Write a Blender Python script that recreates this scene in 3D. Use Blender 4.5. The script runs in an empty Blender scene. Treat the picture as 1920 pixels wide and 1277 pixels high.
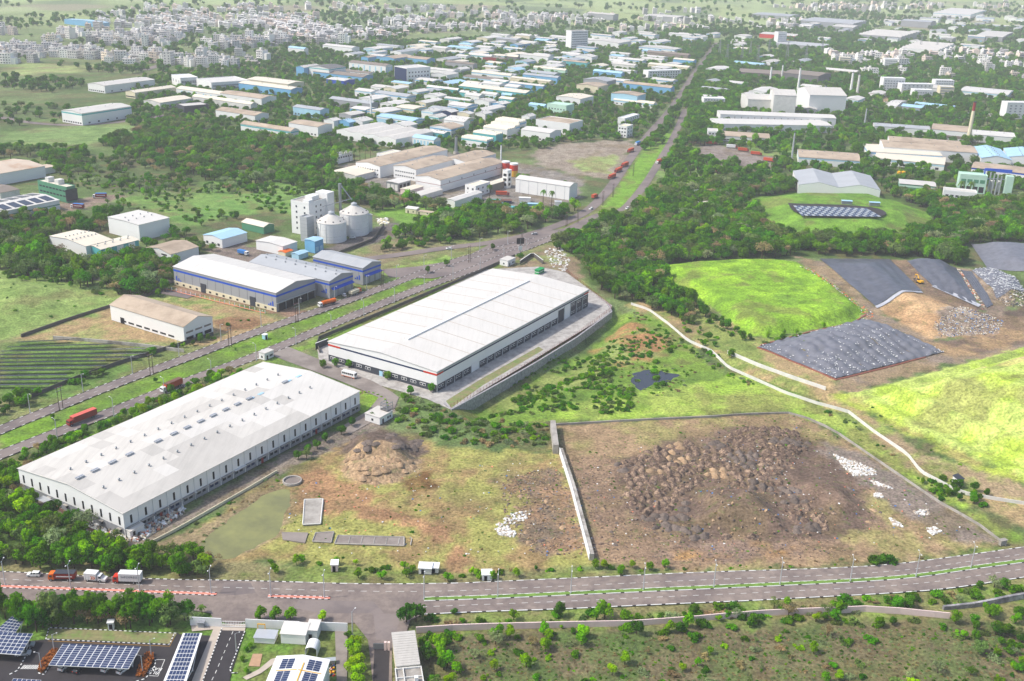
import bpy, math, random
import numpy as np
R = math.radians
rnd = random.Random(7)
S = bpy.context.scene
C = S.collection
# ---------------------------------------------------------------- camera, sky, sun, exposure
CAM_H, F, CX, CY = 200.0, 2000.0, 960.0, 638.5        # survey frame: 1920 x 1277
PITCH, ROLL = R(21.1), R(1.85)
_f = np.array([0, math.cos(PITCH), -math.sin(PITCH)])
_u0 = np.array([0, math.sin(PITCH), math.cos(PITCH)])
_r0 = np.array([1.0, 0, 0])
_r = math.cos(ROLL) * _r0 + math.sin(ROLL) * _u0
_u = -math.sin(ROLL) * _r0 + math.cos(ROLL) * _u0
cam_d = bpy.data.cameras.new('camera')
cam = bpy.data.objects.new('camera', cam_d); C.objects.link(cam)
from mathutils import Matrix, Vector
cam.matrix_world = Matrix(((_r[0], _u[0], -_f[0], 0), (_r[1], _u[1], -_f[1], 0), (_r[2], _u[2], -_f[2], CAM_H), (0, 0, 0, 1)))
cam_d.sensor_width = 36; cam_d.lens = F / 1920 * 36
cam_d.clip_start = 1; cam_d.clip_end = 40000
S.camera = cam
SUN_EL, TO_SUN = R(50), (-0.985, -0.17)
W = bpy.data.worlds.new('World'); S.world = W; W.use_nodes = True
nt = W.node_tree
sky = nt.nodes.new('ShaderNodeTexSky'); sky.sky_type = 'NISHITA'; sky.sun_disc = False
sky.sun_elevation = SUN_EL; sky.sun_rotation = math.atan2(TO_SUN[0], TO_SUN[1])
sky.altitude = 500; sky.air_density = 1.0; sky.dust_density = 4.0; sky.ozone_density = 1.0
bg = nt.nodes['Background']; bg.inputs[1].default_value = 0.15
nt.links.new(sky.outputs[0], bg.inputs[0])
sun_d = bpy.data.lights.new('sun', 'SUN'); sun_d.energy = 2.75; sun_d.angle = R(2); sun_d.color = (1, 0.95, 0.87)
sun = bpy.data.objects.new('sun', sun_d); C.objects.link(sun)
_d = Vector((TO_SUN[0] * math.cos(SUN_EL), TO_SUN[1] * math.cos(SUN_EL), math.sin(SUN_EL))).normalized()
sun.rotation_euler = _d.to_track_quat('Z', 'Y').to_euler(); sun.location = (-300, 100, 500)
S.view_settings.view_transform = 'Standard'; S.view_settings.look = 'None'
S.view_settings.exposure = 0.5; S.view_settings.gamma = 1; S.view_settings.use_curve_mapping = False
S.cycles.max_bounces = 5; S.cycles.diffuse_bounces = 2; S.cycles.glossy_bounces = 2; S.cycles.transmission_bounces = 3
S.cycles.volume_bounces = 0; S.cycles.transparent_max_bounces = 4; S.cycles.caustics_reflective = False; S.cycles.caustics_refractive = False
S.cycles.use_denoising = True

# ---------------------------------------------------------------- helpers
def G(u, v, z=0.0):
    d = _r * (u - CX) / F - _u * (v - CY) / F + _f
    t = (z - CAM_H) / d[2]
    return np.array([d[0] * t, d[1] * t])
def GP(pts, z=0.0): return np.array([G(u, v, z) for u, v in pts])
def PX(x, y, z=0.0):
    X = np.array([x, y, z - CAM_H]); w = X @ _f
    return CX + F * (X @ _r) / w, CY - F * (X @ _u) / w
def flat(*a): return [(a[i], a[i + 1]) for i in range(0, len(a), 2)]
def inside(poly, x, y):
    r = np.zeros(x.shape, bool); n = len(poly)
    for i in range(n):
        x1, y1 = poly[i]; x2, y2 = poly[(i + 1) % n]
        if y1 == y2: continue
        c = ((y1 > y) != (y2 > y)) & (x < (x2 - x1) * (y - y1) / (y2 - y1) + x1)
        r ^= c
    return r
def sdist(poly, x, y):          # signed distance, positive inside
    d = np.full(x.shape, 1e9); n = len(poly)
    for i in range(n):
        a = poly[i]; b = poly[(i + 1) % n]; ab = b - a
        t = np.clip(((x - a[0]) * ab[0] + (y - a[1]) * ab[1]) / max(ab @ ab, 1e-9), 0, 1)
        d = np.minimum(d, np.hypot(x - a[0] - t * ab[0], y - a[1] - t * ab[1]))
    return np.where(inside(poly, x, y), d, -d)
_ng = np.random.default_rng(3).random((256, 256))
def vnoise(x, y, s):
    x = x / s; y = y / s
    xi = np.floor(x).astype(int); yi = np.floor(y).astype(int); fx = x - xi; fy = y - yi
    fx = fx * fx * (3 - 2 * fx); fy = fy * fy * (3 - 2 * fy)
    g = lambda a, b: _ng[a % 256, b % 256]
    return (g(xi, yi) * (1 - fx) + g(xi + 1, yi) * fx) * (1 - fy) + (g(xi, yi + 1) * (1 - fx) + g(xi + 1, yi + 1) * fx) * fy
def fbm(x, y, s): return (vnoise(x, y, s) + .5 * vnoise(x + 71, y + 13, s / 2.1) + .25 * vnoise(x + 5, y + 97, s / 4.3)) / 1.75
def lin(h):
    h = h.lstrip('#'); o = []
    for i in (0, 2, 4):
        c = int(h[i:i + 2], 16) / 255
        o.append(c / 12.92 if c <= .04045 else ((c + .055) / 1.055) ** 2.4)
    return tuple(o)
def tag(o, label=None, cat=None, group=None, kind=None):
    if label: o['label'] = label
    if cat: o['category'] = cat
    if group: o['group'] = group
    if kind: o['kind'] = kind
    return o
def empty(name, loc, rz=0, label=None, cat=None, group=None):
    o = bpy.data.objects.new(name, None); C.objects.link(o); o.empty_display_size = .5
    o.location = loc; o.rotation_euler = (0, 0, rz)
    return tag(o, label, cat, group)
M = {}
def mat(name, col, rough=.8, var=.12, scale=.15, spec=.2, metal=0, obj=False, bump=0, detail=5, hue=0, col2=None, c2=(.45, .6), s2=None, streak=False):
    """procedural paint: base colour, two noise scales of wear, optional per-copy tint, optional second colour in patches"""
    m = bpy.data.materials.new(name); m.use_nodes = True; t = m.node_tree; n = t.nodes; L = t.links
    b = n['Principled BSDF']; b.inputs['Roughness'].default_value = rough; b.inputs['Metallic'].default_value = metal
    b.inputs['Specular IOR Level'].default_value = spec
    if isinstance(col, str): col = lin(col)
    if isinstance(col2, str): col2 = lin(col2)
    geo = n.new('ShaderNodeNewGeometry')
    no = n.new('ShaderNodeTexNoise'); no.inputs['Scale'].default_value = scale; no.inputs['Detail'].default_value = detail
    no.inputs['Roughness'].default_value = .65
    L.new(geo.outputs['Position'], no.inputs['Vector'])
    mr = n.new('ShaderNodeMapRange'); mr.inputs[1].default_value = .25; mr.inputs[2].default_value = .75
    mr.inputs[3].default_value = 1 - var; mr.inputs[4].default_value = 1 + var
    L.new(no.outputs[0], mr.inputs[0])
    base = n.new('ShaderNodeRGB'); base.outputs[0].default_value = (*col, 1); cur = base.outputs[0]
    if col2:
        n2 = n.new('ShaderNodeTexNoise'); n2.inputs['Scale'].default_value = s2 or scale * .4; n2.inputs['Detail'].default_value = 6; n2.inputs['Roughness'].default_value = .7
        if streak:                       # rain runs down the slopes of roofs laid on the estate's grid
            mp = n.new('ShaderNodeMapping'); mp.vector_type = 'POINT'; mp.inputs['Rotation'].default_value = (0, 0, R(-59)); mp.inputs['Scale'].default_value = (1, .07, .07)
            L.new(geo.outputs['Position'], mp.inputs['Vector']); L.new(mp.outputs[0], n2.inputs['Vector'])
        else: L.new(geo.outputs['Position'], n2.inputs['Vector'])
        r2 = n.new('ShaderNodeMapRange'); r2.inputs[1].default_value = c2[0]; r2.inputs[2].default_value = c2[1]
        L.new(n2.outputs[0], r2.inputs[0])
        mx = n.new('ShaderNodeMix'); mx.data_type = 'RGBA'; L.new(r2.outputs[0], mx.inputs[0]); L.new(cur, mx.inputs[6]); mx.inputs[7].default_value = (*col2, 1); cur = mx.outputs[2]
    if obj:
        oi = n.new('ShaderNodeObjectInfo'); hs = n.new('ShaderNodeHueSaturation')
        a = n.new('ShaderNodeMapRange'); a.inputs[3].default_value = 1 - obj; a.inputs[4].default_value = 1 + obj
        L.new(oi.outputs['Random'], a.inputs[0]); L.new(a.outputs[0], hs.inputs['Value'])
        if hue:
            ml = n.new('ShaderNodeMath'); ml.operation = 'MULTIPLY'; ml.inputs[1].default_value = 7.31; L.new(oi.outputs['Random'], ml.inputs[0])
            fr = n.new('ShaderNodeMath'); fr.operation = 'FRACT'; L.new(ml.outputs[0], fr.inputs[0])
            h2 = n.new('ShaderNodeMapRange'); h2.inputs[3].default_value = .5 - hue; h2.inputs[4].default_value = .5 + hue
            L.new(fr.outputs[0], h2.inputs[0]); L.new(h2.outputs[0], hs.inputs['Hue'])
        L.new(cur, hs.inputs['Color']); cur = hs.outputs[0]
    mu = n.new('ShaderNodeMix'); mu.data_type = 'RGBA'; mu.blend_type = 'MULTIPLY'; mu.inputs[0].default_value = 1
    L.new(cur, mu.inputs[6]); L.new(mr.outputs[0], mu.inputs[7]); L.new(mu.outputs[2], b.inputs['Base Color'])
    if bump:
        bp = n.new('ShaderNodeBump'); bp.inputs['Strength'].default_value = min(1, bump); bp.inputs['Distance'].default_value = max(1, bump) * .3
        L.new(no.outputs[0], bp.inputs['Height']); L.new(bp.outputs[0], b.inputs['Normal'])
    M[name] = m
    return m
class MB:
    def __init__(s): s.v = []; s.f = []; s.m = []
    def face(s, pts, mi=0):
        k = len(s.v); s.v += [tuple(map(float, p)) for p in pts]; s.f.append(tuple(range(k, k + len(pts)))); s.m.append(mi)
    def box(s, x0, x1, y0, y1, z0, z1, mi=0):
        k = len(s.v)
        s.v += [(x0, y0, z0), (x1, y0, z0), (x1, y1, z0), (x0, y1, z0), (x0, y0, z1), (x1, y0, z1), (x1, y1, z1), (x0, y1, z1)]
        for q in ((0, 3, 2, 1), (4, 5, 6, 7), (0, 1, 5, 4), (1, 2, 6, 5), (2, 3, 7, 6), (3, 0, 4, 7)):
            s.f.append(tuple(k + i for i in q)); s.m.append(mi)
        return s
    def prism(s, pts, z0, z1, mi=0, mt=None):     # ccw outline extruded
        n = len(pts); k = len(s.v)
        z0 = [z0] * n if np.isscalar(z0) else z0; z1 = [z1] * n if np.isscalar(z1) else z1
        s.v += [(float(p[0]), float(p[1]), float(z0[i])) for i, p in enumerate(pts)] + [(float(p[0]), float(p[1]), float(z1[i])) for i, p in enumerate(pts)]
        for i in range(n):
            j = (i + 1) % n; s.f.append((k + i, k + j, k + n + j, k + n + i)); s.m.append(mi)
        s.f.append(tuple(range(k + n, k + 2 * n))); s.m.append(mi if mt is None else mt)
        s.f.append(tuple(range(k + n - 1, k - 1, -1))); s.m.append(mi)
        return s
    def cyl(s, cx, cy, z0, z1, r0, r1=None, n=10, mi=0, cap=True):
        r1 = r0 if r1 is None else r1; k = len(s.v)
        for z, r in ((z0, r0), (z1, r1)):
            s.v += [(cx + r * math.cos(6.2832 * i / n), cy + r * math.sin(6.2832 * i / n), z) for i in range(n)]
        for i in range(n):
            j = (i + 1) % n; s.f.append((k + i, k + j, k + n + j, k + n + i)); s.m.append(mi)
        if cap: s.f.append(tuple(range(k + n, k + 2 * n))); s.m.append(mi)
        return s
    def bar(s, a, b, w, mi=0, n=4):               # straight bar between two points
        a = Vector(a); b = Vector(b); d = (b - a).normalized()
        t = d.orthogonal().normalized(); q = d.cross(t); k = len(s.v)
        for p in (a, b):
            for i in range(n):
                an = 6.2832 * (i + .5) / n; s.v.append(tuple(p + (t * math.cos(an) + q * math.sin(an)) * w * .7))
        for i in range(n):
            j = (i + 1) % n; s.f.append((k + i, k + j, k + n + j, k + n + i)); s.m.append(mi)
        s.f.append(tuple(range(k + n, k + 2 * n))); s.m.append(mi); s.f.append(tuple(range(k + n - 1, k - 1, -1))); s.m.append(mi)
        return s
    def mesh(s, name, mats, smooth=False):
        me = bpy.data.meshes.new(name); me.from_pydata(s.v, [], s.f)
        mats = mats if isinstance(mats, (list, tuple)) else [mats]
        for m in mats: me.materials.append(M[m] if isinstance(m, str) else m)
        if len(mats) > 1: me.polygons.foreach_set('material_index', s.m)
        if smooth: me.polygons.foreach_set('use_smooth', [True] * len(s.f))
        me.update(); return me
    def build(s, name, mats, parent=None, loc=(0, 0, 0), rz=0, smooth=False):
        return link(name, s.mesh(name, mats, smooth), parent, loc, rz)
def link(name, me, parent=None, loc=(0, 0, 0), rz=0, sc=None):
    o = bpy.data.objects.new(name, me); C.objects.link(o); o.location = loc; o.rotation_euler = (0, 0, rz)
    if sc is not None: o.scale = sc if hasattr(sc, '__len__') else (sc, sc, sc)
    if parent is not None: o.parent = parent
    return o
_ub = {}
def ubox(m):
    if m not in _ub: _ub[m] = MB().box(-.5, .5, -.5, .5, -.5, .5).mesh('piece_' + m, m)
    return _ub[m]
def piece(name, m, parent, x0, x1, y0, y1, z0, z1):
    return link(name, ubox(m), parent, ((x0 + x1) / 2, (y0 + y1) / 2, (z0 + z1) / 2), 0, (x1 - x0, y1 - y0, z1 - z0))
def dup(o, loc=None, rz=None, sc=None, label=None, group=None, parent=None):
    c = o.copy(); C.objects.link(c); c.parent = parent
    if loc is not None: c.location = loc
    if rz is not None: c.rotation_euler[2] = rz
    if sc is not None: c.scale = sc if hasattr(sc, '__len__') else (sc, sc, sc)
    if label: c['label'] = label
    if group: c['group'] = group
    for ch in kids.get(o.name, []): dup(ch, parent=c)
    return c
kids = {}
def proto(root):                 # remember a prototype's children for dup()
    def walk(o):
        kids[o.name] = [c for c in C.objects if c.parent == o]
        for c in kids[o.name]: walk(c)
    walk(root); return root
# ---------------------------------------------------------------- materials
mat('white_sheet', (.80, .80, .78), .55, .04, .08, .3); mat('white_paint', (.78, .78, .76), .7, .06, .3); mat('dirty_white', (.66, .65, .61), .8, .15, .25)
mat('roof_white', (.645, .62, .57), .5, .06, .05, .3, col2=(.56, .54, .49), c2=(.48, .8), s2=.7, streak=True); mat('roof_pale', (.60, .573, .52), .55, .06, .07, .3, col2=(.5, .475, .43), c2=(.45, .75), s2=.7, streak=True); mat('roof_grey', (.515, .49, .445), .55, .07, .08, .3, col2=(.44, .42, .38), c2=(.45, .75), s2=.7, streak=True)
mat('roof_beige', '#b7a691', .7, .1, .08, col2='#a08f7c', s2=.05); mat('roof_cream', '#d9d0bd', .7, .08, .1); mat('roof_steel', '#a9acae', .5, .1, .1, .4)
mat('roof_brown', '#857a70', .7, .12, .1); mat('roof_dark', '#6b6a69', .7, .12, .1); mat('roof_rust', '#c3b3a0', .7, .12, .05, col2='#a9794f', c2=(.5, .7), s2=.03)
mat('roof_blue', '#a4c9de', .55, .1, .1, .3); mat('sheet_grey', '#9b9da0', .55, .05, .1, .3); mat('sheet_mauve', '#958f94', .6, .05, .1, .3)
mat('blue_paint', '#0b4fc0', .5, .06, .3, .3); mat('blue_sheet', '#6fabd2', .55, .08, .2, .3); mat('sky_sheet', '#a3cde0', .55, .08, .2, .3); mat('teal_sheet', '#55adb0', .55, .08, .2, .3)
mat('navy', '#122a52', .5, .05, .3, .3); mat('charcoal', '#3c4048', .6, .06, .3, .3); mat('red_paint', '#c8361f', .55, .08, .3, .3); mat('green_paint', '#12924a', .5, .06, .3, .3)
mat('green_sheet', '#4f8a6b', .6, .08, .2, .3); mat('mint_paint', '#b9d8c5', .7, .06, .2); mat('cream_paint', '#dcd2b4', .75, .1, .2); mat('yellow_paint', '#e2a91c', .55, .08, .3, .3)
mat('orange_paint', '#dd6a22', .6, .1, .3); mat('pink_paint', '#e2cac4', .8, .08, .3); mat('salmon', '#d9886c', .75, .1, .3); mat('maroon', '#8c2a22', .55, .1, .3, .3)
mat('dark_void', (.012, .012, .014), .9, .1, .3); mat('glass', (.03, .04, .05), .12, .1, .5, .5); mat('metal', '#8f9496', .4, .1, .5, .5, .4); mat('galv', '#b5babc', .45, .1, .4, .5, .3)
mat('black_rubber', (.02, .02, .02), .8, .1, 1); mat('black_paint', (.025, .025, .028), .4, .1, .5, .4); mat('silver', '#c2c5c8', .35, .05, .5, .5, .3)
mat('concrete', '#a9a49c', .9, .12, .5, col2='#8f8a82', s2=.1); mat('concrete_wall', '#b3aea5', .9, .18, .4, col2='#857f77', s2=.15); mat('dark_wall', '#5d5a55', .9, .2, .4)
mat('lower_wall', '#8f9296', .85, .15, .3); mat('stone_wall', '#9a979a', .95, .45, .9, bump=.6, detail=3); mat('rough_stone', '#7f7d80', .95, .4, .6, bump=.8, col2='#a9a7a6')
mat('asphalt', '#766b66', .9, .22, .5, col2='#92857b', c2=(.4, .68), s2=.09); mat('asphalt_far', '#857a75', .9, .2, .12, col2='#6d6462', s2=.06); mat('asphalt_dark', '#3a3739', .85, .15, .3)
mat('paver', '#b0aca6', .9, .22, .5, col2='#96918c', s2=.2); mat('pave_plain', '#8f867f', .9, .12, .2, col2='#7c736d', s2=.08)
mat('line_white', (.72, .72, .68), .7, .15, .6); mat('line_yellow', '#b98a2c', .7, .15, .6); mat('kerb_white', (.7, .7, .67), .8, .15, .5); mat('kerb_black', (.05, .05, .05), .8, .1, .5); mat('kerb_red', '#d98a78', .8, .15, .4)
mat('bark', '#4c4034', .95, .2, 1); mat('solar', (.028, .045, .11), .15, .12, .12, .6); mat('solar_dark', (.02, .025, .045), .18, .1, .2, .6)
mat('container_red', '#9b3f31', .65, .12, .3); mat('container_orange', '#c0502e', .65, .12, .3); mat('container_top', '#d7665a', .65, .12, .3); mat('tarp_brown', '#6f5249', .9, .2, .5)
mat('tile_blue', '#3f7fc2', .6, .1, .3)
mat('heap_dark', '#63534a', .98, .5, 2.2, .1, bump=1, obj=.3, detail=5, col2='#9c8671', s2=.8); mat('heap_tan', '#a58a6d', .98, .4, 1.4, .1, bump=1, obj=.2, detail=4, col2='#a78f73', s2=.5); mat('heap_grey', '#6f645c', .98, .4, 1.4, .1, bump=1, obj=.2, detail=4)
mat('gravel', '#87825c', .95, .35, 1.0, bump=.4, col2='#6f8248', s2=.25)
# ---------------------------------------------------------------- terrain
# (outline, height, ramp width)
MOUNDS = [
 (flat(1222,505,1300,494,1440,490,1505,497,1560,530,1625,583,1605,603,1500,622,1440,634,1395,625,1340,580,1270,545), 5.0, 10, 0),   # grass capped cell
 (flat(1592,738,1700,712,1960,640,2100,640,2200,900,1960,915,1830,860,1700,800), 19, 46, 0),        # big lime mound, right
 (flat(1405,372,1480,362,1640,364,1740,398,1748,425,1680,442,1560,446,1470,440,1425,410), 7, 30, 0),   # solar mound
 (flat(1418,655,1500,628,1622,598,1700,622,1772,662,1660,692,1565,712), 4, 20, 0),                 # lined cell with bags
 (flat(1455,648,1540,622,1612,604,1712,640,1650,662,1585,682), 2.0, 7, 1),
 (flat(1530,492,1668,484,1745,552,1880,600,1870,625,1740,640,1640,574), 6, 30, 1),                    # soil heap under the liners
 (flat(1668,484,1780,492,1800,505,1850,575,1760,545), 6, 18, 1),
 (flat(1800,505,1860,505,1930,530,1930,570,1870,560,1850,575), 5, 15, 1),
 (flat(1816,456,2000,465,2000,540,1930,530,1850,500), 7, 20, 0),
 (flat(-100,600,-100,505,60,505,150,520,260,530,120,590,20,630), 7, 60, 0),                            # grass hill, left
 (flat(640,865,650,820,700,808,760,820,790,845,770,870,720,880), 4.0, 9, 1),                              # dark soil heap
 (flat(643,890,640,860,660,845,720,842,775,855,785,880,740,903,680,905), 3.2, 7, 1),                   # tan soil heap
 (flat(1290,920,1360,910,1440,925,1490,985,1480,1003,1330,1003,1296,970), 5.5, 12, 1),                  # big brown heap
 (flat(1490,905,1560,895,1600,920,1635,965,1560,975,1500,940), 3.5, 10, 1),
 (flat(1360,800,1440,795,1500,815,1530,850,1480,870,1400,850), 2.0, 10, 1),
]
DIPS = [(flat(855,790,830,740,1000,660,1120,580,1150,560,1205,590,1170,640,1120,700,1000,765,905,795), -6.0, 16),
        (flat(1300,630,1365,668,1460,712,1560,742,1590,765,1470,728,1362,685), -3.0, 5)]
PONDS = [(GP(flat(360,1032,395,990,440,954,490,922,545,906,552,922,545,965,530,1005,512,1018,470,1036,440,1052,395,1050)), -.9, 5), (GP(flat(1176,695,1215,684,1250,690,1288,701,1265,716,1225,722,1202,731,1178,716)), -1.0, 5)]
MW = [(GP(p), z, r, k) for p, z, r, k in MOUNDS]; DW = [(GP(p), z, r) for p, z, r in DIPS]
def height(x, y):
    x = np.atleast_1d(np.asarray(x, float)); y = np.atleast_1d(np.asarray(y, float))
    h = -.05 - .3 * vnoise(x, y, 9.0)
    for P, z, r in DW:
        lo = P.min(0) - 1; hi = P.max(0) + 1
        k = (x > lo[0]) & (x < hi[0]) & (y > lo[1]) & (y < hi[1])
        if k.any():
            d = np.clip(sdist(P, x[k], y[k]) / r, 0, 1); h[k] += z * d * d * (3 - 2 * d)
    for P, z, r in PONDS:
        k = (x > P[:, 0].min()) & (x < P[:, 0].max()) & (y > P[:, 1].min()) & (y < P[:, 1].max())
        if k.any(): d = np.clip((sdist(P, x[k], y[k]) + (fbm(x[k], y[k], 7.) - .5) * 7) / r, 0, 1); h[k] += z * d
    for P, z, r, rough in MW:
        lo = P.min(0) - 1; hi = P.max(0) + 1
        k = (x > lo[0]) & (x < hi[0]) & (y > lo[1]) & (y < hi[1])
        if k.any():
            d = np.clip(sdist(P, x[k], y[k]) / r, 0, 1); s = d * d * (3 - 2 * d)
            n = (.75 + .5 * fbm(x[k], y[k], 6.0)) if rough else (.9 + .2 * fbm(x[k], y[k], 30.0))
            if z > 10: s = np.clip(s + .06 * np.sin(d * 22), 0, 1)
            h[k] += z * s * n
    return h
def spaced(dense0, dense1, step, lo, hi, grow):
    a = list(np.arange(dense0, dense1 + .01, step)); s = step
    while a[-1] < hi: s *= grow; a.append(a[-1] + s)
    s = step
    while a[0] > lo: s *= grow; a.insert(0, a[0] - s)
    return np.array(a)
gx = spaced(-205, 330, 2.0, -9000, 9000, 1.035); gy = spaced(240, 800, 2.0, -600, 15000, 1.018)
X, Y = np.meshgrid(gx, gy); Zt = height(X.ravel(), Y.ravel()).reshape(X.shape)
far = np.clip((Y - 2500) / 6000, 0, 1)
Zt = Zt + far * 30 * (fbm(X, Y, 1500.) - .45)
x, y = X.ravel(), Y.ravel()
def mixc(c, col, a): return c + (np.asarray(col) - c) * a[:, None]
n1 = fbm(x, y, 40.); n2 = fbm(x + 400, y, 12.); n3 = fbm(x, y + 900, 140.)
col = np.tile(np.array(lin('#5a6b43')), (len(x), 1))
col = mixc(col, lin('#77875a'), np.clip((n1 - .45) * 5, 0, 1)); col = mixc(col, lin('#6f6450'), np.clip((n2 - .6) * 6, 0, .7))
# far farmland: broad fields
fa = np.clip((y - 1500) / 900, 0, 1)
cell = vnoise(np.floor(x / 130 + n3 * 2) * 57.1, np.floor(y / 210 + n3) * 31.7, 1.0)
fc = np.where(cell[:, None] < .35, lin('#8b9a6c'), np.where(cell[:, None] < .6, lin('#a3b07c'), np.where(cell[:, None] < .8, lin('#7a8a66'), lin('#9d9a80'))))
col = col * (1 - fa[:, None]) + fc * fa[:, None]
col = mixc(col, lin('#b0bf8c'), np.clip((n3 - .5) * 4, 0, .8) * fa)
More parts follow.
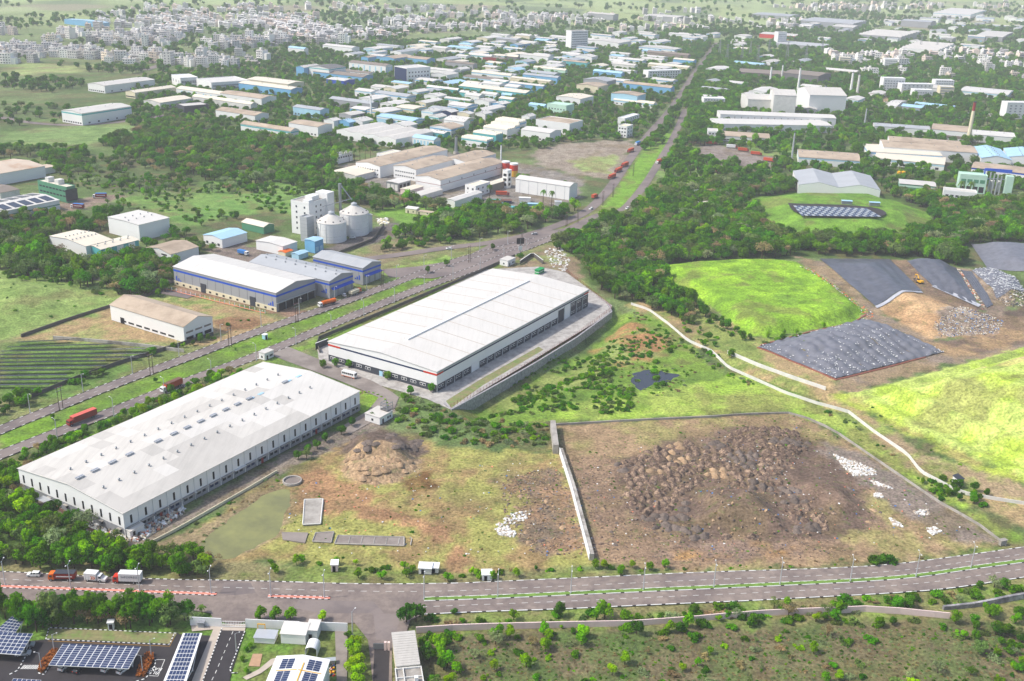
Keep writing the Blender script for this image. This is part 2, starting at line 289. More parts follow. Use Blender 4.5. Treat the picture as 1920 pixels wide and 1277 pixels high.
# painted ground: outline, colour, second colour, soft edge (m), raggedness (m), mix of second colour
ZONES = [
 (flat(1040,470,1075,442,1130,420,1185,405,1225,360,1260,345,1340,345,1420,340,1500,350,1660,362,1760,370,1990,385,1990,455,1816,455,1800,500,1700,485,1530,482,1300,490,1220,500,1275,550,1330,590,1300,610,1190,570,1150,560,1110,530), '#46592f', '#53663a', 5, 5, .5),
 (flat(180,270,330,228,440,255,600,270,660,290,620,320,640,345,600,350,420,345,330,325,250,290), '#46592f', '#53663a', 5, 5, .5),
 (flat(-40,395,130,415,230,400,90,445,160,498,330,500,325,530,180,545,-40,512), '#46592f', '#53663a', 5, 5, .5),
 (flat(-60,880,30,890,120,955,250,1040,425,1064,400,1084,-60,1072), '#4a5c32', '#566a3a', 3, 3, .5),
 (flat(-200,800,-200,640,200,560,560,590,560,480,700,460,930,440,1040,430,1150,350,1180,300,1260,260,1300,260,1250,330,1190,400,1080,450,960,510,760,600,480,690,240,760,0,860), '#74804f', '#8a8b63', 6, 8, .5),
 (flat(0,250,120,235,260,225,330,235,200,270,60,275,0,275), '#8aa067', '#7d945f', 10, 12, .5),
 (flat(0,140,30,115,110,120,180,122,160,133,60,140), '#a5b277', '#8c7f66', 10, 20, .4),
 (flat(330,365,420,330,560,320,640,345,540,400,470,400,360,420,260,390,170,370), '#6f9350', '#7d9a58', 8, 12, .5),
 (flat(95,385,140,375,205,362,235,368,200,380,130,400), '#8d7b70', '#9a8a7d', 4, 6, .5),
 (flat(-60,640,-60,500,60,505,150,520,300,545,330,520,300,560,200,590,60,625), '#92a566', '#84995b', 5, 6, .5),
 (flat(30,635,205,580,310,550,400,560,520,600,400,645,280,640,120,640), '#97a067', '#a89272', 4, 8, .55),
 (flat(395,600,450,590,500,600,480,615,420,618), '#9c7f66', '#8c7057', 3, 5, .5),
 (flat(0,640,60,640,290,650,240,700,120,745,0,745), '#6f8a4c', '#5f7842', 4, 5, .5),
 (flat(320,545,420,560,560,600,600,590,530,570,330,535), '#8a6c5c', '#9a8070', 2, 3, .5),
 (flat(690,455,790,440,860,455,700,500,640,480,610,490,640,470), '#8f9566', '#8a7f66', 5, 8, .5),
 (flat(380,470,440,455,520,470,560,490,480,500,420,490), '#8d8177', '#7a7068', 3, 5, .5),
 (flat(590,490,700,455,790,430,740,415,690,430,600,470), '#6a6664', '#77706c', 2, 3, .5),
 (flat(720,505,840,480,870,490,760,540,720,540), '#93ab60', '#84a055', 2, 3, .5),
 (flat(600,640,620,560,760,530,900,490,1000,470,1080,440,1130,420,1120,460,1060,530,1150,580,1100,620,1010,640,900,690,830,750,600,680), '#6d7a4b', '#8d8067', 4, 6, .45),
 (flat(965,500,1040,455,1075,480,1100,540,1040,530,990,510), '#919866', '#8d7d69', 3, 5, .5),
 (flat(700,400,760,375,870,385,890,400,760,420), '#83a94f', '#76994a', 5, 8, .5),
 (flat(640,310,760,280,900,290,1090,330,1090,370,1020,400,900,385,760,370,660,340), '#9a938a', '#86807a', 4, 6, .5),
 (flat(985,290,1050,268,1190,262,1175,305,1150,335,1080,330,1020,310), '#93877a', '#a3988a', 5, 10, .5),
 (flat(1065,300,1150,290,1165,305,1140,325,1090,320), '#9fae74', '#93936a', 5, 8, .5),
 (flat(1200,320,1240,300,1300,290,1440,300,1450,310,1390,325,1290,330,1240,345), '#7d7a66', '#86a160', 5, 10, .5),
 (flat(1290,285,1330,270,1460,290,1440,320,1330,300), '#837871', '#9a9089', 4, 6, .5),
 (flat(1390,262,1500,270,1500,295,1420,290), '#8ba465', '#7d9a58', 5, 8, .5),
 (flat(1580,170,1700,178,1740,188,1700,195,1590,188), '#c0ab8a', '#b59f80', 8, 10, .5),
 (flat(1650,195,1740,205,1720,215,1640,208), '#a8a49e', '#8f8b86', 8, 8, .5),
 (flat(1800,232,1960,232,1960,248,1830,248), '#95a070', '#8a9666', 8, 12, .5),
 (flat(0,846,240,752,453,670,640,593,767,540,900,492,900,482,767,528,640,575,450,640,226,724,0,812), '#76973f', '#6d8344', 2, 3, .45),
 (flat(1050,442,1110,412,1150,365,1180,318,1225,255,1262,225,1268,240,1240,290,1215,330,1185,370,1160,402,1100,430), '#7da348', '#769545', 3, 3, .4),
 (flat(0,880,240,780,480,682,560,650,760,570,900,510,960,485,955,492,760,580,560,662,480,694,240,792,0,895), '#7f9a4c', '#72854a', 2, 3, .4),
 # landfill side
 (flat(1170,570,1230,560,1330,580,1400,630,1470,640,1570,720,1620,770,1720,850,1830,905,1960,945,1960,1000,1840,950,1740,905,1650,830,1580,775,1470,735,1370,690,1320,650), '#b09b78', '#8f9a5c', 4, 6, .5),
 (flat(1700,890,1760,880,1880,930,1960,960,1960,930,1840,880,1740,850,1650,790,1620,810,1690,860), '#a8957a', '#97a560', 3, 5, .45),
 (flat(1560,740,1620,730,1720,800,1850,870,1960,905,1960,920,1840,885,1700,810), '#b4c163', '#a8a06a', 3, 4, .4),
 (flat(880,790,850,770,960,715,1100,640,1150,578,1240,600,1300,650,1330,690,1420,705,1560,770,1640,830,1720,900,1900,1000,1960,1020,1960,1035,1885,1010,1640,855,1540,795,1480,768,1330,775,1050,790,960,800), '#7f9949', '#6f8a42', 3, 5, .5),
 (flat(1040,760,1180,740,1300,720,1380,700,1470,735,1590,785,1680,860,1800,940,1885,1008,1700,890,1560,800,1480,768,1330,775,1050,790), '#99b456', '#a3b262', 3, 4, .5),
 (flat(1120,640,1160,600,1200,600,1250,640,1240,670,1160,690), '#97a565', '#a5805e', 4, 6, .5),
 (flat(900,735,1000,690,1110,660,1150,680,1120,720,1000,750), '#7d8c4f', '#8f9a5e', 4, 8, .5),
 (flat(1490,480,1545,490,1660,590,1760,640,1960,600,1960,665,1780,680,1600,735,1560,722,1650,620,1600,590), '#8d8074', '#9c8a72', 3, 5, .5),
 (flat(1540,640,1760,640,1960,590,1960,640,1790,668,1660,640), '#7a6a5e', '#a58d70', 3, 5, .5),
 (flat(1222,505,1300,494,1440,490,1505,497,1560,530,1625,583,1605,603,1500,622,1440,634,1395,625,1340,580,1270,545), '#9bc04e', '#82a644', 1.5, 2, .5),
 (flat(1592,738,1700,712,1960,640,2100,640,2200,900,1960,915,1830,860,1700,800), '#b0c65f', '#bccb78', 1.5, 2, .5),
 (flat(1820,720,1960,710,1960,745,1860,740), '#cdb795', '#c8c481', 4, 6, .5),
 (flat(1405,372,1480,362,1640,364,1740,398,1748,425,1680,442,1560,446,1470,440,1425,410), '#7ca148', '#6c8f40', 3, 4, .5),
 (flat(1640,574,1735,548,1800,568,1880,600,1870,626,1740,636), '#c3a684', '#b39474', 2, 3, .5),
 (flat(1755,600,1800,575,1880,600,1868,625,1760,632), '#b5a698', '#8f8073', 1.5, 3, .5),
 (flat(1700,500,1740,520,1880,600,1960,610,1960,560,1900,580,1850,590,1780,560), '#6d6056', '#5c524b', 2, 3, .5),
 (flat(1658,485,1702,489,1765,540,1850,588,1960,598,1960,628,1870,612,1790,585,1735,552,1700,522), '#77675a', '#8c7966', 2, 3, .5),
 (flat(1785,500,1830,505,1900,560,1880,590,1850,590), '#84766a', '#9a8a78', 2, 3, .5),
 # vacant plots
 (flat(555,885,590,850,640,820,740,810,845,842,1040,848,1062,900,1112,1052,1080,1064,870,1078,620,1062,500,1050,420,1050,300,1030,380,985,480,920,540,905), '#9d9c62', '#9c8764', 3, 5, .46),
 (flat(560,890,600,880,660,905,720,950,790,965,860,1005,880,1078,855,1078,840,1020,770,990,700,975,640,960,560,960), '#b08e6e', '#9c7d62', 3, 5, .5),
 (flat(285,1030,380,980,490,915,545,895,550,940,530,1000,440,1050,330,1045), '#8d7f66', '#9c8d70', 2, 4, .5),
 (flat(935,900,1040,870,1062,905,1105,1040,1000,1035,960,990,990,950), '#9a8069', '#7d7060', 3, 6, .5),
 (flat(1040,795,1330,782,1480,774,1540,800,1640,858,1888,1020,1700,1052,1500,1062,1300,1072,1125,1055,1060,850), '#9c9468', '#a08a70', 2, 4, .5),
 (flat(1062,850,1130,850,1180,870,1190,960,1260,1000,1550,1000,1620,1040,1500,1052,1270,1062,1125,1050), '#8c7866', '#9a846e', 3, 5, .5),
 (flat(1150,860,1290,822,1370,798,1480,800,1560,832,1620,910,1660,975,1560,1005,1290,1008,1190,975), '#6d5e54', '#7f6d60', 4, 8, .5),
 (flat(1545,828,1640,862,1888,1020,1800,1018,1690,960,1600,890,1540,850), '#8d8177', '#827970', 2, 4, .4),
 (flat(1250,1040,1340,1015,1480,1012,1500,1035,1380,1055), '#8f7c6e', '#a3845f', 3, 5, .4),
 (flat(640,865,650,815,700,800,765,818,800,845,780,875,720,885), '#6a5d54', '#7c6e62', 2, 3, .4),
 (flat(640,892,640,858,660,845,720,842,780,855,790,880,740,905,680,908), '#a48d73', '#b39c80', 1.5, 2, .5),
 (flat(755,905,800,885,825,910,780,925), '#73593f', '#8a7450', 2, 3, .4),
 # yards
 (flat(20,900,60,905,235,1010,300,985,560,835,690,785,690,740,745,760,720,800,560,870,330,990,265,1030,225,1025,60,940), '#8d8378', '#7d746a', 1.5, 2, .5),
 (flat(675,735,735,745,735,765,690,790,672,770), '#8fae50', '#82a048', 1, 1, .5),
 # verges and scrub in front
 (flat(-200,1050,120,1040,270,1035,420,1048,620,1060,870,1078,1080,1064,1300,1072,1500,1062,1700,1052,1890,1020,2000,1000,2000,1030,1700,1070,1400,1082,1100,1095,870,1105,440,1100,-200,1082), '#7f8c52', '#86805f', 1.5, 3, .5),
 (flat(760,1140,900,1140,1400,1120,1960,1070,2100,1060,2100,1200,1800,1170,1300,1180,790,1190), '#7d8f50', '#86815c', 2, 4, .5),
 (flat(770,1190,1300,1175,1790,1158,1960,1180,2200,1180,2200,1400,780,1400), '#726a52', '#667048', 3, 5, .45),
 (flat(-200,1130,420,1150,440,1180,730,1170,735,1400,-200,1400), '#6f8f45', '#64833f', 1, 1, .5),
]
for pp, ca, cb, soft, rag, mixk in ZONES:
    Pw = GP(pp); lo = Pw.min(0) - soft - rag; hi = Pw.max(0) + soft + rag
    k = np.where((x > lo[0]) & (x < hi[0]) & (y > lo[1]) & (y < hi[1]))[0]
    if not len(k): continue
    d = sdist(Pw, x[k], y[k]) + (fbm(x[k] * 1.3, y[k] * 1.3, max(3, rag * 1.5)) - .5) * 2.4 * rag
    a = np.clip(d / soft + .5, 0, 1)
    nn = fbm(x[k] + 33, y[k] - 21, 14.) * .6 + fbm(x[k] - 330, y[k] + 210, 4.) * .4
    b = np.clip((nn - (1 - mixk) + .02) * 6 + .5, 0, 1)
    c = np.asarray(lin(ca)) * (1 - b[:, None]) + np.asarray(lin(cb)) * b[:, None]
    col[k] = col[k] * (1 - a[:, None]) + c * a[:, None]
m1 = fbm(x + 700, y - 300, 22.) * .6 + fbm(x - 90, y + 40, 7.) * .4                       # weeds, bare and damp spots
k1 = np.clip((m1 - .56) * 7, 0, .5) * (1 - fa); k2 = np.clip((.42 - m1) * 7, 0, .42) * (1 - fa) * (col[:, 1] > col[:, 0] * 1.04)
col = mixc(col, lin('#7a6c52'), k1); col = mixc(col, lin('#55703a'), k2)
nx, ny = len(gx), len(gy)
import bisect
_gx, _gy, _Z = gx.tolist(), gy.tolist(), Zt.tolist()
def hz(px_, py_):                # terrain height from the survey grid
    i = min(max(bisect.bisect_right(_gx, px_) - 1, 0), len(_gx) - 2); j = min(max(bisect.bisect_right(_gy, py_) - 1, 0), len(_gy) - 2)
    s_ = (px_ - _gx[i]) / (_gx[i + 1] - _gx[i]); t_ = (py_ - _gy[j]) / (_gy[j + 1] - _gy[j])
    return (_Z[j][i] * (1 - s_) + _Z[j][i + 1] * s_) * (1 - t_) + (_Z[j + 1][i] * (1 - s_) + _Z[j + 1][i + 1] * s_) * t_
me = bpy.data.meshes.new('ground')
me.vertices.add(nx * ny); me.vertices.foreach_set('co', np.stack([x, y, Zt.ravel()], 1).ravel())
ii = (np.arange(ny - 1)[:, None] * nx + np.arange(nx - 1)[None]).ravel()
q = np.stack([ii, ii + 1, ii + nx + 1, ii + nx], 1).ravel()
me.loops.add(len(q)); me.loops.foreach_set('vertex_index', q)
me.polygons.add(len(ii)); me.polygons.foreach_set('loop_start', np.arange(len(ii)) * 4); me.polygons.foreach_set('use_smooth', np.ones(len(ii), bool))
me.update(calc_edges=True)
ca = me.color_attributes.new('soil', 'FLOAT_COLOR', 'POINT')
ca.data.foreach_set('color', np.concatenate([np.clip(col.mean(1, keepdims=True) + (col - col.mean(1, keepdims=True)) * 1.15, 0, 1) * .86, np.ones((len(col), 1))], 1).ravel())
gm = bpy.data.materials.new('soil_and_grass'); gm.use_nodes = True; t = gm.node_tree; n = t.nodes; L = t.links
b = n['Principled BSDF']; b.inputs['Roughness'].default_value = .95; b.inputs['Specular IOR Level'].default_value = .1
at = n.new('ShaderNodeAttribute'); at.attribute_name = 'soil'; geo = n.new('ShaderNodeNewGeometry')
cur = at.outputs['Color']
for sc, lo, hi, det in ((.9, .5, 1.5, 3), (.14, .72, 1.28, 3)):
    no = n.new('ShaderNodeTexNoise'); no.inputs['Scale'].default_value = sc; no.inputs['Detail'].default_value = det; no.inputs['Roughness'].default_value = .7
    L.new(geo.outputs['Position'], no.inputs['Vector'])
    mr = n.new('ShaderNodeMapRange'); mr.inputs[1].default_value = .3; mr.inputs[2].default_value = .7; mr.inputs[3].default_value = lo; mr.inputs[4].default_value = hi
    L.new(no.outputs[0], mr.inputs[0])
    mu = n.new('ShaderNodeMix'); mu.data_type = 'RGBA'; mu.blend_type = 'MULTIPLY'; mu.inputs[0].default_value = 1
    L.new(cur, mu.inputs[6]); L.new(mr.outputs[0], mu.inputs[7]); cur = mu.outputs[2]
    if sc == .9:
        bp = n.new('ShaderNodeBump'); bp.inputs['Strength'].default_value = .7; bp.inputs['Distance'].default_value = .5
        L.new(no.outputs[0], bp.inputs['Height']); L.new(bp.outputs[0], b.inputs['Normal'])
# scattered tufts / dry spots
no = n.new('ShaderNodeTexNoise'); no.inputs['Scale'].default_value = .33; no.inputs['Detail'].default_value = 3; L.new(geo.outputs['Position'], no.inputs['Vector'])
mr = n.new('ShaderNodeMapRange'); mr.inputs[1].default_value = .58; mr.inputs[2].default_value = .68; mr.inputs[3].default_value = 0; mr.inputs[4].default_value = .35; L.new(no.outputs[0], mr.inputs[0])
mx = n.new('ShaderNodeMix'); mx.data_type = 'RGBA'; L.new(mr.outputs[0], mx.inputs[0]); L.new(cur, mx.inputs[6]); mx.inputs[7].default_value = (*lin('#4f6a30'), 1)
L.new(mx.outputs[2], b.inputs['Base Color'])
me.materials.append(gm)
tag(link('ground', me), kind='structure')

# ---------------------------------------------------------------- roads, kerbs, markings
def resample(P, step):
    P = np.asarray(P, float); s = np.concatenate([[0], np.cumsum(np.linalg.norm(np.diff(P, axis=0), axis=1))])
    t = np.arange(0, s[-1], step); t = np.append(t, s[-1])
    return np.stack([np.interp(t, s, P[:, 0]), np.interp(t, s, P[:, 1])], 1)
def smooth(P, it=2):
    P = np.asarray(P, float)
    for _ in range(it):
        q = [P[0]]
        for a, b2 in zip(P[:-1], P[1:]): q += [a * .75 + b2 * .25, a * .25 + b2 * .75]
        P = np.array(q + [P[-1]])
    return P
def offset(P, d):
    T = np.gradient(P, axis=0); T /= np.linalg.norm(T, axis=1)[:, None] + 1e-9
    return P + np.stack([-T[:, 1], T[:, 0]], 1) * d
def ribbon(name, P, w, z, m, w2=None):
    mb = MB(); a = offset(P, w / 2); b2 = offset(P, -(w2 or w) / 2); k = len(P)
    mb.v = [(*p, z) for p in a] + [(*p, z) for p in b2]; mb.f = [(i, k + i, k + i + 1, i + 1) for i in range(k - 1)]; mb.m = [0] * (k - 1)
    return mb.build(name, m)
def sheet(name, px, z, m, zg=0.0):
    P = GP(px, zg); mb = MB(); mb.face([(*p, z) for p in P]); o = mb.build(name, m)
    me = o.data; me.update()
    if me.polygons[0].normal.z < 0: me.flip_normals()
    return o
def kerb(name, label, P, mats, z0=0.0, z1=.16, w=.35, seg=1.2, group=None):
    P = resample(P, seg); mb = MB(); a = offset(P, w / 2); b2 = offset(P, -w / 2)
    for i in range(len(P) - 1): mb.prism([a[i], b2[i], b2[i + 1], a[i + 1]], z0, z1, i % len(mats))
    return tag(mb.build(name, mats), label, 'kerb', group)
def dashes(name, P, on, off, w, z, m, parent=None):
    P = resample(P, .5); k = int((on + off) / .5); j = int(on / .5); mb = MB()
    for i in range(0, len(P) - j - 1, k):
        Q = P[i:i + j + 1]; a = offset(Q, w / 2); b2 = offset(Q, -w / 2)
        mb.face([(*a[0], z), (*b2[0], z), (*b2[-1], z), (*a[-1], z)])
    return mb.build(name, m, parent)
def line_between(A, B, t, step=4):
    A = resample(A, 1); B = resample(B, 1); k = 200
    A = A[np.linspace(0, len(A) - 1, k).astype(int)]; B = B[np.linspace(0, len(B) - 1, k).astype(int)]
    return A * (1 - t) + B * t
# front road
FE = smooth(GP(flat(-120,1068,0,1071,264,1086,480,1089,677,1096,862,1094,900,1092,1103,1083,1306,1073.5,1420,1070,1530,1067,1666,1060,1784,1045,1920,1026,2080,1002)))
MED_L = smooth(GP(flat(-120,1094,0,1100,200,1107,406,1114.5))); MED_M = GP(flat(503,1118,619,1122))
MED_R = smooth(GP(flat(795,1124,920,1120,1062,1113.5,1198,1107.5,1420,1097.5,1589,1090,1713,1081.5,1813,1066,1920,1052,2080,1030)))
NE = smooth(GP(flat(796,1152,900,1147,1062,1142,1225,1134,1420,1126,1518,1120.5,1666,1113,1784,1104,1920,1082,2080,1060)))
nfe = len(FE)
P = np.concatenate([FE, GP(flat(2080,1060)), NE[::-1], GP(flat(770,1162,762,1185,735,1215,735,1290,700,1290,690,1200,665,1168,600,1168,585,1165,560,1172,520,1172,505,1160,470,1162,440,1172,400,1162,395,1150,365,1145,200,1138,-120,1128))])
mb = MB(); mb.face([(*p, .05) for p in P]); o = mb.build('front_road', 'asphalt'); o.data.update()
if o.data.polygons[0].normal.z < 0: o.data.flip_normals()
tag(o, kind='structure'); front_road = o
xs = FE[:, 0]
MALL = np.concatenate([MED_L, MED_M, MED_R])
c_far = np.stack([np.linspace(-170, 190, 240), np.zeros(240)], 1)
c_far[:, 1] = (np.interp(c_far[:, 0], FE[:, 0], FE[:, 1]) + np.interp(c_far[:, 0], MALL[:, 0], MALL[:, 1])) / 2
dashes('lane_dashes', c_far, 2.0, 2.0, .16, .058, 'line_white', front_road)
c_near = np.stack([np.linspace(-26, 190, 240), np.zeros(240)], 1)
c_near[:, 1] = (np.interp(c_near[:, 0], NE[:, 0], NE[:, 1]) + np.interp(c_near[:, 0], MALL[:, 0], MALL[:, 1])) / 2
dashes('lane_dashes', c_near, 2.0, 2.0, .16, .058, 'line_white', front_road)
_k = int(np.argmin(abs(FE[:, 0] - G(560, 1092)[0])))
kerb('kerb', 'black and white kerb along the far side of the front road, left part', FE[:_k + 1], ['kerb_white', 'kerb_black'])
kerb('kerb', 'weathered pale kerb along the far side of the front road, right part', FE[_k:], ['kerb_white', 'kerb_white', 'concrete', 'concrete_wall', 'kerb_white', 'kerb_black'])
kerb('kerb', 'pale kerb between the front road and the scrub beside the pink wall', NE, ['kerb_white', 'kerb_white', 'kerb_white', 'kerb_black'])
for nm, Pm, lb in (('median', MED_L, 'left red topped median with white and black kerb on the front road'), ('median', MED_M, 'short red topped median island near the middle of the front road')):
    r = empty('median', (*Pm[0], 0), 0, lb, 'median')
    Q = resample(Pm, 1.0); a = offset(Q, .55); b2 = offset(Q, -.55); c1 = offset(Q, .8); c2 = offset(Q, -.8); mb = MB(); mk = MB(); mq = MB(); o0 = Pm[0]
    for i in range(len(Q) - 1):
        mb.prism([a[i] - o0, b2[i] - o0, b2[i + 1] - o0, a[i + 1] - o0], 0, .2)
        mk.prism([c1[i] - o0, a[i] - o0, a[i + 1] - o0, c1[i + 1] - o0], 0, .24, i % 2); mq.prism([b2[i] - o0, c2[i] - o0, c2[i + 1] - o0, b2[i + 1] - o0], 0, .24, i % 2)
    mb.build('top', 'kerb_red', r); mk.build('kerb_stones', ['kerb_white', 'kerb_black'], r); mq.build('kerb_stones', ['kerb_white', 'kerb_black'], r)
mat('verge_grass', '#6c8b3e', .95, .35, .6, bump=.5)
r = empty('median', (*MED_R[0], 0), 0, 'long grassed median with pale kerbs on the right of the front road', 'median')
Q = resample(MED_R, 1.2); o0 = MED_R[0]; mb = MB(); mk = MB(); mq = MB(); a = offset(Q, .75); b2 = offset(Q, -.75); c1 = offset(Q, 1.05); c2 = offset(Q, -1.05)
for i in range(len(Q) - 1):
    mb.prism([a[i] - o0, b2[i] - o0, b2[i + 1] - o0, a[i + 1] - o0], 0, .2 + .06 * (i % 3))
    mk.prism([c1[i] - o0, a[i] - o0, a[i + 1] - o0, c1[i + 1] - o0], 0, .22, 1 if i % 7 == 3 else 0); mq.prism([b2[i] - o0, c2[i] - o0, c2[i + 1] - o0, b2[i + 1] - o0], 0, .22, 1 if i % 5 == 3 else 0)
mb.build('grass', 'verge_grass', r); mk.build('kerb_stones', ['kerb_white', 'kerb_black'], r); mq.build('kerb_stones', ['kerb_white', 'kerb_black'], r)
# main dual road
HN = smooth(GP(flat(-150,912,0,853,120,806,240,760,357,712,453,678,519,652,570,631,640,601,767,548,907,498,950,478,1033,447,1060,436)))
HF = smooth(GP(flat(-150,872,0,806,113,761,226,716,357,669,450,633,567,593,640,568,767,521,840,493,900,476,950,462,1010,448)))
tag(ribbon('main_road', HN, 7.0, .05, 'asphalt_far'), kind='structure'); tag(ribbon('main_road', HF, 7.0, .046, 'asphalt_far'), kind='structure')
XR = smooth(GP(flat(640,492,700,484,760,476,833,465,933,454,1027,431,1093,402,1120,380,1147,349,1173,309,1213,255,1250,215,1275,180,1300,140,1322,110,1345,80)))
XR2 = smooth(GP(flat(1033,447,1080,425,1130,400,1165,398,1193,368,1217,335,1233,308,1257,268,1273,235,1285,205)))
tag(ribbon('far_road', XR, 8.5, .054, 'asphalt_far'), kind='structure'); tag(ribbon('far_road', XR2[9:], 7, .06, 'asphalt_far'), kind='structure')
tag(ribbon('far_road', XR2[:12], 10, .063, 'asphalt_far'), kind='structure')
tag(sheet('junction', flat(880,478,930,452,1010,436,1060,428,1070,440,1000,462,930,490,870,512,810,522,730,520,715,505,780,500,840,490), .057, 'asphalt_far'), kind='structure')
tag(ribbon('far_road', smooth(GP(flat(300,530,380,520,450,500,520,480))), 7, .05, 'pave_plain'), kind='structure')
tag(ribbon('far_road', smooth(GP(flat(-40,470,60,500,180,520,300,545,360,556))), 8, .05, 'asphalt_far'), kind='structure')
tag(ribbon('far_road', smooth(GP(flat(-20,215,60,232,160,236,280,222,330,212,380,238,420,262))), 9, .05, 'asphalt_far'), kind='structure')
tag(ribbon('far_road', smooth(GP(flat(270,132,330,112,400,90,440,70,520,45))), 12, .05, 'asphalt_far'), kind='structure')
for Pk, sgn, lb in ((HN, 1, 'inner'), (HN, -1, 'outer'), (HF, 1, 'outer'), (HF, -1, 'inner')):
    kerb('kerb', f'{lb} kerb of the {"nearer" if Pk is HN else "farther"} carriageway of the main road', offset(Pk, 3.65 * sgn), ['kerb_white', 'kerb_black', 'kerb_black'], seg=1.6, w=.3)
ln = []
for Pk in (HN, HF):
    dashes('lane_dashes', Pk, 2.5, 5, .13, .056, 'line_white', None).parent = [o for o in C.objects if o.name.startswith('main_road')][0 if Pk is HN else 1]
# ---------------------------------------------------------------- buildings
TH = R(59.0)                                   # the estate's street grid
ROOF = {}
FOOT = []                                      # footprints, kept clear of plants and other buildings
def frame(L, N, Rr, h, th=None, z0=0.0):
    """corner N, lengths a (towards Rr) and b (towards L) of a rectangular plan from its eave corners"""
    n0 = G(*N, h + z0); l = G(*L, h + z0); r = G(*Rr, h + z0)
    if th is None: th = math.atan2(*(r - n0)[::-1])
    def run(an, uu):                            # length along heading whose end lands on column uu
        d = np.array([math.cos(an), math.sin(an)]); lo, hi = 1.0, 400.0
        s = PX(*(n0 + d * 200), h + z0)[0] > PX(*n0, h + z0)[0]
        for _ in range(40):
            m = (lo + hi) / 2
            if (PX(*(n0 + d * m), h + z0)[0] < uu) == s: lo = m
            else: hi = m
        return lo
    lv = max(4.0, float((l - n0) @ np.array([-math.sin(th), math.cos(th)])))
    return n0, run(th, Rr[0]), (run(th + math.pi / 2, L[0]) if abs(L[0] - N[0]) > 12 and th > .7 else lv), th
def foot(n0, a, b, th, pad=2):
    ca, sa = math.cos(th), math.sin(th)
    FOOT.append(np.array([[n0[0] + ca * x_ - sa * y_, n0[1] + sa * x_ + ca * y_] for x_, y_ in ((-pad, -pad), (a + pad, -pad), (a + pad, b + pad), (-pad, b + pad))]))
def walls(mb, a, b, h, rise, axis, z0=0.0):
    if axis == 'x': fs = [[(0, 0, z0), (a, 0, z0), (a, 0, h), (0, 0, h)], [(a, b, z0), (0, b, z0), (0, b, h), (a, b, h)],
                          [(0, b, z0), (0, 0, z0), (0, 0, h), (0, b / 2, h + rise), (0, b, h)], [(a, 0, z0), (a, b, z0), (a, b, h), (a, b / 2, h + rise), (a, 0, h)]]
    else: fs = [[(0, 0, z0), (a, 0, z0), (a, 0, h), (a / 2, 0, h + rise), (0, 0, h)], [(a, b, z0), (0, b, z0), (0, b, h), (a / 2, b, h + rise), (a, b, h)],
                [(0, b, z0), (0, 0, z0), (0, 0, h), (0, b, h)], [(a, 0, z0), (a, b, z0), (a, b, h), (a, 0, h)]]
    for q in fs: mb.face(q)
def roof_mesh(a, b, h, rise, axis, ov=.35, th_=.18):
    mb = MB(); e = rise * ov / ((b if axis == 'x' else a) / 2)
    if axis == 'x': prof = [(-ov, h - e), (b / 2, h + rise), (b + ov, h - e)]
    else: prof = [(-ov, h - e), (a / 2, h + rise), (a + ov, h - e)]
    for k in range(2):
        (p0, q0), (p1, q1) = prof[k], prof[k + 1]
        if axis == 'x': c = [(-ov, p0, q0), (a + ov, p0, q0), (a + ov, p1, q1), (-ov, p1, q1)]
        else: c = [(p0, b + ov, q0), (p0, -ov, q0), (p1, -ov, q1), (p1, b + ov, q1)]
        t_ = [(x_, y_, z_ + th_) for x_, y_, z_ in c]
        mb.face(t_); mb.face(c[::-1])
        for i in range(4): j = (i + 1) % 4; mb.face([c[i], c[j], t_[j], t_[i]])
    return mb
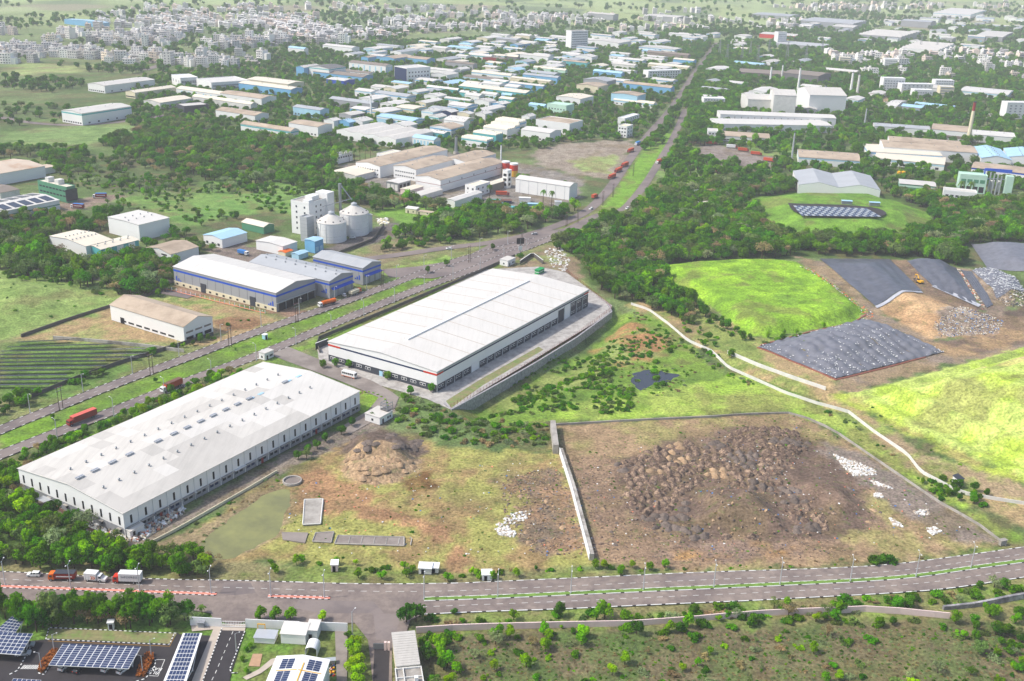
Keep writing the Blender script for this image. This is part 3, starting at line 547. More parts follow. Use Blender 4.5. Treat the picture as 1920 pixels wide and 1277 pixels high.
def shed(name, label, L, N, Rr, h, rise=1.5, wall='white_sheet', roof='roof_white', axis='x', th=None, cat='shed', group=None,
         band=None, low=None, win=None, vents=0, seams=0, flat_roof=False, doors=None, z0=0.0, pad=2, dims=None, bays=1):
    n0, a, b, th = frame(L, N, Rr, h, th, z0)
    if dims: a, b = dims[0] or a, dims[1] or b
    foot(n0, a, b, th, pad)
    r = empty(name, (n0[0], n0[1], z0), th, label, cat, group)
    r['a'] = a; r['b'] = b
    if flat_roof:
        mb = MB(); walls(mb, a, b, h, 0, 'x'); mb.build('wall', wall, r)
        piece('roof', roof, r, .3, a - .3, .3, b - .3, h - .9, h - .5)
        for q in ((0, a, -.05, .3), (0, a, b - .3, b + .05), (-.05, .3, .3, b - .3), (a - .3, a + .05, .3, b - .3)):
            piece('parapet', wall, r, *q, h - 1.2, h + .1)
    elif bays > 1:
        mb = MB(); walls(mb, a, b, h, 0, 'x'); mb.build('wall', wall, r)
        A_, B_ = (a, b / bays) if axis == 'x' else (a / bays, b)
        for i in range(bays):
            q = (0, i * B_, 0) if axis == 'x' else (i * A_, 0, 0)
            mb = MB(); walls(mb, A_, B_, h + .002, rise, axis, h); mb.build('gable', wall, r, q)
            roof_mesh(A_, B_, h, rise, axis, .1).build('roof', roof, r, q)
    else:
        mb = MB(); walls(mb, a, b, h, rise, axis); mb.build('wall', wall, r)
        ROOF[r.name] = roof_mesh(a, b, h, rise, axis).build('roof', roof, r)
    rp = ROOF.get(r.name, r)
    if band:
        for z_a, z_b, m_ in band:
            mb = MB(); p = .06
            mb.prism([(-p, -p), (a + p, -p), (a + p, b + p), (-p, b + p)], z_a, z_b); mb.f = mb.f[:4]; mb.m = mb.m[:4]; mb.build('trim_band', m_, r)
    if low:
        zz, m_ = low; mb = MB(); p = .04
        mb.prism([(-p, -p), (a + p, -p), (a + p, b + p), (-p, b + p)], 0, zz); mb.f = mb.f[:4]; mb.m = mb.m[:4]; mb.build('plinth', m_, r)
    for w in (win or []):                       # (side, count, bottom, width, height, material, margin)
        side, cnt, zb, ww, hh, m_ = w[:6]; mg = w[6] if len(w) > 6 else .04; Ln = a if side == 'r' else b
        for i in range(cnt):
            c = Ln * (mg + (1 - 2 * mg) * (i + .5) / cnt)
            if side == 'r': piece('window', m_, r, c - ww / 2, c + ww / 2, -.09, .05, zb, zb + hh)
            else: piece('window', m_, r, -.09, .05, c - ww / 2, c + ww / 2, zb, zb + hh)
    for side, c, ww, hh, m_ in (doors or []):
        if side == 'r': piece('door', m_, r, c * a - ww / 2, c * a + ww / 2, -.12, .05, 0, hh)
        else: piece('door', m_, r, -.12, .05, c * b - ww / 2, c * b + ww / 2, 0, hh)
    if vents:
        for i in range(vents):
            if axis == 'x': x_, y_ = a * (i + .5) / vents, b * (.5 + (.12 if i % 2 else -.12))
            else: x_, y_ = a * (.5 + (.12 if i % 2 else -.12)), b * (i + .5) / vents
            link('roof_vent', VENT, rp, (x_, y_, h + rise * .76 + .15), 0)
    for i in range(seams):
        c = (i + 1) / (seams + 1)
        if axis == 'x':
            mb = MB(); x_ = a * c; e = .2
            for s0, s1, z_a, z_b in ((0, b / 2, h, h + rise), (b / 2, b, h + rise, h)):
                mb.face([(x_ - .2, s0, z_a + e), (x_ + .2, s0, z_a + e), (x_ + .2, s1, z_b + e), (x_ - .2, s1, z_b + e)])
        else:
            mb = MB(); y_ = b * c; e = .2
            for s0, s1, z_a, z_b in ((0, a / 2, h, h + rise), (a / 2, a, h + rise, h)):
                mb.face([(s0, y_ - .12, z_a + e), (s1, y_ - .12, z_b + e), (s1, y_ + .12, z_b + e), (s0, y_ + .12, z_a + e)])
        mb.build('roof_seam', SEAM, rp)
    return r
SEAM = 'roof_beige'
mb = MB(); mb.cyl(0, 0, -.4, .35, .28, .28, 8); mb.cyl(0, 0, .35, .62, .48, .48, 10); mb.cyl(0, 0, .62, .9, .48, .15, 10); VENT = mb.mesh('turbine_vent', 'metal', True)

# ---- the long white warehouse by the front road
h, rise = 9.2, 2.5
A = shed('warehouse', 'long white warehouse with patched pale roof and slit windows beside the green pond', (34, 869), (230, 963), (674, 735), h, rise, 'white_sheet', 'roof_pale', 'x', TH, 'warehouse', pad=3)
a, b = A['a'], A['b']
mb = MB(); mb.prism([(-.06, -.06), (a + .06, -.06), (a + .06, b + .06), (-.06, b + .06)], 0, 3.3); mb.f = mb.f[:4]; mb.m = mb.m[:4]; mb.build('lower_wall', 'lower_wall', A)
pr = random.Random(4)
nb, nr = 20, 8
for j in range(nr):
    for i in range(nb):
        f0, f1 = j / nr, (j + 1) / nr; y0, y1 = b * f0, b * f1; g_ = lambda yy: h + rise * (1 - abs(yy - b / 2) / (b / 2)) + .195
        k = vnoise(np.array([i * .45 + 3]), np.array([j * .6 + 9]), 1.0)[0] * .75 + pr.random() * .3
        m_ = 'roof_white' if (i > 14 and k > .3) or k > .68 else ('roof_grey' if k < .42 else 'roof_pale')
        x0, x1 = a * i / nb + .03, a * (i + 1) / nb - .03; mb = MB(); mb.face([(x0, y0 + .02, g_(y0)), (x1, y0 + .02, g_(y0)), (x1, y1 - .02, g_(y1)), (x0, y1 - .02, g_(y1))])
        mb.build('roof_panel', m_, ROOF[A.name])
inv = lambda p: (math.cos(-TH) * (p[0] - A.location.x) - math.sin(-TH) * (p[1] - A.location.y), math.sin(-TH) * (p[0] - A.location.x) + math.cos(-TH) * (p[1] - A.location.y))
mb = MB(); mb.box(-1.9, 1.9, -.75, .75, -.3, .25)
for s in (-1, 1): mb.prism([(-1.9, s * .2 - .0 if s > 0 else -.85), (1.9, s * .2 if s > 0 else -.85), (1.9, .85 if s > 0 else -.2), (-1.9, .85 if s > 0 else -.2)], .45, .75)
mb.box(-1.85, 1.85, -.7, .7, .25, .5, 1); RV = mb.mesh('ridge_ventilator', ['silver', 'black_paint'])
for zx, zy in ((418,812),(503,773),(602,728),(697,683),(858,609),(948,568),(1023,534),(1096,498),(1167,466),(1238,433),(1305,403),(1373,373),(1574,280)):
    lx, _ = inv(G(zx / 3, 620 + zy / 3, h + rise + .4)); link('ridge_vent', RV, ROOF[A.name], (lx, b / 2, h + rise + .3), 0, (.85, .75, .75))
for row, ox in ((.3, 0), (.66, 2)):
    for i in range(17):
        yy = b * row; link('roof_vent', VENT, ROOF[A.name], (6 + ox + i * (a - 12) / 17, yy, h + rise * (1 - abs(yy - b / 2) / (b / 2)) + .4))
for c in (.70, .745, .88, .93): piece('skylight', 'roof_blue', ROOF[A.name], a * c, a * c + 3, b / 2 - .7, b / 2 + .7, h + rise + .2, h + rise + .32)
for i in range(nb):                              # right hand wall bays
    x0 = a * i / nb; w = a / nb
    piece('downpipe', 'white_paint', A, x0 - .12, x0 + .12, -.3, -.05, .2, h)
    piece('window', 'dark_void', A, x0 + w * .5 - .4, x0 + w * .5 + .4, -.12, .05, 4.1, 7.2)
    piece('canopy', 'concrete', A, x0 + .6, x0 + w - .5, -1.1, -.05, 3.05, 3.2)
    for q in (.3, .68): piece('window', 'glass' if i % 3 else 'navy', A, x0 + w * q - .8, x0 + w * q + .8, -.14, -.02, 1.35, 2.6)
    if i in (2, 10, 15): piece('door', 'maroon', A, x0 + w * .48 - .6, x0 + w * .48 + .6, -.16, -.03, .05, 2.4)
for i in range(12):
    y0 = b * (i + .45) / 12
    piece('window', 'dark_void', A, -.12, .05, y0 - .4, y0 + .4, 4.1, 7.2)
    if i % 2 == 0: piece('canopy', 'concrete', A, -1.0, -.05, y0 - 1, y0 + 1, 2.7, 2.85); piece('window', 'dark_void', A, -.15, -.03, y0 - .6, y0 + .6, 1.2, 2.4)
def awning(label, u, v, w, d, hh, m_='dirty_white', rz=TH, post=True):
    p = G(u, v); r = empty('awning', (*p, 0), rz, label, 'awning')
    mb = MB(); mb.face([(0, 0, hh), (w, 0, hh), (w, d, hh + .4), (0, d, hh + .4)]); mb.face([(0, d, hh + .3), (w, d, hh + .3), (w, 0, hh - .1), (0, 0, hh - .1)])
    mb.face([(0, 0, hh - .1), (w, 0, hh - .1), (w, 0, hh), (0, 0, hh)]); mb.build('roof_sheet', m_, r)
    if post:
        for x_ in (.1, w - .1): piece('post', 'metal', r, x_ - .07, x_ + .07, .02, .16, 0, hh - .1)
    return r
def hut(name, label, u, v, w, d, hh, wall='white_paint', roof='roof_pale', rz=TH, cat='hut', door='dark_void', slope=.35, win=1, group=None, z0=0.0):
    p = G(u, v, z0); r = empty(name, (*p, z0), rz, label, cat, group); foot(p, w, d, rz, 1)
    mb = MB(); mb.prism([(0, 0), (w, 0), (w, d), (0, d)], 0, [hh, hh, hh + slope, hh + slope]); mb.build('wall', wall, r)
    mb = MB(); mb.prism([(-.25, -.25), (w + .25, -.25), (w + .25, d + .25), (-.25, d + .25)], [hh + .01, hh + .01, hh + slope + .01, hh + slope + .01], [hh + .16, hh + .16, hh + slope + .16, hh + slope + .16]); mb.build('roof', roof, r)
    if door: piece('door', door, r, w * .2, w * .2 + 1.0, -.06, .05, 0, min(2.1, hh * .8))
    for i in range(win):
        c = w * (.55 + .35 * (i + .5) / max(1, win)); piece('window', 'glass', r, c - .5, c + .5, -.06, .05, 1.0, 2.0); piece('window', 'glass', r, -.06, .05, d * .5 - .5, d * .5 + .5, 1.0, 2.0)
    return r
awning('white sheet awning on posts by the red door of the patched warehouse', 443, 898, 6, 4.5, 3.2)
awning('small awning over a trolley at the patched warehouse wall', 368, 938, 3.4, 3, 2.9)
awning('dark corrugated awning over the waste heaps at the warehouse corner', 283, 985, 6, 4, 3.0, 'roof_dark')
awning('grey sheet awning at the left gable of the patched warehouse', 100, 950, 5, 3.5, 3.0, 'roof_steel', TH + R(90))
hut('container_hut', 'white site cabin standing at the corner of the patched warehouse', 245, 1010, 6, 2.6, 2.7, win=0)
hut('pump_room', 'flat roofed white pump room with open rooftop frame near the warehouse lawn', 712, 797, 9, 8, 3.4, win=2, slope=0)
hut('gate_house', 'small white gate house at the entrance behind the patched warehouse', 497, 676, 6, 4, 3.6, win=2, slope=0)
r = hut('rooftop_frame', 'dark open steel frame standing over the white pump room', 726, 772, 4, 3.6, .3, 'dark_wall', 'roof_dark', win=0, slope=0, door=None, z0=3.6)
for q in ((0, 0), (3.8, 0), (0, 3.4), (3.8, 3.4)): piece('post', 'metal', r, q[0], q[0] + .2, q[1], q[1] + .2, .47, 3.4)
for z_ in (1.8, 3.2): piece('rail', 'metal', r, 0, 4, 0, .2, z_, z_ + .2); piece('rail', 'metal', r, 0, .2, 0, 3.6, z_, z_ + .2); piece('rail', 'metal', r, 0, 4, 3.4, 3.6, z_, z_ + .2)

# ---- the new white warehouse with the navy stripe
h, rise = 10.2, 1.9
B = shed('warehouse', 'new white warehouse with navy stripe, red corners and a long ridge vent', (615.4, 638.4), (819, 697), (1103.5, 541), h, rise, 'white_sheet', 'roof_white', 'x', TH, 'warehouse', seams=10, pad=3)
a, b = B['a'], B['b']
def ring(z_a, z_b, p, m_, nm):
    mb = MB(); mb.prism([(-p, -p), (a + p, -p), (a + p, b + p), (-p, b + p)], z_a, z_b); mb.f = mb.f[:4]; mb.m = mb.m[:4]; mb.build(nm, m_, B)
ring(0, 3.5, .08, 'charcoal', 'lower_wall'); ring(8.2, 8.95, .08, 'navy', 'stripe'); piece('gutter', 'galv', B, -.3, a + .3, -.5, -.05, 9.5, 10.1)
for q in ((-.12, -.04, -.12, 7.5), (-.12, -.04, b - 7.5, b + .12)): piece('corner_stripe', 'red_paint', B, *q, 8.15, 9.0)
piece('corner_stripe', 'red_paint', B, -.12, 5, -.12, -.04, 8.15, 9.0); piece('corner_stripe', 'red_paint', B, a - 5, a + .12, -.12, -.04, 8.15, 9.0)
piece('ridge_vent', 'white_sheet', ROOF[B.name], 20, a - 13, b / 2 - 1.0, b / 2 + 1.0, h + rise - .2, h + rise + .9); piece('ridge_slot', 'charcoal', ROOF[B.name], 20, a - 13, b / 2 + 1.0, b / 2 + 1.2, h + rise + .5, h + rise + .8)
nbay = 21
for i in range(nbay):
    x0 = a * i / nbay; w = a / nbay; big = i > 16
    piece('pilaster', 'galv', B, x0 - .2, x0 + .2, -.35, -.08, 0, 3.7 if not big else 8)
    if big:
        piece('panel', 'charcoal' if i != 17 else 'white_sheet', B, x0 + .25, x0 + w - .25, -.14, -.05, 0, 7.6)
    if i == 4: piece('door', 'white_sheet', B, x0 + .4, x0 + w - .2, -.2, -.09, 0, 4.4); continue
    if i == 16: piece('door', 'charcoal', B, x0 + .6, x0 + w - .3, -.25, -.12, 0, 7.2); continue
    for q in (.3, .62):
        for zb in ((1.5,) if not big else (1.2, 5.6)):
            if i == 17: continue
            fr = piece('window_frame', 'white_paint', B, x0 + w * q - .75, x0 + w * q + .75, -.2, -.08, zb, zb + 1.3)
            link('pane', ubox('glass'), fr, (0, -.6, 0), 0, (.78, .3, .74))
for i in range(12):
    if i == 6: piece('door', 'sky_sheet', B, -.2, -.08, b * .5 - 1, b * .5 + 1, 0, 2.6); continue
    for q in (.3, .62):
        y0 = b * (i + q) / 12; fr = piece('window_frame', 'white_paint', B, -.2, -.08, y0 - .75, y0 + .75, 1.5, 2.8); link('pane', ubox('glass'), fr, (-.6, 0, 0), 0, (.3, .78, .74))
# paved apron, retaining wall, fence
tag(sheet('apron', flat(845,768,800,748,600,690,595,655,912,505,1010,500,1060,510,1148,573,1140,590,1000,675), .04, 'paver'), kind='structure')
tag(sheet('grass_strip', flat(836,752,900,712,1010,650,1019,656,906,722,846,765), .052, 'gravel'), kind='structure')
tag(sheet('service_road', flat(505,665,540,650,700,715,735,735,748,745,740,765,690,795,655,815,640,800,690,770,710,745,640,715), .045, 'pave_plain'), kind='structure')
def wall(name, label, pts, z0, z1, w, m_, cat='wall', px=True, group=None, seg=None, cap=None):
    P = GP(pts) if px else np.asarray(pts, float)
    o0 = P[0].copy(); r = empty(name, (*o0, 0), 0, label, cat, group)
    P = resample(P, seg) if seg else P; P = P - o0; a_, b_ = offset(P, w / 2), offset(P, -w / 2)
    zs0 = [z0] * len(P) if np.isscalar(z0) else np.interp(np.linspace(0, 1, len(P)), np.linspace(0, 1, len(z0)), z0)
    zs1 = [z1] * len(P) if np.isscalar(z1) else np.interp(np.linspace(0, 1, len(P)), np.linspace(0, 1, len(z1)), z1)
    for i in range(len(P) - 1):
        mb = MB(); g_ = (P[i + 1] - P[i]) * .004
        mb.prism([a_[i], b_[i], b_[i + 1] - g_, a_[i + 1] - g_], [zs0[i], zs0[i], zs0[i + 1], zs0[i + 1]], [zs1[i], zs1[i], zs1[i + 1], zs1[i + 1]])
        mb.build('wall_panel', m_, r)
        if cap:
            mb = MB(); c_, d_ = offset(P, w / 2 + .08), offset(P, -w / 2 - .08); mb.prism([c_[i], d_[i], d_[i + 1] - g_, c_[i + 1] - g_], [zs1[i] + .01, zs1[i] + .01, zs1[i + 1] + .01, zs1[i + 1] + .01], [zs1[i] + .12, zs1[i] + .12, zs1[i + 1] + .12, zs1[i + 1] + .12]); mb.build('coping', cap, r)
    return r
wall('retaining_wall', 'tall grey stone retaining wall below the paved apron of the new warehouse', flat(833,757,845,769,920,728,1000,683,1080,634,1148,584,1140,572), -7, .35, .9, 'stone_wall', seg=8)
def fence(name, label, pts, hh, m_='maroon', step=2.5, z0=0.0):
    P = resample(GP(pts), step); o0 = P[0].copy(); r = empty(name, (*o0, z0), 0, label, 'fence'); P = P - o0
    post = MB().box(-.06, .06, -.06, .06, 0, hh).mesh('post', m_)
    for p in P: link('post', post, r, (*p, 0))
    for z_ in (.35, .7, .97):
        mb = MB()
        for i in range(len(P) - 1): mb.bar((*P[i], hh * z_), (*P[i + 1], hh * z_), .05)
        mb.build('wire_rail', m_, r)
    return r
fence('fence', 'rust red post fence on top of the stone retaining wall', flat(845,765,920,724,1000,679,1080,630,1147,580,1138,570,1060,508), 1.9)
hut('guard_room', 'white guard room on the far corner beyond the navy striped warehouse', 952, 500, 9, 6, 3.8, slope=0, win=2)
r = hut('generator', 'bright green generator container with white stripe behind the new warehouse', 1010, 515, 7, 3, 2.6, 'green_paint', 'green_paint', win=0, slope=0, door=None); piece('stripe', 'white_paint', r, -.05, 7.05, -.05, 3.05, 1.15, 1.45)
wall('boundary_wall', 'stepped grey boundary wall with white stripes at the far corner of the new warehouse', flat(975,496,998,480,1018,495), 0, 2.6, .3, 'dark_wall', seg=6, cap='white_paint')
wall('boundary_wall', 'dark boundary wall between the navy striped warehouse and the main road', flat(600,662,590,640,720,587,860,528,965,482), 0, 1.9, .3, 'dark_wall', seg=10)
wall('boundary_wall', 'low grey boundary wall with white rails behind the new warehouse corner', flat(592,655,615,646), 0, 3.2, .3, 'charcoal', seg=4, cap='white_paint')

# ---- grey sheds with blue bands
BB = dict(wall='sheet_grey', axis='y', cat='shed')
def blueshed(label, L, N, Rr, h, roof, rise, seams=0, vents=0, open_=False):
    r = shed('industrial_shed', label, L, N, Rr, h, rise, 'sheet_grey', roof, 'y', TH, 'shed', band=[(h - 2.6, h - 1.5, 'blue_paint')], seams=seams, vents=vents)
    a, b = r['a'], r['b']
    for i in range(int(b / 6)): piece('wall_joint', 'charcoal', r, -.05, .02, i * 6.2 + 3, i * 6.2 + 3.12, 2.5, h - 2.7)
    for k, (y_, z_b) in enumerate(((2.2, 5.6), (3.8, 4.6), (5.2, 3.6))): piece('logo_bar', 'blue_paint', r, -.1, .02, y_, y_ + .9, 2.8, z_b)
    for k, (y_, z_b) in enumerate(((b - 4.4, 4.6), (b - 2.6, 5.6), (b - 5.9, 3.6))): piece('logo_bar', 'blue_paint', r, -.1, .02, y_, y_ + .9, 2.8, z_b)
    if not open_:
        mb = MB(); mb.prism([(1, -2.2), (a - 1, -2.2), (a - 1, -.05), (1, -.05)], [5.2, 5.2, 6, 6], [5.4, 5.4, 6.2, 6.2]); mb.build('canopy', 'blue_paint', r)
        for i in range(3): piece('door', 'galv', r, a * (.1 + .3 * i), a * (.1 + .3 * i) + a * .2, -.1, .05, 0, 4.6)
    return r
SEAM = 'roof_grey'
Cc = blueshed('largest grey shed with a blue band and white roof beside the main road', (324.7, 501.6), (517.2, 549.3), (590.5, 522.3), 11, 'roof_white', 2.6, seams=12, open_=True)
a, b = Cc['a'], Cc['b']
mb = MB(); mb.prism([(-.3, -.02), (-.04, -.02), (-.04, b), (-.3, b)], 0, 2.6); mb.build('plinth', 'cream_paint', Cc)
for i in range(15): piece('opening', 'dark_void', Cc, -.36, -.28, b * (i + .5) / 15 - .8, b * (i + .5) / 15 + .8, .6, 1.7)
for c in (.22, .7): piece('door', 'charcoal', Cc, -.4, -.05, b * c - 2, b * c + 2, 0, 5.2)
piece('opening', 'dark_void', Cc, 1, a - .5, -.1, .05, 0, 4.6)
for i in range(6): piece('column', 'metal', Cc, 1 + (a - 2) * i / 5 - .2, 1 + (a - 2) * i / 5 + .2, -.6, -.2, 0, 4.8)
piece('beam', 'galv', Cc, 0, a, -.7, -.12, 4.6, 5.1)
blueshed('middle grey shed with a blue band and steel roof behind the largest one', (468, 489), (617.5, 527.5), (661.5, 509), 10.5, 'roof_steel', 2.2, vents=16)
blueshed('smallest grey shed with a blue band nearest the silos', (587, 479), (680, 503), (714, 487), 10.5, 'roof_steel', 2.0, seams=6)
def picket(label, pts, n, hh=1.6):
    P = GP(pts); P = P[0] + (P[1] - P[0]) * np.linspace(0, 1, n)[:, None]; o0 = P[0].copy(); r = empty('picket_fence', (*o0, 0), 0, label, 'fence')
    pm = MB().box(-.16, .16, -.16, .16, 0, hh).mesh('post', 'white_paint')
    for p in P: link('post', pm, r, (*(p - o0), 0))
    mb = MB(); q = P[-1] - o0; mb.bar((0, 0, .25), (*q, .25), .35); mb.build('base_rail', 'salmon', r); return r
picket('row of white concrete posts along the blue banded shed', flat(305,541,497,588), 22, 2.0)
# ---- white shed with tan roof
D = shed('industrial_shed', 'white shed with a tan roof standing alone above the ground solar rows', (206, 573), (344, 613), (398, 594.5), 8.5, 3.0, 'white_sheet', 'roof_beige', 'y', R(58.5), 'shed', seams=0,
     win=[('l', 7, 1.0, 4.2, .9, 'dark_void', .12), ('r', 3, 4.4, 4.6, .9, 'roof_brown', .03), ('r', 3, .6, 4.6, 1.8, 'dark_void', .03)], doors=[('l', .84, 3, 3.2, 'dark_void')])
# ---- silos
T = shed('grain_tower', 'tall white windowed grain tower standing beside the two silos', (545, 379), (579, 381), (622, 367), 23, 0, 'white_paint', 'concrete', 'x', R(62), 'tower', flat_roof=True, pad=3)
a, b = T['a'], T['b']
for i in range(5):
    for c in (.25, .7): piece('window', 'glass', T, -.1, .05, b * c - .6, b * c + .6, 3.4 + i * 3.8, 4.8 + i * 3.8)
    for c in (.3, .5): piece('window', 'glass', T, a * c - .6, a * c + .6, -.1, .05, 3.4 + i * 3.8, 4.8 + i * 3.8)
piece('stair_tower', 'white_paint', T, a * .72, a + .6, -1.6, b * .55, 0, 26.5); piece('roof_room', 'white_paint', T, a * .3, a * .6, b * .2, b * .6, 22.5, 25.5); piece('roof_room', 'white_paint', T, .4, a * .2, .4, b * .35, 22.5, 24.5)
for i, (u, v, rr, lb) in enumerate(((622, 457, 9.8, 'nearer white corrugated silo with a grey conical roof'), (665, 444, 9.8, 'farther white corrugated silo with a grey conical roof and catwalk'))):
    p = G(u, v); p = p + np.array([-1.5, rr]); r = empty('silo', (*p, 0), 0, lb, 'silo', 'grain silos'); foot(p - rr, 2 * rr, 2 * rr, 0)
    hh = 13.2 if i == 0 else 15
    for k in range(6): mb = MB(); mb.cyl(0, 0, hh * k / 6, hh * (k + 1) / 6 - .06, rr + .04 * (k % 2), n=40, cap=False); mb.build('ring', 'white_paint', r, smooth=True)
    mb = MB(); mb.cyl(0, 0, hh, hh + 4.6, rr + .3, 2.2, 40); sroof = mb.build('roof', 'roof_pale', r, smooth=False)
    mb = MB(); mb.cyl(0, 0, hh + 4.5, hh + 6, 2.3, 2.0, 16); mb.cyl(0, 0, hh + 6, hh + 7, 2.2, .3, 16); mb.build('cap', 'galv', sroof)
    for k in range(10): an = k * .628; piece('roof_hatch', 'charcoal', sroof, math.cos(an) * rr * .85 - .35, math.cos(an) * rr * .85 + .35, math.sin(an) * rr * .85 - .35, math.sin(an) * rr * .85 + .35, hh + .5, hh + 1.5)
    for k in range(14): an = k * .4488; piece('rib', 'white_sheet', r, math.cos(an) * (rr + .12) - .1, math.cos(an) * (rr + .12) + .1, math.sin(an) * (rr + .12) - .1, math.sin(an) * (rr + .12) + .1, 0, hh)
p0, p1 = G(622, 455), G(660, 440); r = empty('conveyor', (*p0, 0), 0, 'grey lattice conveyor bridging the two silo tops to the tower', 'conveyor'); q = p1 - p0
for s in (-.5, .5):
    mb = MB(); mb.bar((-8, 14 + s, 21), (q[0] - 1, q[1] + 10 + s, 23), .25); mb.build('rail', 'metal', r)
    mb = MB(); mb.bar((q[0] - 9, q[1] + 14 + s, 31), (q[0] - 1, q[1] + 10 + s, 22), .4); mb.build('chute', 'metal', r)
mb = MB(); mb.cyl(q[0] - 10, q[1] + 15, 0, 32, .9, 1.2, 8); mb.build('elevator_leg', 'metal', r)
shed('grain_shed', 'white flat roofed shed at the foot of the grain tower', (480, 449), (530, 462), (557, 440), 6, .8, 'white_sheet', 'roof_white', 'x', R(60), 'shed')
r = shed('dryer_tower', 'grey steel clad dryer tower in front of the white grain tower', (557, 404), (575, 408), (580, 398), 17, 0, 'roof_steel', 'galv', 'x', R(60), 'tower', flat_roof=True, dims=(7, 6))
for i in range(6): piece('cladding_joint', 'metal', r, -.06, 7.06, -.06, 6.06, 2 + 2.5 * i, 2.15 + 2.5 * i)
shed('pump_shed', 'bright blue clad box shed in front of the nearer silo', (571, 448), (590, 453), (606, 447), 8, .6, 'blue_sheet', 'roof_blue', 'x', R(60), 'shed', win=[('r', 2, 1, 2.4, 3, 'sky_sheet')])
shed('site_hut', 'small hut with a pale blue roof behind the grey sheds', (553, 474), (560, 478), (579, 470), 3.4, .7, 'sky_sheet', 'roof_blue', 'x', R(60), 'hut', dims=(9, 6))
shed('site_hut', 'small hut with an orange red roof beside the grain shed', (529, 470), (535, 474), (548, 470), 3, .6, 'cream_paint', 'orange_paint', 'x', R(60), 'hut', dims=(7, 6))
shed('plant_room', 'white louvred plant room beyond the farther silo', (683, 402), (690, 405), (698, 400), 12, .3, 'dirty_white', 'roof_pale', 'x', R(60), 'shed', win=[('l', 4, 3, 2, .5, 'charcoal'), ('l', 4, 6, 2, .5, 'charcoal'), ('l', 4, 9, 2, .5, 'charcoal')])
wall('boundary_wall', 'long dark wall curving from the silos down to the junction', flat(720,425,700,452,640,475,605,492), 0, 2.2, .3, 'dark_wall', seg=8)
# ---------------------------------------------------------------- factory in the middle distance
FW = [('l', 9, 5.6, 1.3, 1.1, 'glass', .06), ('l', 9, 2.0, 1.3, 1.1, 'glass', .06)]
shed('factory_hall', 'long factory hall with beige roof at the back left of the central factory', (667, 302.5), (712.5, 312), (839, 290), 10, 1.8, 'white_sheet', 'roof_beige', 'x', R(58), 'factory', win=FW, vents=9)
shed('factory_hall', 'middle factory hall with beige roof and two rows of small windows', (738, 309), (780, 318), (852, 308), 10, 1.8, 'white_sheet', 'roof_beige', 'x', R(58), 'factory', win=FW, vents=4)
shed('factory_hall', 'factory hall with beige roof at the back right of the central factory', (833, 294.6), (873, 303.5), (930, 296), 10, 1.6, 'white_sheet', 'roof_beige', 'x', R(58), 'factory', win=FW, vents=8)
shed('factory_hall', 'widest front hall of the central factory under a beige roof', (779.6, 324.4), (826, 338), (946, 320), 10, 2.0, 'white_sheet', 'roof_beige', 'x', R(58), 'factory', win=[('r', 5, 6, 1.2, 1.6, 'metal')], vents=6, band=[(5.6, 5.9, 'maroon')])
shed('factory_shed', 'low shed with a cream roof on the left of the central factory', (620, 314), (668, 330), (712, 322), 5, 1.2, 'dirty_white', 'roof_cream', 'x', R(58), 'shed')
shed('factory_shed', 'open white canopy over tanks in the central factory yard', (735, 337), (747, 344), (770, 338), 7, .4, 'metal', 'roof_white', 'x', R(58), 'shed', win=[('l', 3, .5, 3, 5, 'dirty_white'), ('r', 3, .5, 3, 5, 'dark_void')])
shed('factory_shed', 'small pinkish walled store in front of the central factory', (757, 352), (768, 357), (794, 349), 4.5, .4, 'pink_paint', 'roof_cream', 'x', R(58), 'shed')
shed('factory_shed', 'small columned store with a pale roof by the central factory trees', (778, 361), (790, 367), (830, 361), 4, .3, 'dirty_white', 'roof_pale', 'x', R(58), 'shed', win=[('l', 4, .3, 2, 3, 'dark_void')])
shed('factory_shed', 'white shed with a bright roof in front of the central factory', (837, 370), (853, 377), (904, 363), 5.5, 1.0, 'white_sheet', 'roof_white', 'x', R(58), 'shed')
shed('office_block', 'white two storey office block attached to the central factory', (872, 343), (892, 349), (919, 341), 9, 0, 'white_paint', 'roof_cream', 'x', R(58), 'office', flat_roof=True, win=[('l', 2, 5.4, 1.6, 1.4, 'glass'), ('l', 2, 1.6, 1.6, 1.4, 'glass'), ('r', 3, 5.4, 1.6, 1.4, 'glass'), ('r', 3, 1.6, 1.6, 1.4, 'glass')])
shed('loading_canopy', 'loading canopy beside the white two storey office', (919, 345), (921, 347), (951, 338), 6, .3, 'roof_brown', 'roof_cream', 'x', R(58), 'canopy', dims=(30, 7))
shed('stair_tower', 'white open stair tower beside the red and yellow tanks', (945, 318), (952, 320), (959, 316), 15, 0, 'white_paint', 'white_paint', 'x', R(58), 'tower', flat_roof=True, dims=(6, 5), win=[('l', 1, z_, 3, 2.2, 'dark_void') for z_ in (2, 6, 10)] + [('r', 1, z_, 3, 2.2, 'dark_void') for z_ in (2, 6, 10)])
shed('warehouse', 'plain white windowless warehouse beside the far road bend', (967, 342), (1068, 350), (1083, 330), 11, 1.6, 'white_sheet', 'roof_white', 'y', R(62), 'warehouse', win=[('l', 6, 0, .25, 11, 'galv', 0)])
shed('office_block', 'low white office among palms left of the central factory', (619, 287), (632, 291), (661, 283), 8, 0, 'white_paint', 'roof_pale', 'x', R(58), 'office', flat_roof=True, win=[('l', 3, 4.5, 2, 1.4, 'glass'), ('r', 6, 4.5, 2, 1.4, 'glass')])
shed('office_block', 'second low white office behind the palms left of the factory', (712, 286), (722, 290), (752, 284), 7, 0, 'white_paint', 'roof_cream', 'x', R(58), 'office', flat_roof=True, win=[('l', 3, 3.5, 2, 1.4, 'glass'), ('r', 6, 3.5, 2, 1.4, 'glass')])
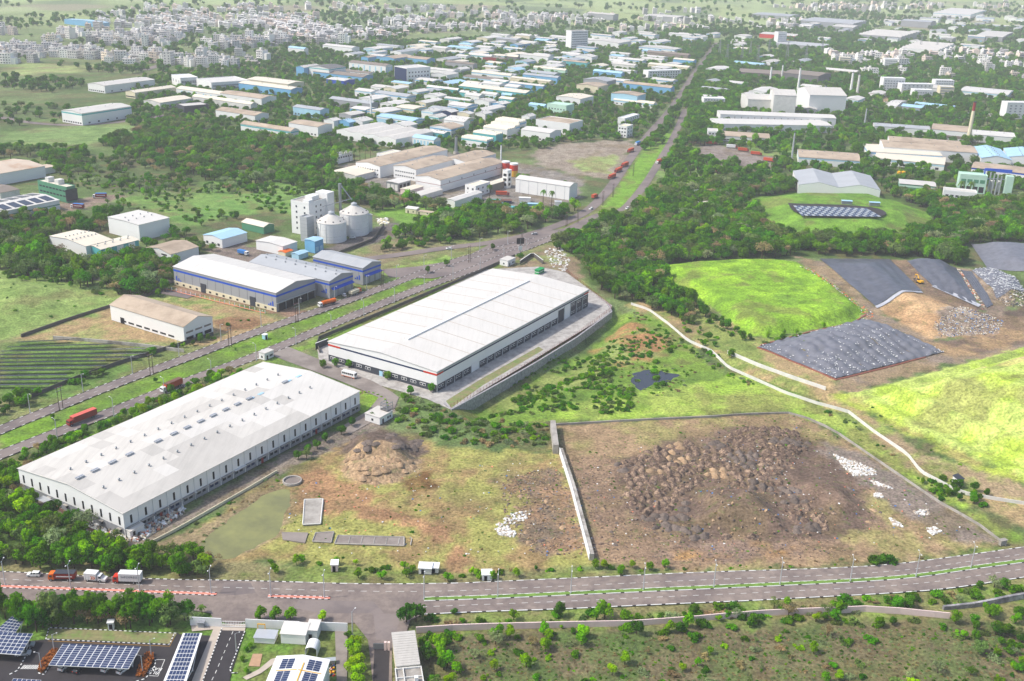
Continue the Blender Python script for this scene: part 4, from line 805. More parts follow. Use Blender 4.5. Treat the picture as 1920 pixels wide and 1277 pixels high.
for u, v, lb in ((948, 326, 'left red and yellow storage tank'), (963, 330, 'right red and yellow storage tank')):
    p = G(u, v); r = empty('storage_tank', (*p, 0), 0, lb, 'tank', 'red and yellow tanks'); foot(p - 4, 8, 8, 0)
    for z_a, z_b, m_ in ((0, 5, 'yellow_paint'), (5, 10, 'red_paint'), (10, 11.2, 'white_paint')): mb = MB(); mb.cyl(0, 0, z_a, z_b, 3.6, n=20); mb.build('tank_ring', m_, r, smooth=False)
def chimney(label, u, v, hh, r0, r1, m_, top=None, n=12):
    p = G(u, v); r = empty('chimney', (*p, 0), 0, label, 'chimney'); k = 5
    for i in range(k):
        f0, f1 = i / k, (i + 1) / k; mb = MB(); mb.cyl(0, 0, hh * f0, hh * f1, r0 + (r1 - r0) * f0, r0 + (r1 - r0) * f1, n)
        mb.build('stack_section', (top if top and i == k - 1 else m_), r, smooth=False)
    mb = MB(); mb.cyl(0, 0, hh, hh + .8, r1 * 1.15, r1 * 1.15, n); mb.build('rim', 'charcoal', r)
    mb = MB(); mb.cyl(0, 0, 0, 2, r0 * 1.7, r0 * 1.5, n); mb.build('base', 'concrete', r)
    return r
chimney('white pipe chimney behind the red and yellow tanks', 939, 305, 16, .8, .6, 'white_paint')
chimney('grey lattice chimney behind the central factory hall', 855, 288, 16, 1.6, 1.2, 'metal')
chimney('slender white chimney among the sheds left of the estate avenue', 696, 228, 26, 1.2, .9, 'white_paint')
chimney('tall brown chimney at the right edge of the photo', 1814, 270, 44, 2.4, 1.5, 'cream_paint', 'maroon')
chimney('leftmost white chimney behind the weathered white mill', 1443, 160, 26, 1.6, 1.2, 'white_paint'); chimney('second white chimney behind the weathered white mill', 1465, 150, 22, 1.3, 1.0, 'white_paint')
chimney('thick white chimney between the two white mills', 1495, 178, 36, 2.0, 1.3, 'white_paint'); chimney('white chimney just right of the second mill', 1594, 178, 30, 2.0, 1.3, 'white_paint'); chimney('rightmost white chimney by the mills', 1606, 182, 30, 2.0, 1.4, 'dirty_white')
chimney('grey lattice mast by the lorry park on the right', 1484, 300, 26, 1.0, .7, 'galv'); chimney('grey lattice mast right of the long white factory', 1620, 240, 22, 1.0, .7, 'galv')
# ---------------------------------------------------------------- left hand sheds
shed('industrial_shed', 'wide white shed with rooflights among trees on the left', (93, 454), (161, 462), (211, 443), 7, 1.6, 'white_sheet', 'roof_cream', 'x', R(57), 'shed', vents=14)
shed('industrial_shed', 'narrow shed with teal and white wall beside the rooflit shed', (163, 460), (189, 468), (260, 445), 6, 1.0, 'teal_sheet', 'roof_cream', 'x', R(57), 'shed', vents=10, win=[('r', 3, 0, 5, 5.6, 'white_sheet')])
shed('industrial_shed', 'tall plain white shed behind the teal walled one on the left', (202, 428), (260, 422), (317, 403), 11, .5, 'white_sheet', 'roof_white', 'x', R(57), 'shed', vents=8)
r = shed('industrial_shed', 'shed with tan roof and dark louvred white front behind trees', (274, 467), (320, 477), (372, 460), 7, 2.0, 'white_paint', 'roof_beige', 'x', R(57), 'shed', win=[('l', 2, 5.2, 5, .9, 'dark_void'), ('l', 2, 3.4, 4, .9, 'dark_void'), ('l', 2, 1, 5, 1.6, 'dark_void')])
shed('industrial_shed', 'white shed with a pale blue roof left of the silos', (381, 443), (416, 449), (463, 431), 6, 1.4, 'white_sheet', 'roof_blue', 'x', R(57), 'shed', win=[('l', 3, 1, 2, 1.6, 'glass')])
shed('industrial_shed', 'small green walled shed with white roof left of the grain tower', (453, 420), (494, 426), (514, 418), 5, 1.6, 'green_sheet', 'roof_cream', 'y', R(57), 'shed')
r = shed('industrial_shed', 'long white shed with solar panels on its roof at the left edge', (-110, 390), (-60, 410), (111, 361), 7, 1.6, 'white_sheet', 'roof_white', 'x', R(57), 'shed', band=[(3.4, 4.2, 'green_sheet')])
a, b = r['a'], r['b']
for i in range(8):
    for y0, y1 in ((b * .06, b * .4), (b * .6, b * .92)):
        z0_ = 7 + 1.6 * (1 - abs(y0 - b / 2) / (b / 2)); z1_ = 7 + 1.6 * (1 - abs(y1 - b / 2) / (b / 2)); x0 = a * (i + .3) / 8.3; x1 = x0 + a / 8.3 * .74; mb = MB()
        mb.prism([(x0, y0), (x1, y0), (x1, y1), (x0, y1)], [z0_ + .25, z0_ + .25, z1_ + .25, z1_ + .25], [z0_ + .38, z0_ + .38, z1_ + .38, z1_ + .38]); mb.build('solar_panel', 'solar_dark', r)
r = shed('office_block', 'green glazed office block with rooftop rooms beside the solar roofed shed', (70, 341), (124, 351), (141, 345), 12, 0, 'green_sheet', 'roof_cream', 'x', R(57), 'office', flat_roof=True, win=[('l', 8, 8, 3, 1.2, 'glass'), ('l', 8, 4, 3, 1.2, 'glass'), ('r', 1, 1, 10, 9, 'glass', 0)])
a, b = r['a'], r['b']
for c, s_ in ((.35, 5), (.7, 4)): piece('roof_room', 'dirty_white', r, a * .3, a * .3 + 5, b * c, b * c + s_, 11.4, 15)
shed('industrial_shed', 'large shed with a rust stained pale roof at the left edge', (-70, 300), (-12, 328), (84, 303), 9, 1.6, 'white_sheet', 'roof_rust', 'x', R(57), 'shed')
shed('industrial_shed', 'grey roofed low shed behind the solar roofed shed', (-40, 352), (0, 362), (36, 346), 5, 1, 'dirty_white', 'roof_brown', 'x', R(57), 'shed')
shed('industrial_shed', 'lean to store with rusty roof beside the rust stained shed', (45, 318), (52, 321), (103, 311), 5, .4, 'white_sheet', 'roof_rust', 'x', R(57), 'shed', dims=(None, 12))
# ---------------------------------------------------------------- right hand factories
shed('industrial_shed', 'twin gabled shed with grey sheet roofs and mint edges on the right', (1497, 321), (1497, 347), (1651, 357), 7, 3.4, 'white_sheet', 'roof_steel', 'y', None, 'shed', bays=2)
shed('industrial_shed', 'long shed with half white half tan roof behind the twin gabled shed', (1497, 280), (1498, 294), (1613, 302), 7, 2.4, 'white_sheet', 'roof_beige', 'x', None, 'shed', vents=8, band=[(5.2, 6.2, 'sky_sheet')])
shed('factory_hall', 'front white roofed hall of the right hand factory', (1629, 281), (1640, 296), (1771, 309), 6, 1.2, 'white_sheet', 'roof_cream', 'x', None, 'factory', band=[(4, 5, 'sky_sheet')], win=[('r', 8, .6, 3, 2, 'dark_void')])
shed('factory_hall', 'second white roofed hall of the right hand factory', (1627, 270), (1629, 284), (1767, 292), 8, 1.2, 'white_sheet', 'roof_cream', 'x', None, 'factory', band=[(6, 7.2, 'blue_sheet')])
shed('factory_hall', 'third hall of the right hand factory under a beige roof', (1655, 262), (1657, 275), (1833, 287), 11, 2.0, 'white_sheet', 'roof_beige', 'x', None, 'factory', vents=8)
shed('factory_hall', 'rearmost hall of the right hand factory under a tan roof', (1666, 255), (1668, 264), (1803, 274), 13, 1.6, 'white_sheet', 'roof_beige', 'x', None, 'factory', vents=8)
shed('industrial_shed', 'sky blue roofed shed right of the right hand factory', (1826, 276), (1840, 296), (1897, 300), 9, 3.0, 'white_sheet', 'roof_blue', 'y', None, 'shed', vents=14)
shed('industrial_shed', 'second sky blue roofed shed at the right edge', (1884, 278), (1890, 294), (1960, 300), 9, 3.0, 'white_sheet', 'roof_blue', 'y', None, 'shed', vents=12)
shed('factory_hall', 'tan roofed hall with a bright blue fascia at the right edge', (1800, 300), (1822, 314), (1960, 330), 9, 1.6, 'blue_paint', 'roof_beige', 'x', None, 'factory', band=[(3, 7.5, 'white_sheet')])
r = shed('process_plant', 'mint green process building with hoppers at the right edge', (1798, 322), (1801, 326), (1840, 329), 16, 0, 'mint_paint', 'mint_paint', 'x', None, 'plant', flat_roof=True, dims=(22, 12), win=[('r', 4, 9, 4, 3, 'green_sheet'), ('r', 4, 1, 4, 5, 'dark_void')])
for i in range(4): piece('pipe', 'galv', r, 24 + i * 3, 25 + i * 3, 2, 3, 0, 19 - i)
piece('tower', 'mint_paint', r, 37, 43, 0, 6, 0, 17); piece('walkway', 'metal', r, 22, 37, 3, 5, 13, 13.5); piece('gantry', 'blue_paint', r, 20, 42, 8, 9, 19, 21); piece('gantry_post', 'blue_paint', r, 20, 21, 8, 9, 16, 19)
for c in (28, 33): mb = MB(); mb.cyl(c, 8, 4, 11, 2, 2, 14); mb.cyl(c, 8, 1, 4, .5, 2, 14); mb.build('hopper', 'dirty_white', r)
shed('industrial_shed', 'low shed with a green striped wall in front of the mint plant', (1680, 335), (1687, 344), (1755, 350), 6, .5, 'green_sheet', 'roof_pale', 'x', None, 'shed', band=[(3.4, 5, 'mint_paint')])
shed('office_block', 'white concrete office behind palms below the mint plant', (1766, 350), (1770, 356), (1832, 362), 11, 0, 'white_paint', 'roof_pale', 'x', None, 'office', flat_roof=True, win=[('r', 6, 6, 2.4, 1.6, 'glass'), ('r', 6, 2, 2.4, 1.6, 'glass')])
for u in (1684, 1692):
    p = G(u, 336); r = empty('water_tank', (*p, 0), 0, ('left' if u == 1684 else 'right') + ' yellow tank above the green striped shed', 'tank', 'yellow tanks')
    mb = MB(); mb.cyl(0, 0, 3, 7, 1.8, n=14); mb.cyl(0, 0, 7, 7.6, 1.8, .4, 14); mb.build('drum', 'yellow_paint', r)
    for q in ((-1, -1), (1, -1), (-1, 1), (1, 1)): piece('leg', 'metal', r, q[0] - .1, q[0] + .1, q[1] - .1, q[1] + .1, 0, 3)
shed('industrial_shed', 'long low shed with striped roof behind trees on the right', (1638, 230), (1640, 236), (1744, 243), 7, 1.6, 'white_sheet', 'roof_steel', 'x', None, 'shed', vents=8)
shed('industrial_shed', 'tall white shed with a tan roof beside the brown chimney', (1744, 231), (1747, 242), (1814, 248), 11, 1.6, 'white_sheet', 'roof_beige', 'x', None, 'shed', win=[('r', 1, 3, 44, 3, 'roof_brown', 0)])
shed('industrial_shed', 'broad white roofed shed right of the brown chimney', (1822, 243), (1826, 252), (1904, 258), 8, 2, 'white_sheet', 'roof_white', 'x', None, 'shed', vents=6)
shed('factory_hall', 'front hall of the long white factory right of the far road', (1344, 222), (1346, 232), (1560, 236), 8, 1.2, 'white_sheet', 'roof_white', 'x', None, 'factory', win=[('r', 20, 1, 3, 2, 'lower_wall')])
shed('factory_hall', 'rear hall of the long white factory right of the far road', (1349, 207), (1351, 214), (1568, 222), 11, 1.5, 'white_sheet', 'roof_white', 'x', None, 'factory', win=[('r', 16, 3, .6, 6, 'roof_brown')])
shed('industrial_shed', 'long low tan roofed shed behind the lorry park', (1346, 245), (1348, 254), (1443, 260), 5.5, 1.4, 'white_sheet', 'roof_beige', 'x', None, 'shed', win=[('r', 16, 1.2, 2.6, 1.2, 'dark_void')])
shed('office_block', 'white three storey block at the end of the tan roofed shed', (1327, 240), (1328, 246), (1347, 247), 11, 0, 'white_paint', 'roof_pale', 'x', None, 'office', flat_roof=True, win=[('r', 3, z_, 1.6, 1.4, 'glass') for z_ in (1.5, 4.8, 8)])
shed('mill', 'weathered white mill with a tall stepped roof near the far road', (1400, 175), (1403, 186), (1458, 188), 16, 3, 'dirty_white', 'roof_pale', 'x', None, 'mill')
shed('mill', 'taller weathered half of the stepped white mill', (1450, 168), (1452, 178), (1494, 180), 26, 4, 'dirty_white', 'roof_pale', 'x', None, 'mill')
shed('mill', 'big bright white mill with a sweeping grey sheet roof', (1517, 166), (1519, 178), (1588, 180), 22, 6, 'white_sheet', 'roof_pale', 'x', None, 'mill')
for i, (u0, u1, v) in enumerate(((1402, 1426, 194), (1433, 1458, 197), (1466, 1495, 199))):
    shed('industrial_shed', ('left', 'middle', 'right')[i] + ' of three small white and blue sheds below the mills', (u0 - 1, v - 5), (u0, v), (u1, v + 1), 6, 2, 'white_sheet', 'roof_white', 'y', None, 'shed', group='three small sheds below the mills', win=[('r', 2, 0, 1.5, 5, 'blue_sheet')])
shed('industrial_shed', 'small grey arched shed right of the three small sheds', (1501, 199), (1503, 204), (1532, 206), 6, 2, 'sheet_grey', 'roof_pale', 'y', None, 'shed')
shed('industrial_shed', 'very long dark brown roofed shed behind the mills', (1384, 128), (1386, 135), (1470, 140), 8, 2, 'roof_brown', 'roof_brown', 'x', None, 'shed'); shed('industrial_shed', 'tall dark brown shed behind the thick chimney', (1466, 128), (1468, 136), (1535, 143), 12, 2, 'roof_dark', 'roof_brown', 'x', None, 'shed')
shed('control_tower', 'small white tower block in front of the bright mill', (1545, 188), (1546, 190), (1560, 191), 14, 0, 'white_paint', 'white_paint', 'x', None, 'tower', flat_roof=True, dims=(10, 9), win=[('r', 3, z_, 1.4, 1.2, 'glass') for z_ in (2, 5.5, 9)])
# ---------------------------------------------------------------- estate sheds, read as corner triples (left, near, right), eave height, roof rise
EST = []
def est(s, th=60):
    for ln in s.strip().split('\n'):
        q = ln.split(); n = list(map(float, q[:7])); EST.append((n[:2], n[2:4], n[4:6], n[6], q[7], q[8], q[9] if len(q) > 9 else 'x', th))
est('''
115 196 153 213 246 202 12 white_sheet roof_pale x
185 154 196 161 290 151 9 white_paint roof_pale x
246 170 253 174 330 163 7 cream_paint roof_cream x
330 168 420 178 440 170 7 white_sheet roof_cream y
269 185 300 193 360 176 7 dirty_white roof_cream x
360 188 470 196 482 190 7 dirty_white roof_cream y
412 173 490 185 518 172 9 white_sheet roof_beige y
447 161 545 168 567 160 9 blue_sheet roof_cream y
463 151 540 158 570 152 8 cream_paint roof_cream y
404 210 478 217 504 203 8 white_sheet roof_beige y
451 236 545 246 560 240 8 white_sheet roof_beige y
541 232 596 238 623 224 10 white_sheet roof_beige y
549 198 600 207 617 195 9 sky_sheet roof_steel y
617 190 695 195 709 187 8 sheet_grey roof_steel y
607 221 626 227 640 215 8 white_sheet roof_white x
632 226 655 230 667 221 7 blue_sheet roof_blue x
653 228 680 228 700 216 7 white_sheet roof_white x
790 243 832 251 845 242 7 teal_sheet roof_white y
773 252 813 263 826 251 8 white_sheet roof_blue y
806 234 846 242 870 229 8 white_sheet roof_beige x
790 200 812 210 827 200 9 white_sheet roof_white x
827 205 846 211 860 200 9 navy roof_white x
857 209 880 214 890 204 8 cream_paint roof_white x
891 209 910 214 924 204 7 white_sheet roof_white x
804 216 823 220 838 210 7 white_sheet roof_white x
832 224 870 229 882 219 9 white_paint roof_white y
865 255 913 264 926 252 8 white_sheet roof_cream y
887 246 930 254 943 243 8 teal_sheet roof_cream y
906 236 951 244 967 233 9 white_sheet roof_cream y
920 230 965 238 975 228 9 white_sheet roof_cream y
928 224 972 231 987 220 9 white_sheet roof_cream y
977 238 1031 250 1052 240 9 white_sheet roof_white y
978 215 993 219 1005 208 7 white_sheet roof_white x
991 194 1020 199 1028 190 6 sky_sheet roof_blue y
1043 175 1088 186 1113 171 9 white_sheet roof_cream x
884 136 957 142 963 133 8 white_sheet roof_cream y
868 144 930 150 945 141 7 white_sheet roof_brown y
920 149 948 154 956 147 7 teal_sheet roof_white y
957 147 1030 153 1038 146 7 cream_paint roof_cream y
954 158 1018 162 1025 153 7 blue_sheet roof_white y
980 138 1045 146 1052 133 9 blue_sheet roof_steel y
1000 128 1060 132 1064 126 7 mint_paint roof_cream y
867 157 900 161 907 154 7 teal_sheet roof_white y
860 167 985 175 1002 165 6 teal_sheet roof_cream y
795 175 822 181 838 170 7 white_sheet roof_white x
800 164 858 169 863 159 6 teal_sheet roof_white y
833 185 880 189 888 182 6 white_sheet roof_white y
889 187 917 191 930 181 8 white_paint roof_pale x
861 172 890 176 898 170 5 teal_sheet roof_white y
902 172 930 178 937 171 6 white_sheet roof_white y
940 174 958 179 964 172 6 white_sheet roof_blue y
935 180 960 187 970 180 6 teal_sheet roof_cream y
935 190 942 196 958 188 6 blue_sheet roof_white x
877 102 920 106 928 98 8 white_sheet roof_white y
905 107 940 111 950 102 7 maroon roof_brown x
950 103 970 107 975 99 9 roof_dark roof_cream y
975 99 1028 107 1038 95 10 white_sheet roof_pale y
835 115 887 121 895 112 9 sheet_grey roof_brown y
808 128 838 141 860 129 9 white_sheet roof_pale x
654 119 723 124 736 114 12 white_sheet roof_brown y
640 132 692 138 704 130 6 white_sheet roof_brown y
587 139 680 145 700 138 7 blue_sheet roof_brown y
612 147 645 152 666 145 6 blue_paint roof_white y
712 104 739 110 774 95 9 blue_sheet roof_beige x
745 107 800 112 816 103 8 blue_sheet roof_beige y
677 104 690 108 706 99 8 blue_sheet roof_beige x
579 124 617 129 648 112 13 white_sheet roof_dark x
555 121 570 127 600 113 12 blue_sheet roof_pale x
1055 111 1100 118 1106 110 8 teal_sheet roof_beige y
1079 102 1110 107 1121 97 9 white_sheet roof_white x
1148 117 1190 123 1196 113 8 dirty_white roof_pale y
1157 108 1205 114 1212 107 7 white_sheet roof_white y
1112 132 1165 138 1171 131 8 blue_sheet roof_blue y
1094 147 1138 153 1155 140 9 sheet_grey roof_steel x
1081 155 1122 163 1141 151 9 cream_paint roof_beige x
1168 157 1258 165 1265 156 9 blue_sheet roof_beige y
1146 174 1195 180 1211 163 13 sky_sheet roof_beige x
1150 189 1225 195 1232 187 6 white_sheet roof_cream y
1215 121 1290 127 1298 118 6 cream_paint roof_cream y
1262 109 1300 114 1306 106 9 blue_sheet roof_cream y
1213 97 1290 104 1296 96 9 roof_brown roof_brown y
1198 87 1265 93 1278 78 9 white_sheet roof_pale x
1100 72 1160 81 1184 71 10 white_sheet roof_pale x
1030 70 1110 75 1120 70 8 white_sheet roof_white y
605 84 660 90 674 80 12 white_sheet roof_white y
540 86 570 92 578 84 10 white_sheet roof_blue y
120 40 190 43 205 34 9 blue_sheet roof_blue x
1410 26 1480 31 1500 26 9 sheet_grey roof_steel y
1610 64 1690 70 1720 63 12 sheet_grey roof_pale y
1690 87 1760 95 1790 87 10 white_sheet roof_pale y
1500 38 1600 45 1625 38 12 sheet_grey roof_steel y
1424 63 1490 68 1505 62 8 red_paint roof_pale y
1690 38 1745 42 1755 36 14 sheet_grey roof_steel y
1750 24 1820 28 1850 22 10 white_sheet roof_white y
1100 25 1150 28 1160 20 14 sheet_grey roof_pale y
1560 48 1600 52 1615 47 9 sheet_grey roof_pale y
1830 66 1880 70 1900 64 10 sheet_grey roof_pale y
1455 84 1540 88 1555 80 8 sheet_grey roof_steel y
1208 30 1270 33 1290 27 12 sheet_grey roof_pale y
1560 180 1570 183 1580 178 6 white_sheet roof_white y
1660 196 1680 200 1700 196 5 white_sheet roof_white y
1700 160 1760 166 1770 158 8 white_paint roof_pale y
1800 172 1890 178 1900 172 7 white_sheet roof_white y
''')
WN = dict(white_sheet='white', white_paint='white rendered', dirty_white='off white', cream_paint='cream', blue_sheet='blue', sky_sheet='sky blue', teal_sheet='teal', navy='dark blue', sheet_grey='grey', mint_paint='mint', maroon='maroon', roof_dark='dark', blue_paint='deep blue', red_paint='red', roof_brown='brown')
RN = dict(roof_pale='pale grey', roof_cream='cream', roof_beige='tan', roof_white='white', roof_steel='steel grey', roof_blue='light blue', roof_brown='brown', roof_dark='dark grey')
ORD = 'first second third fourth fifth sixth seventh eighth ninth tenth eleventh twelfth thirteenth fourteenth fifteenth sixteenth seventeenth eighteenth nineteenth twentieth'.split()
ORD += ['twenty ' + o for o in ORD[:9]] + ['thirtieth'] + ['thirty ' + o for o in ORD[:9]] + ['fortieth'] + ['forty ' + o for o in ORD[:9]] + ['fiftieth'] + ['fifty ' + o for o in ORD[:9]] + ['sixtieth'] + ['sixty ' + o for o in ORD[:9]] + ['seventieth'] + ['seventy ' + o for o in ORD[:9]] + ['eightieth'] + ['eighty ' + o for o in ORD[:9]]
er = random.Random(21); made = []
def est_build(L, N, Rr, h, wall, roof, axis, th):
    w = []
    big = (Rr[0] - L[0]) > 60 and N[1] > 95
    if big: w = [('r', 5, 1.2, 2.2, 1.4, 'glass'), ('l', 8, 1.2, 2.2, 1.4, 'glass')]
    st = er.random()
    bnd = [(h - 2.2, h - .9, er.choice(['blue_sheet', 'sky_sheet', 'teal_sheet']))] if wall == 'white_sheet' and st < .35 else None
    if wall == 'white_sheet' and .35 < st < .6: w += [('l', 6, 1, 2.2, h - 3, 'sky_sheet'), ('r', 4, 1, 2.2, h - 3, 'sky_sheet')]
    nbay = 4 if L[0] in (865, 887, 906, 920, 928) else (6 if N[1] < 100 and Rr[0] - L[0] > 95 else 1)
    r = shed('estate_shed', 'x', L, N, Rr, h, er.uniform(1.2, 2.4), wall, roof, axis, R(th), 'shed', 'sheds of the industrial estate', band=bnd, win=w, vents=er.choice([0, 4, 6]) if N[1] > 95 else 0, bays=nbay)
    made.append((N[0], wall, roof, r))
for e in EST: est_build(*e)
# the broad mill with four parallel ridges and the parapeted store
shed('estate_mill', 'broad four ridged pale roofed works in the middle of the estate', (631, 248), (742, 262), (812, 230), 8, 1.8, 'white_sheet', 'roof_pale', 'x', R(57), 'works', bays=4)
r = shed('estate_store', 'big white store with a tan roof sunk behind parapets', (1005, 223), (1068, 232), (1093, 208), 12, 0, 'white_sheet', 'roof_beige', 'x', R(59), 'store', flat_roof=True)
shed('office_block', 'white four storey block with small square windows and a dark end', (757, 126), (763, 128), (807, 125), 20, 0, 'white_paint', 'roof_white', 'x', None, 'office', flat_roof=True, dims=(None, 30), win=[('r', 7, z_, 2.2, 1.8, 'glass') for z_ in (3, 8, 13)] + [('l', 1, .1, 29, 19, 'navy', 0)])
shed('office_block', 'mint green office with stepped front in the estate', (1026, 190), (1062, 198), (1077, 187), 12, 0, 'mint_paint', 'mint_paint', 'x', R(58), 'office', flat_roof=True, win=[('l', 6, 6, 1.6, 1.4, 'glass'), ('l', 6, 2, 1.6, 1.4, 'glass')])
shed('office_block', 'cream three storey block by the far road', (1159, 232), (1176, 237), (1187, 230), 12, 0, 'white_paint', 'cream_paint', 'x', R(60), 'office', flat_roof=True, win=[('l', 3, z_, 1.8, 1.4, 'glass') for z_ in (1.5, 5, 8.5)] + [('r', 2, z_, 1.8, 1.4, 'glass') for z_ in (1.5, 5, 8.5)])
shed('office_block', 'low white block behind the cream three storey block', (1163, 219), (1172, 222), (1199, 216), 8, 0, 'white_paint', 'white_paint', 'x', R(60), 'office', flat_roof=True, win=[('r', 6, 1.5, 1.8, 1.4, 'glass'), ('r', 6, 4.8, 1.8, 1.4, 'glass')])
shed('office_block', 'long white office with many windows near the avenue trees', (1211, 130), (1216, 133), (1278, 131), 12, 0, 'white_paint', 'white_paint', 'x', None, 'office', flat_roof=True, dims=(None, 14), win=[('r', 12, z_, 2, 1.6, 'glass') for z_ in (1.5, 5, 8.5)])
shed('office_block', 'white arcaded office on the hill left of the cream sheds', (333, 139), (338, 146), (371, 144), 12, 0, 'white_paint', 'white_paint', 'x', R(35), 'office', flat_roof=True, win=[('r', 6, 5, 3, 3, 'lower_wall'), ('r', 6, 1, 3, 2, 'lower_wall'), ('l', 3, 5, 3, 3, 'lower_wall')])
shed('office_block', 'long white office with ribbon windows behind the cream sheds', (384, 146), (396, 155), (468, 147), 11, 0, 'white_paint', 'roof_white', 'x', R(40), 'office', flat_roof=True, win=[('r', 10, 6, 5, 1.6, 'lower_wall'), ('r', 10, 2, 5, 1.6, 'lower_wall')])
shed('office_block', 'dark glass fronted office among trees on the left', (333, 194), (345, 199), (391, 192), 8, 0, 'charcoal', 'roof_pale', 'x', R(40), 'office', flat_roof=True, win=[('r', 6, 1, 5, 5, 'glass')])
shed('office_block', 'tall pale slab block with balconies on the far skyline', (1064, 56), (1072, 58), (1103, 57), 34, 0, 'white_paint', 'concrete', 'x', None, 'office', flat_roof=True, dims=(None, 16), win=[('r', 10, z_, 3, 2, 'lower_wall') for z_ in range(2, 32, 4)])
shed('office_block', 'white slab block with dark side among the right hand trees', (1455, 58), (1460, 60), (1476, 60), 28, 0, 'white_paint', 'concrete', 'x', None, 'office', flat_roof=True, dims=(None, 14), win=[('r', 6, z_, 2, 1.6, 'lower_wall') for z_ in range(2, 26, 4)])
for i, (u0, u1, v, hh, lb) in enumerate(((1692, 1750, 157, 15, 'white ribbon windowed college block on the right'), (1715, 1750, 168, 13, 'lower white college block in front of the ribbon windowed one'), (1764, 1790, 162, 15, 'pale pink college block right of the ribbon windowed one'), (1755, 1790, 150, 14, 'white block behind the pale pink college block'), (1658, 1658 + 40, 146, 20, 'grey white stepped apartment block left of the college'), (1575, 1595, 107, 14, 'cream apartment block near the substation'), (1890, 1960, 192, 20, 'white many windowed block at the right edge'), (1320, 1360, 184, 11, 'small white terraced villa beside the far road'), (1660, 1684, 110, 16, 'round fronted white block in the right hand trees'))):
    shed('office_block', lb, (u0 - 1, v - 4), (u0, v), (u1, v + 1), hh, 0, 'white_paint' if i not in (2, 5) else 'cream_paint', 'white_paint', 'x', None, 'building', flat_roof=True, dims=(None, 14), win=[('r', 7, z_, 2.4, 1.4, 'lower_wall') for z_ in np.arange(1.5, hh - 2, 3.4)])
# fill the gaps of the estate with small workshops
def overlaps(p, rad):
    for f_ in FOOT:
        c = f_.mean(0)
        if abs(c[0] - p[0]) < 120 and abs(c[1] - p[1]) < 120 and sdist(f_, np.array([p[0]]), np.array([p[1]]))[0] > -rad: return True
    return False
roadpts = np.concatenate([resample(XR, 15), resample(XR2, 15)])
def fill(px, count, walls_, roofs_, hr=(5, 8)):
    Pw = GP(px); lo, hi = Pw.min(0), Pw.max(0); k = 0; tries = 0
    while k < count and tries < count * 30:
        tries += 1; p = np.array([er.uniform(lo[0], hi[0]), er.uniform(lo[1], hi[1])])
        if not inside(Pw, np.array([p[0]]), np.array([p[1]]))[0]: continue
        a_, b_ = er.uniform(20, 52), er.uniform(14, 26)
        if er.random() < .5: a_, b_ = b_, a_
        th = R(59); c = p + np.array([math.cos(th) * a_ / 2 - math.sin(th) * b_ / 2, math.sin(th) * a_ / 2 + math.cos(th) * b_ / 2])
        if overlaps(c, max(a_, b_) * .55 + 2) or np.min(np.linalg.norm(roadpts - c, axis=1)) < 28: continue
        hh = er.uniform(*hr); wl, rf = er.choice(walls_), er.choice(roofs_); foot(p, a_, b_, th, 1)
        r = empty('estate_shed', (*p, 0), th, 'x', 'shed', 'sheds of the industrial estate'); ax = 'x' if a_ > b_ else 'y'; rise = er.uniform(1, 2.2)
        mb = MB(); walls(mb, a_, b_, hh, rise, ax); mb.build('wall', wl, r); roof_mesh(a_, b_, hh, rise, ax).build('roof', rf, r)
        if er.random() < .6: mb = MB(); mb.prism([(-.06, -.06), (a_ + .06, -.06), (a_ + .06, b_ + .06), (-.06, b_ + .06)], hh - 1.8, hh - .7); mb.f = mb.f[:4]; mb.m = mb.m[:4]; mb.build('trim_band', er.choice(['sky_sheet', 'blue_sheet', 'white_sheet']), r)
        for i in range(er.randint(1, 3)): piece('door', er.choice(['galv', 'dark_void', 'blue_sheet']), r, -.1, .05, b_ * (.15 + .3 * i), b_ * (.15 + .3 * i) + 2.6, 0, 3.2)
        made.append((PX(*p)[0], wl, rf, r)); k += 1
WL = ['white_sheet'] * 8 + ['dirty_white', 'sky_sheet', 'blue_sheet', 'cream_paint', 'sheet_grey']; RL = ['roof_white'] * 5 + ['roof_cream', 'roof_pale', 'roof_blue', 'roof_steel']
fill(flat(620,225,700,170,760,150,860,140,1000,150,980,190,900,235,800,262,650,245), 80, WL, RL)
fill(flat(820,130,880,95,1050,85,1120,95,1090,120,1050,150,900,135), 34, WL, RL)
fill(flat(640,110,760,90,980,72,1080,78,1060,95,900,100,700,118), 36, WL + ['blue_sheet'], RL, (6, 10))
fill(flat(1500,45,1640,34,1920,34,1960,100,1800,100,1640,92,1540,84), 44, ['white_sheet', 'sheet_grey', 'white_sheet'], ['roof_pale', 'roof_steel', 'roof_white'], (7, 11)); fill(flat(1130,70,1300,70,1420,75,1400,96,1300,90,1150,95), 16, ['white_sheet'], ['roof_white', 'roof_pale'], (7, 11)); fill(flat(1300,100,1440,95,1640,150,1900,180,1900,235,1640,215,1320,200), 18, WL, RL)
fill(flat(1120,110,1300,100,1300,130,1270,160,1180,170,1120,150), 14, WL, RL)
cnt = {}
for u, wl, rf, r in sorted(made, key=lambda t_: t_[0]):
    k = (wl, rf); i = cnt.get(k, 0); cnt[k] = i + 1
    r['label'] = f'{WN[wl]} shed with a {RN[rf]} roof, {ORD[min(i, len(ORD) - 1)]} such from the left in the estate'
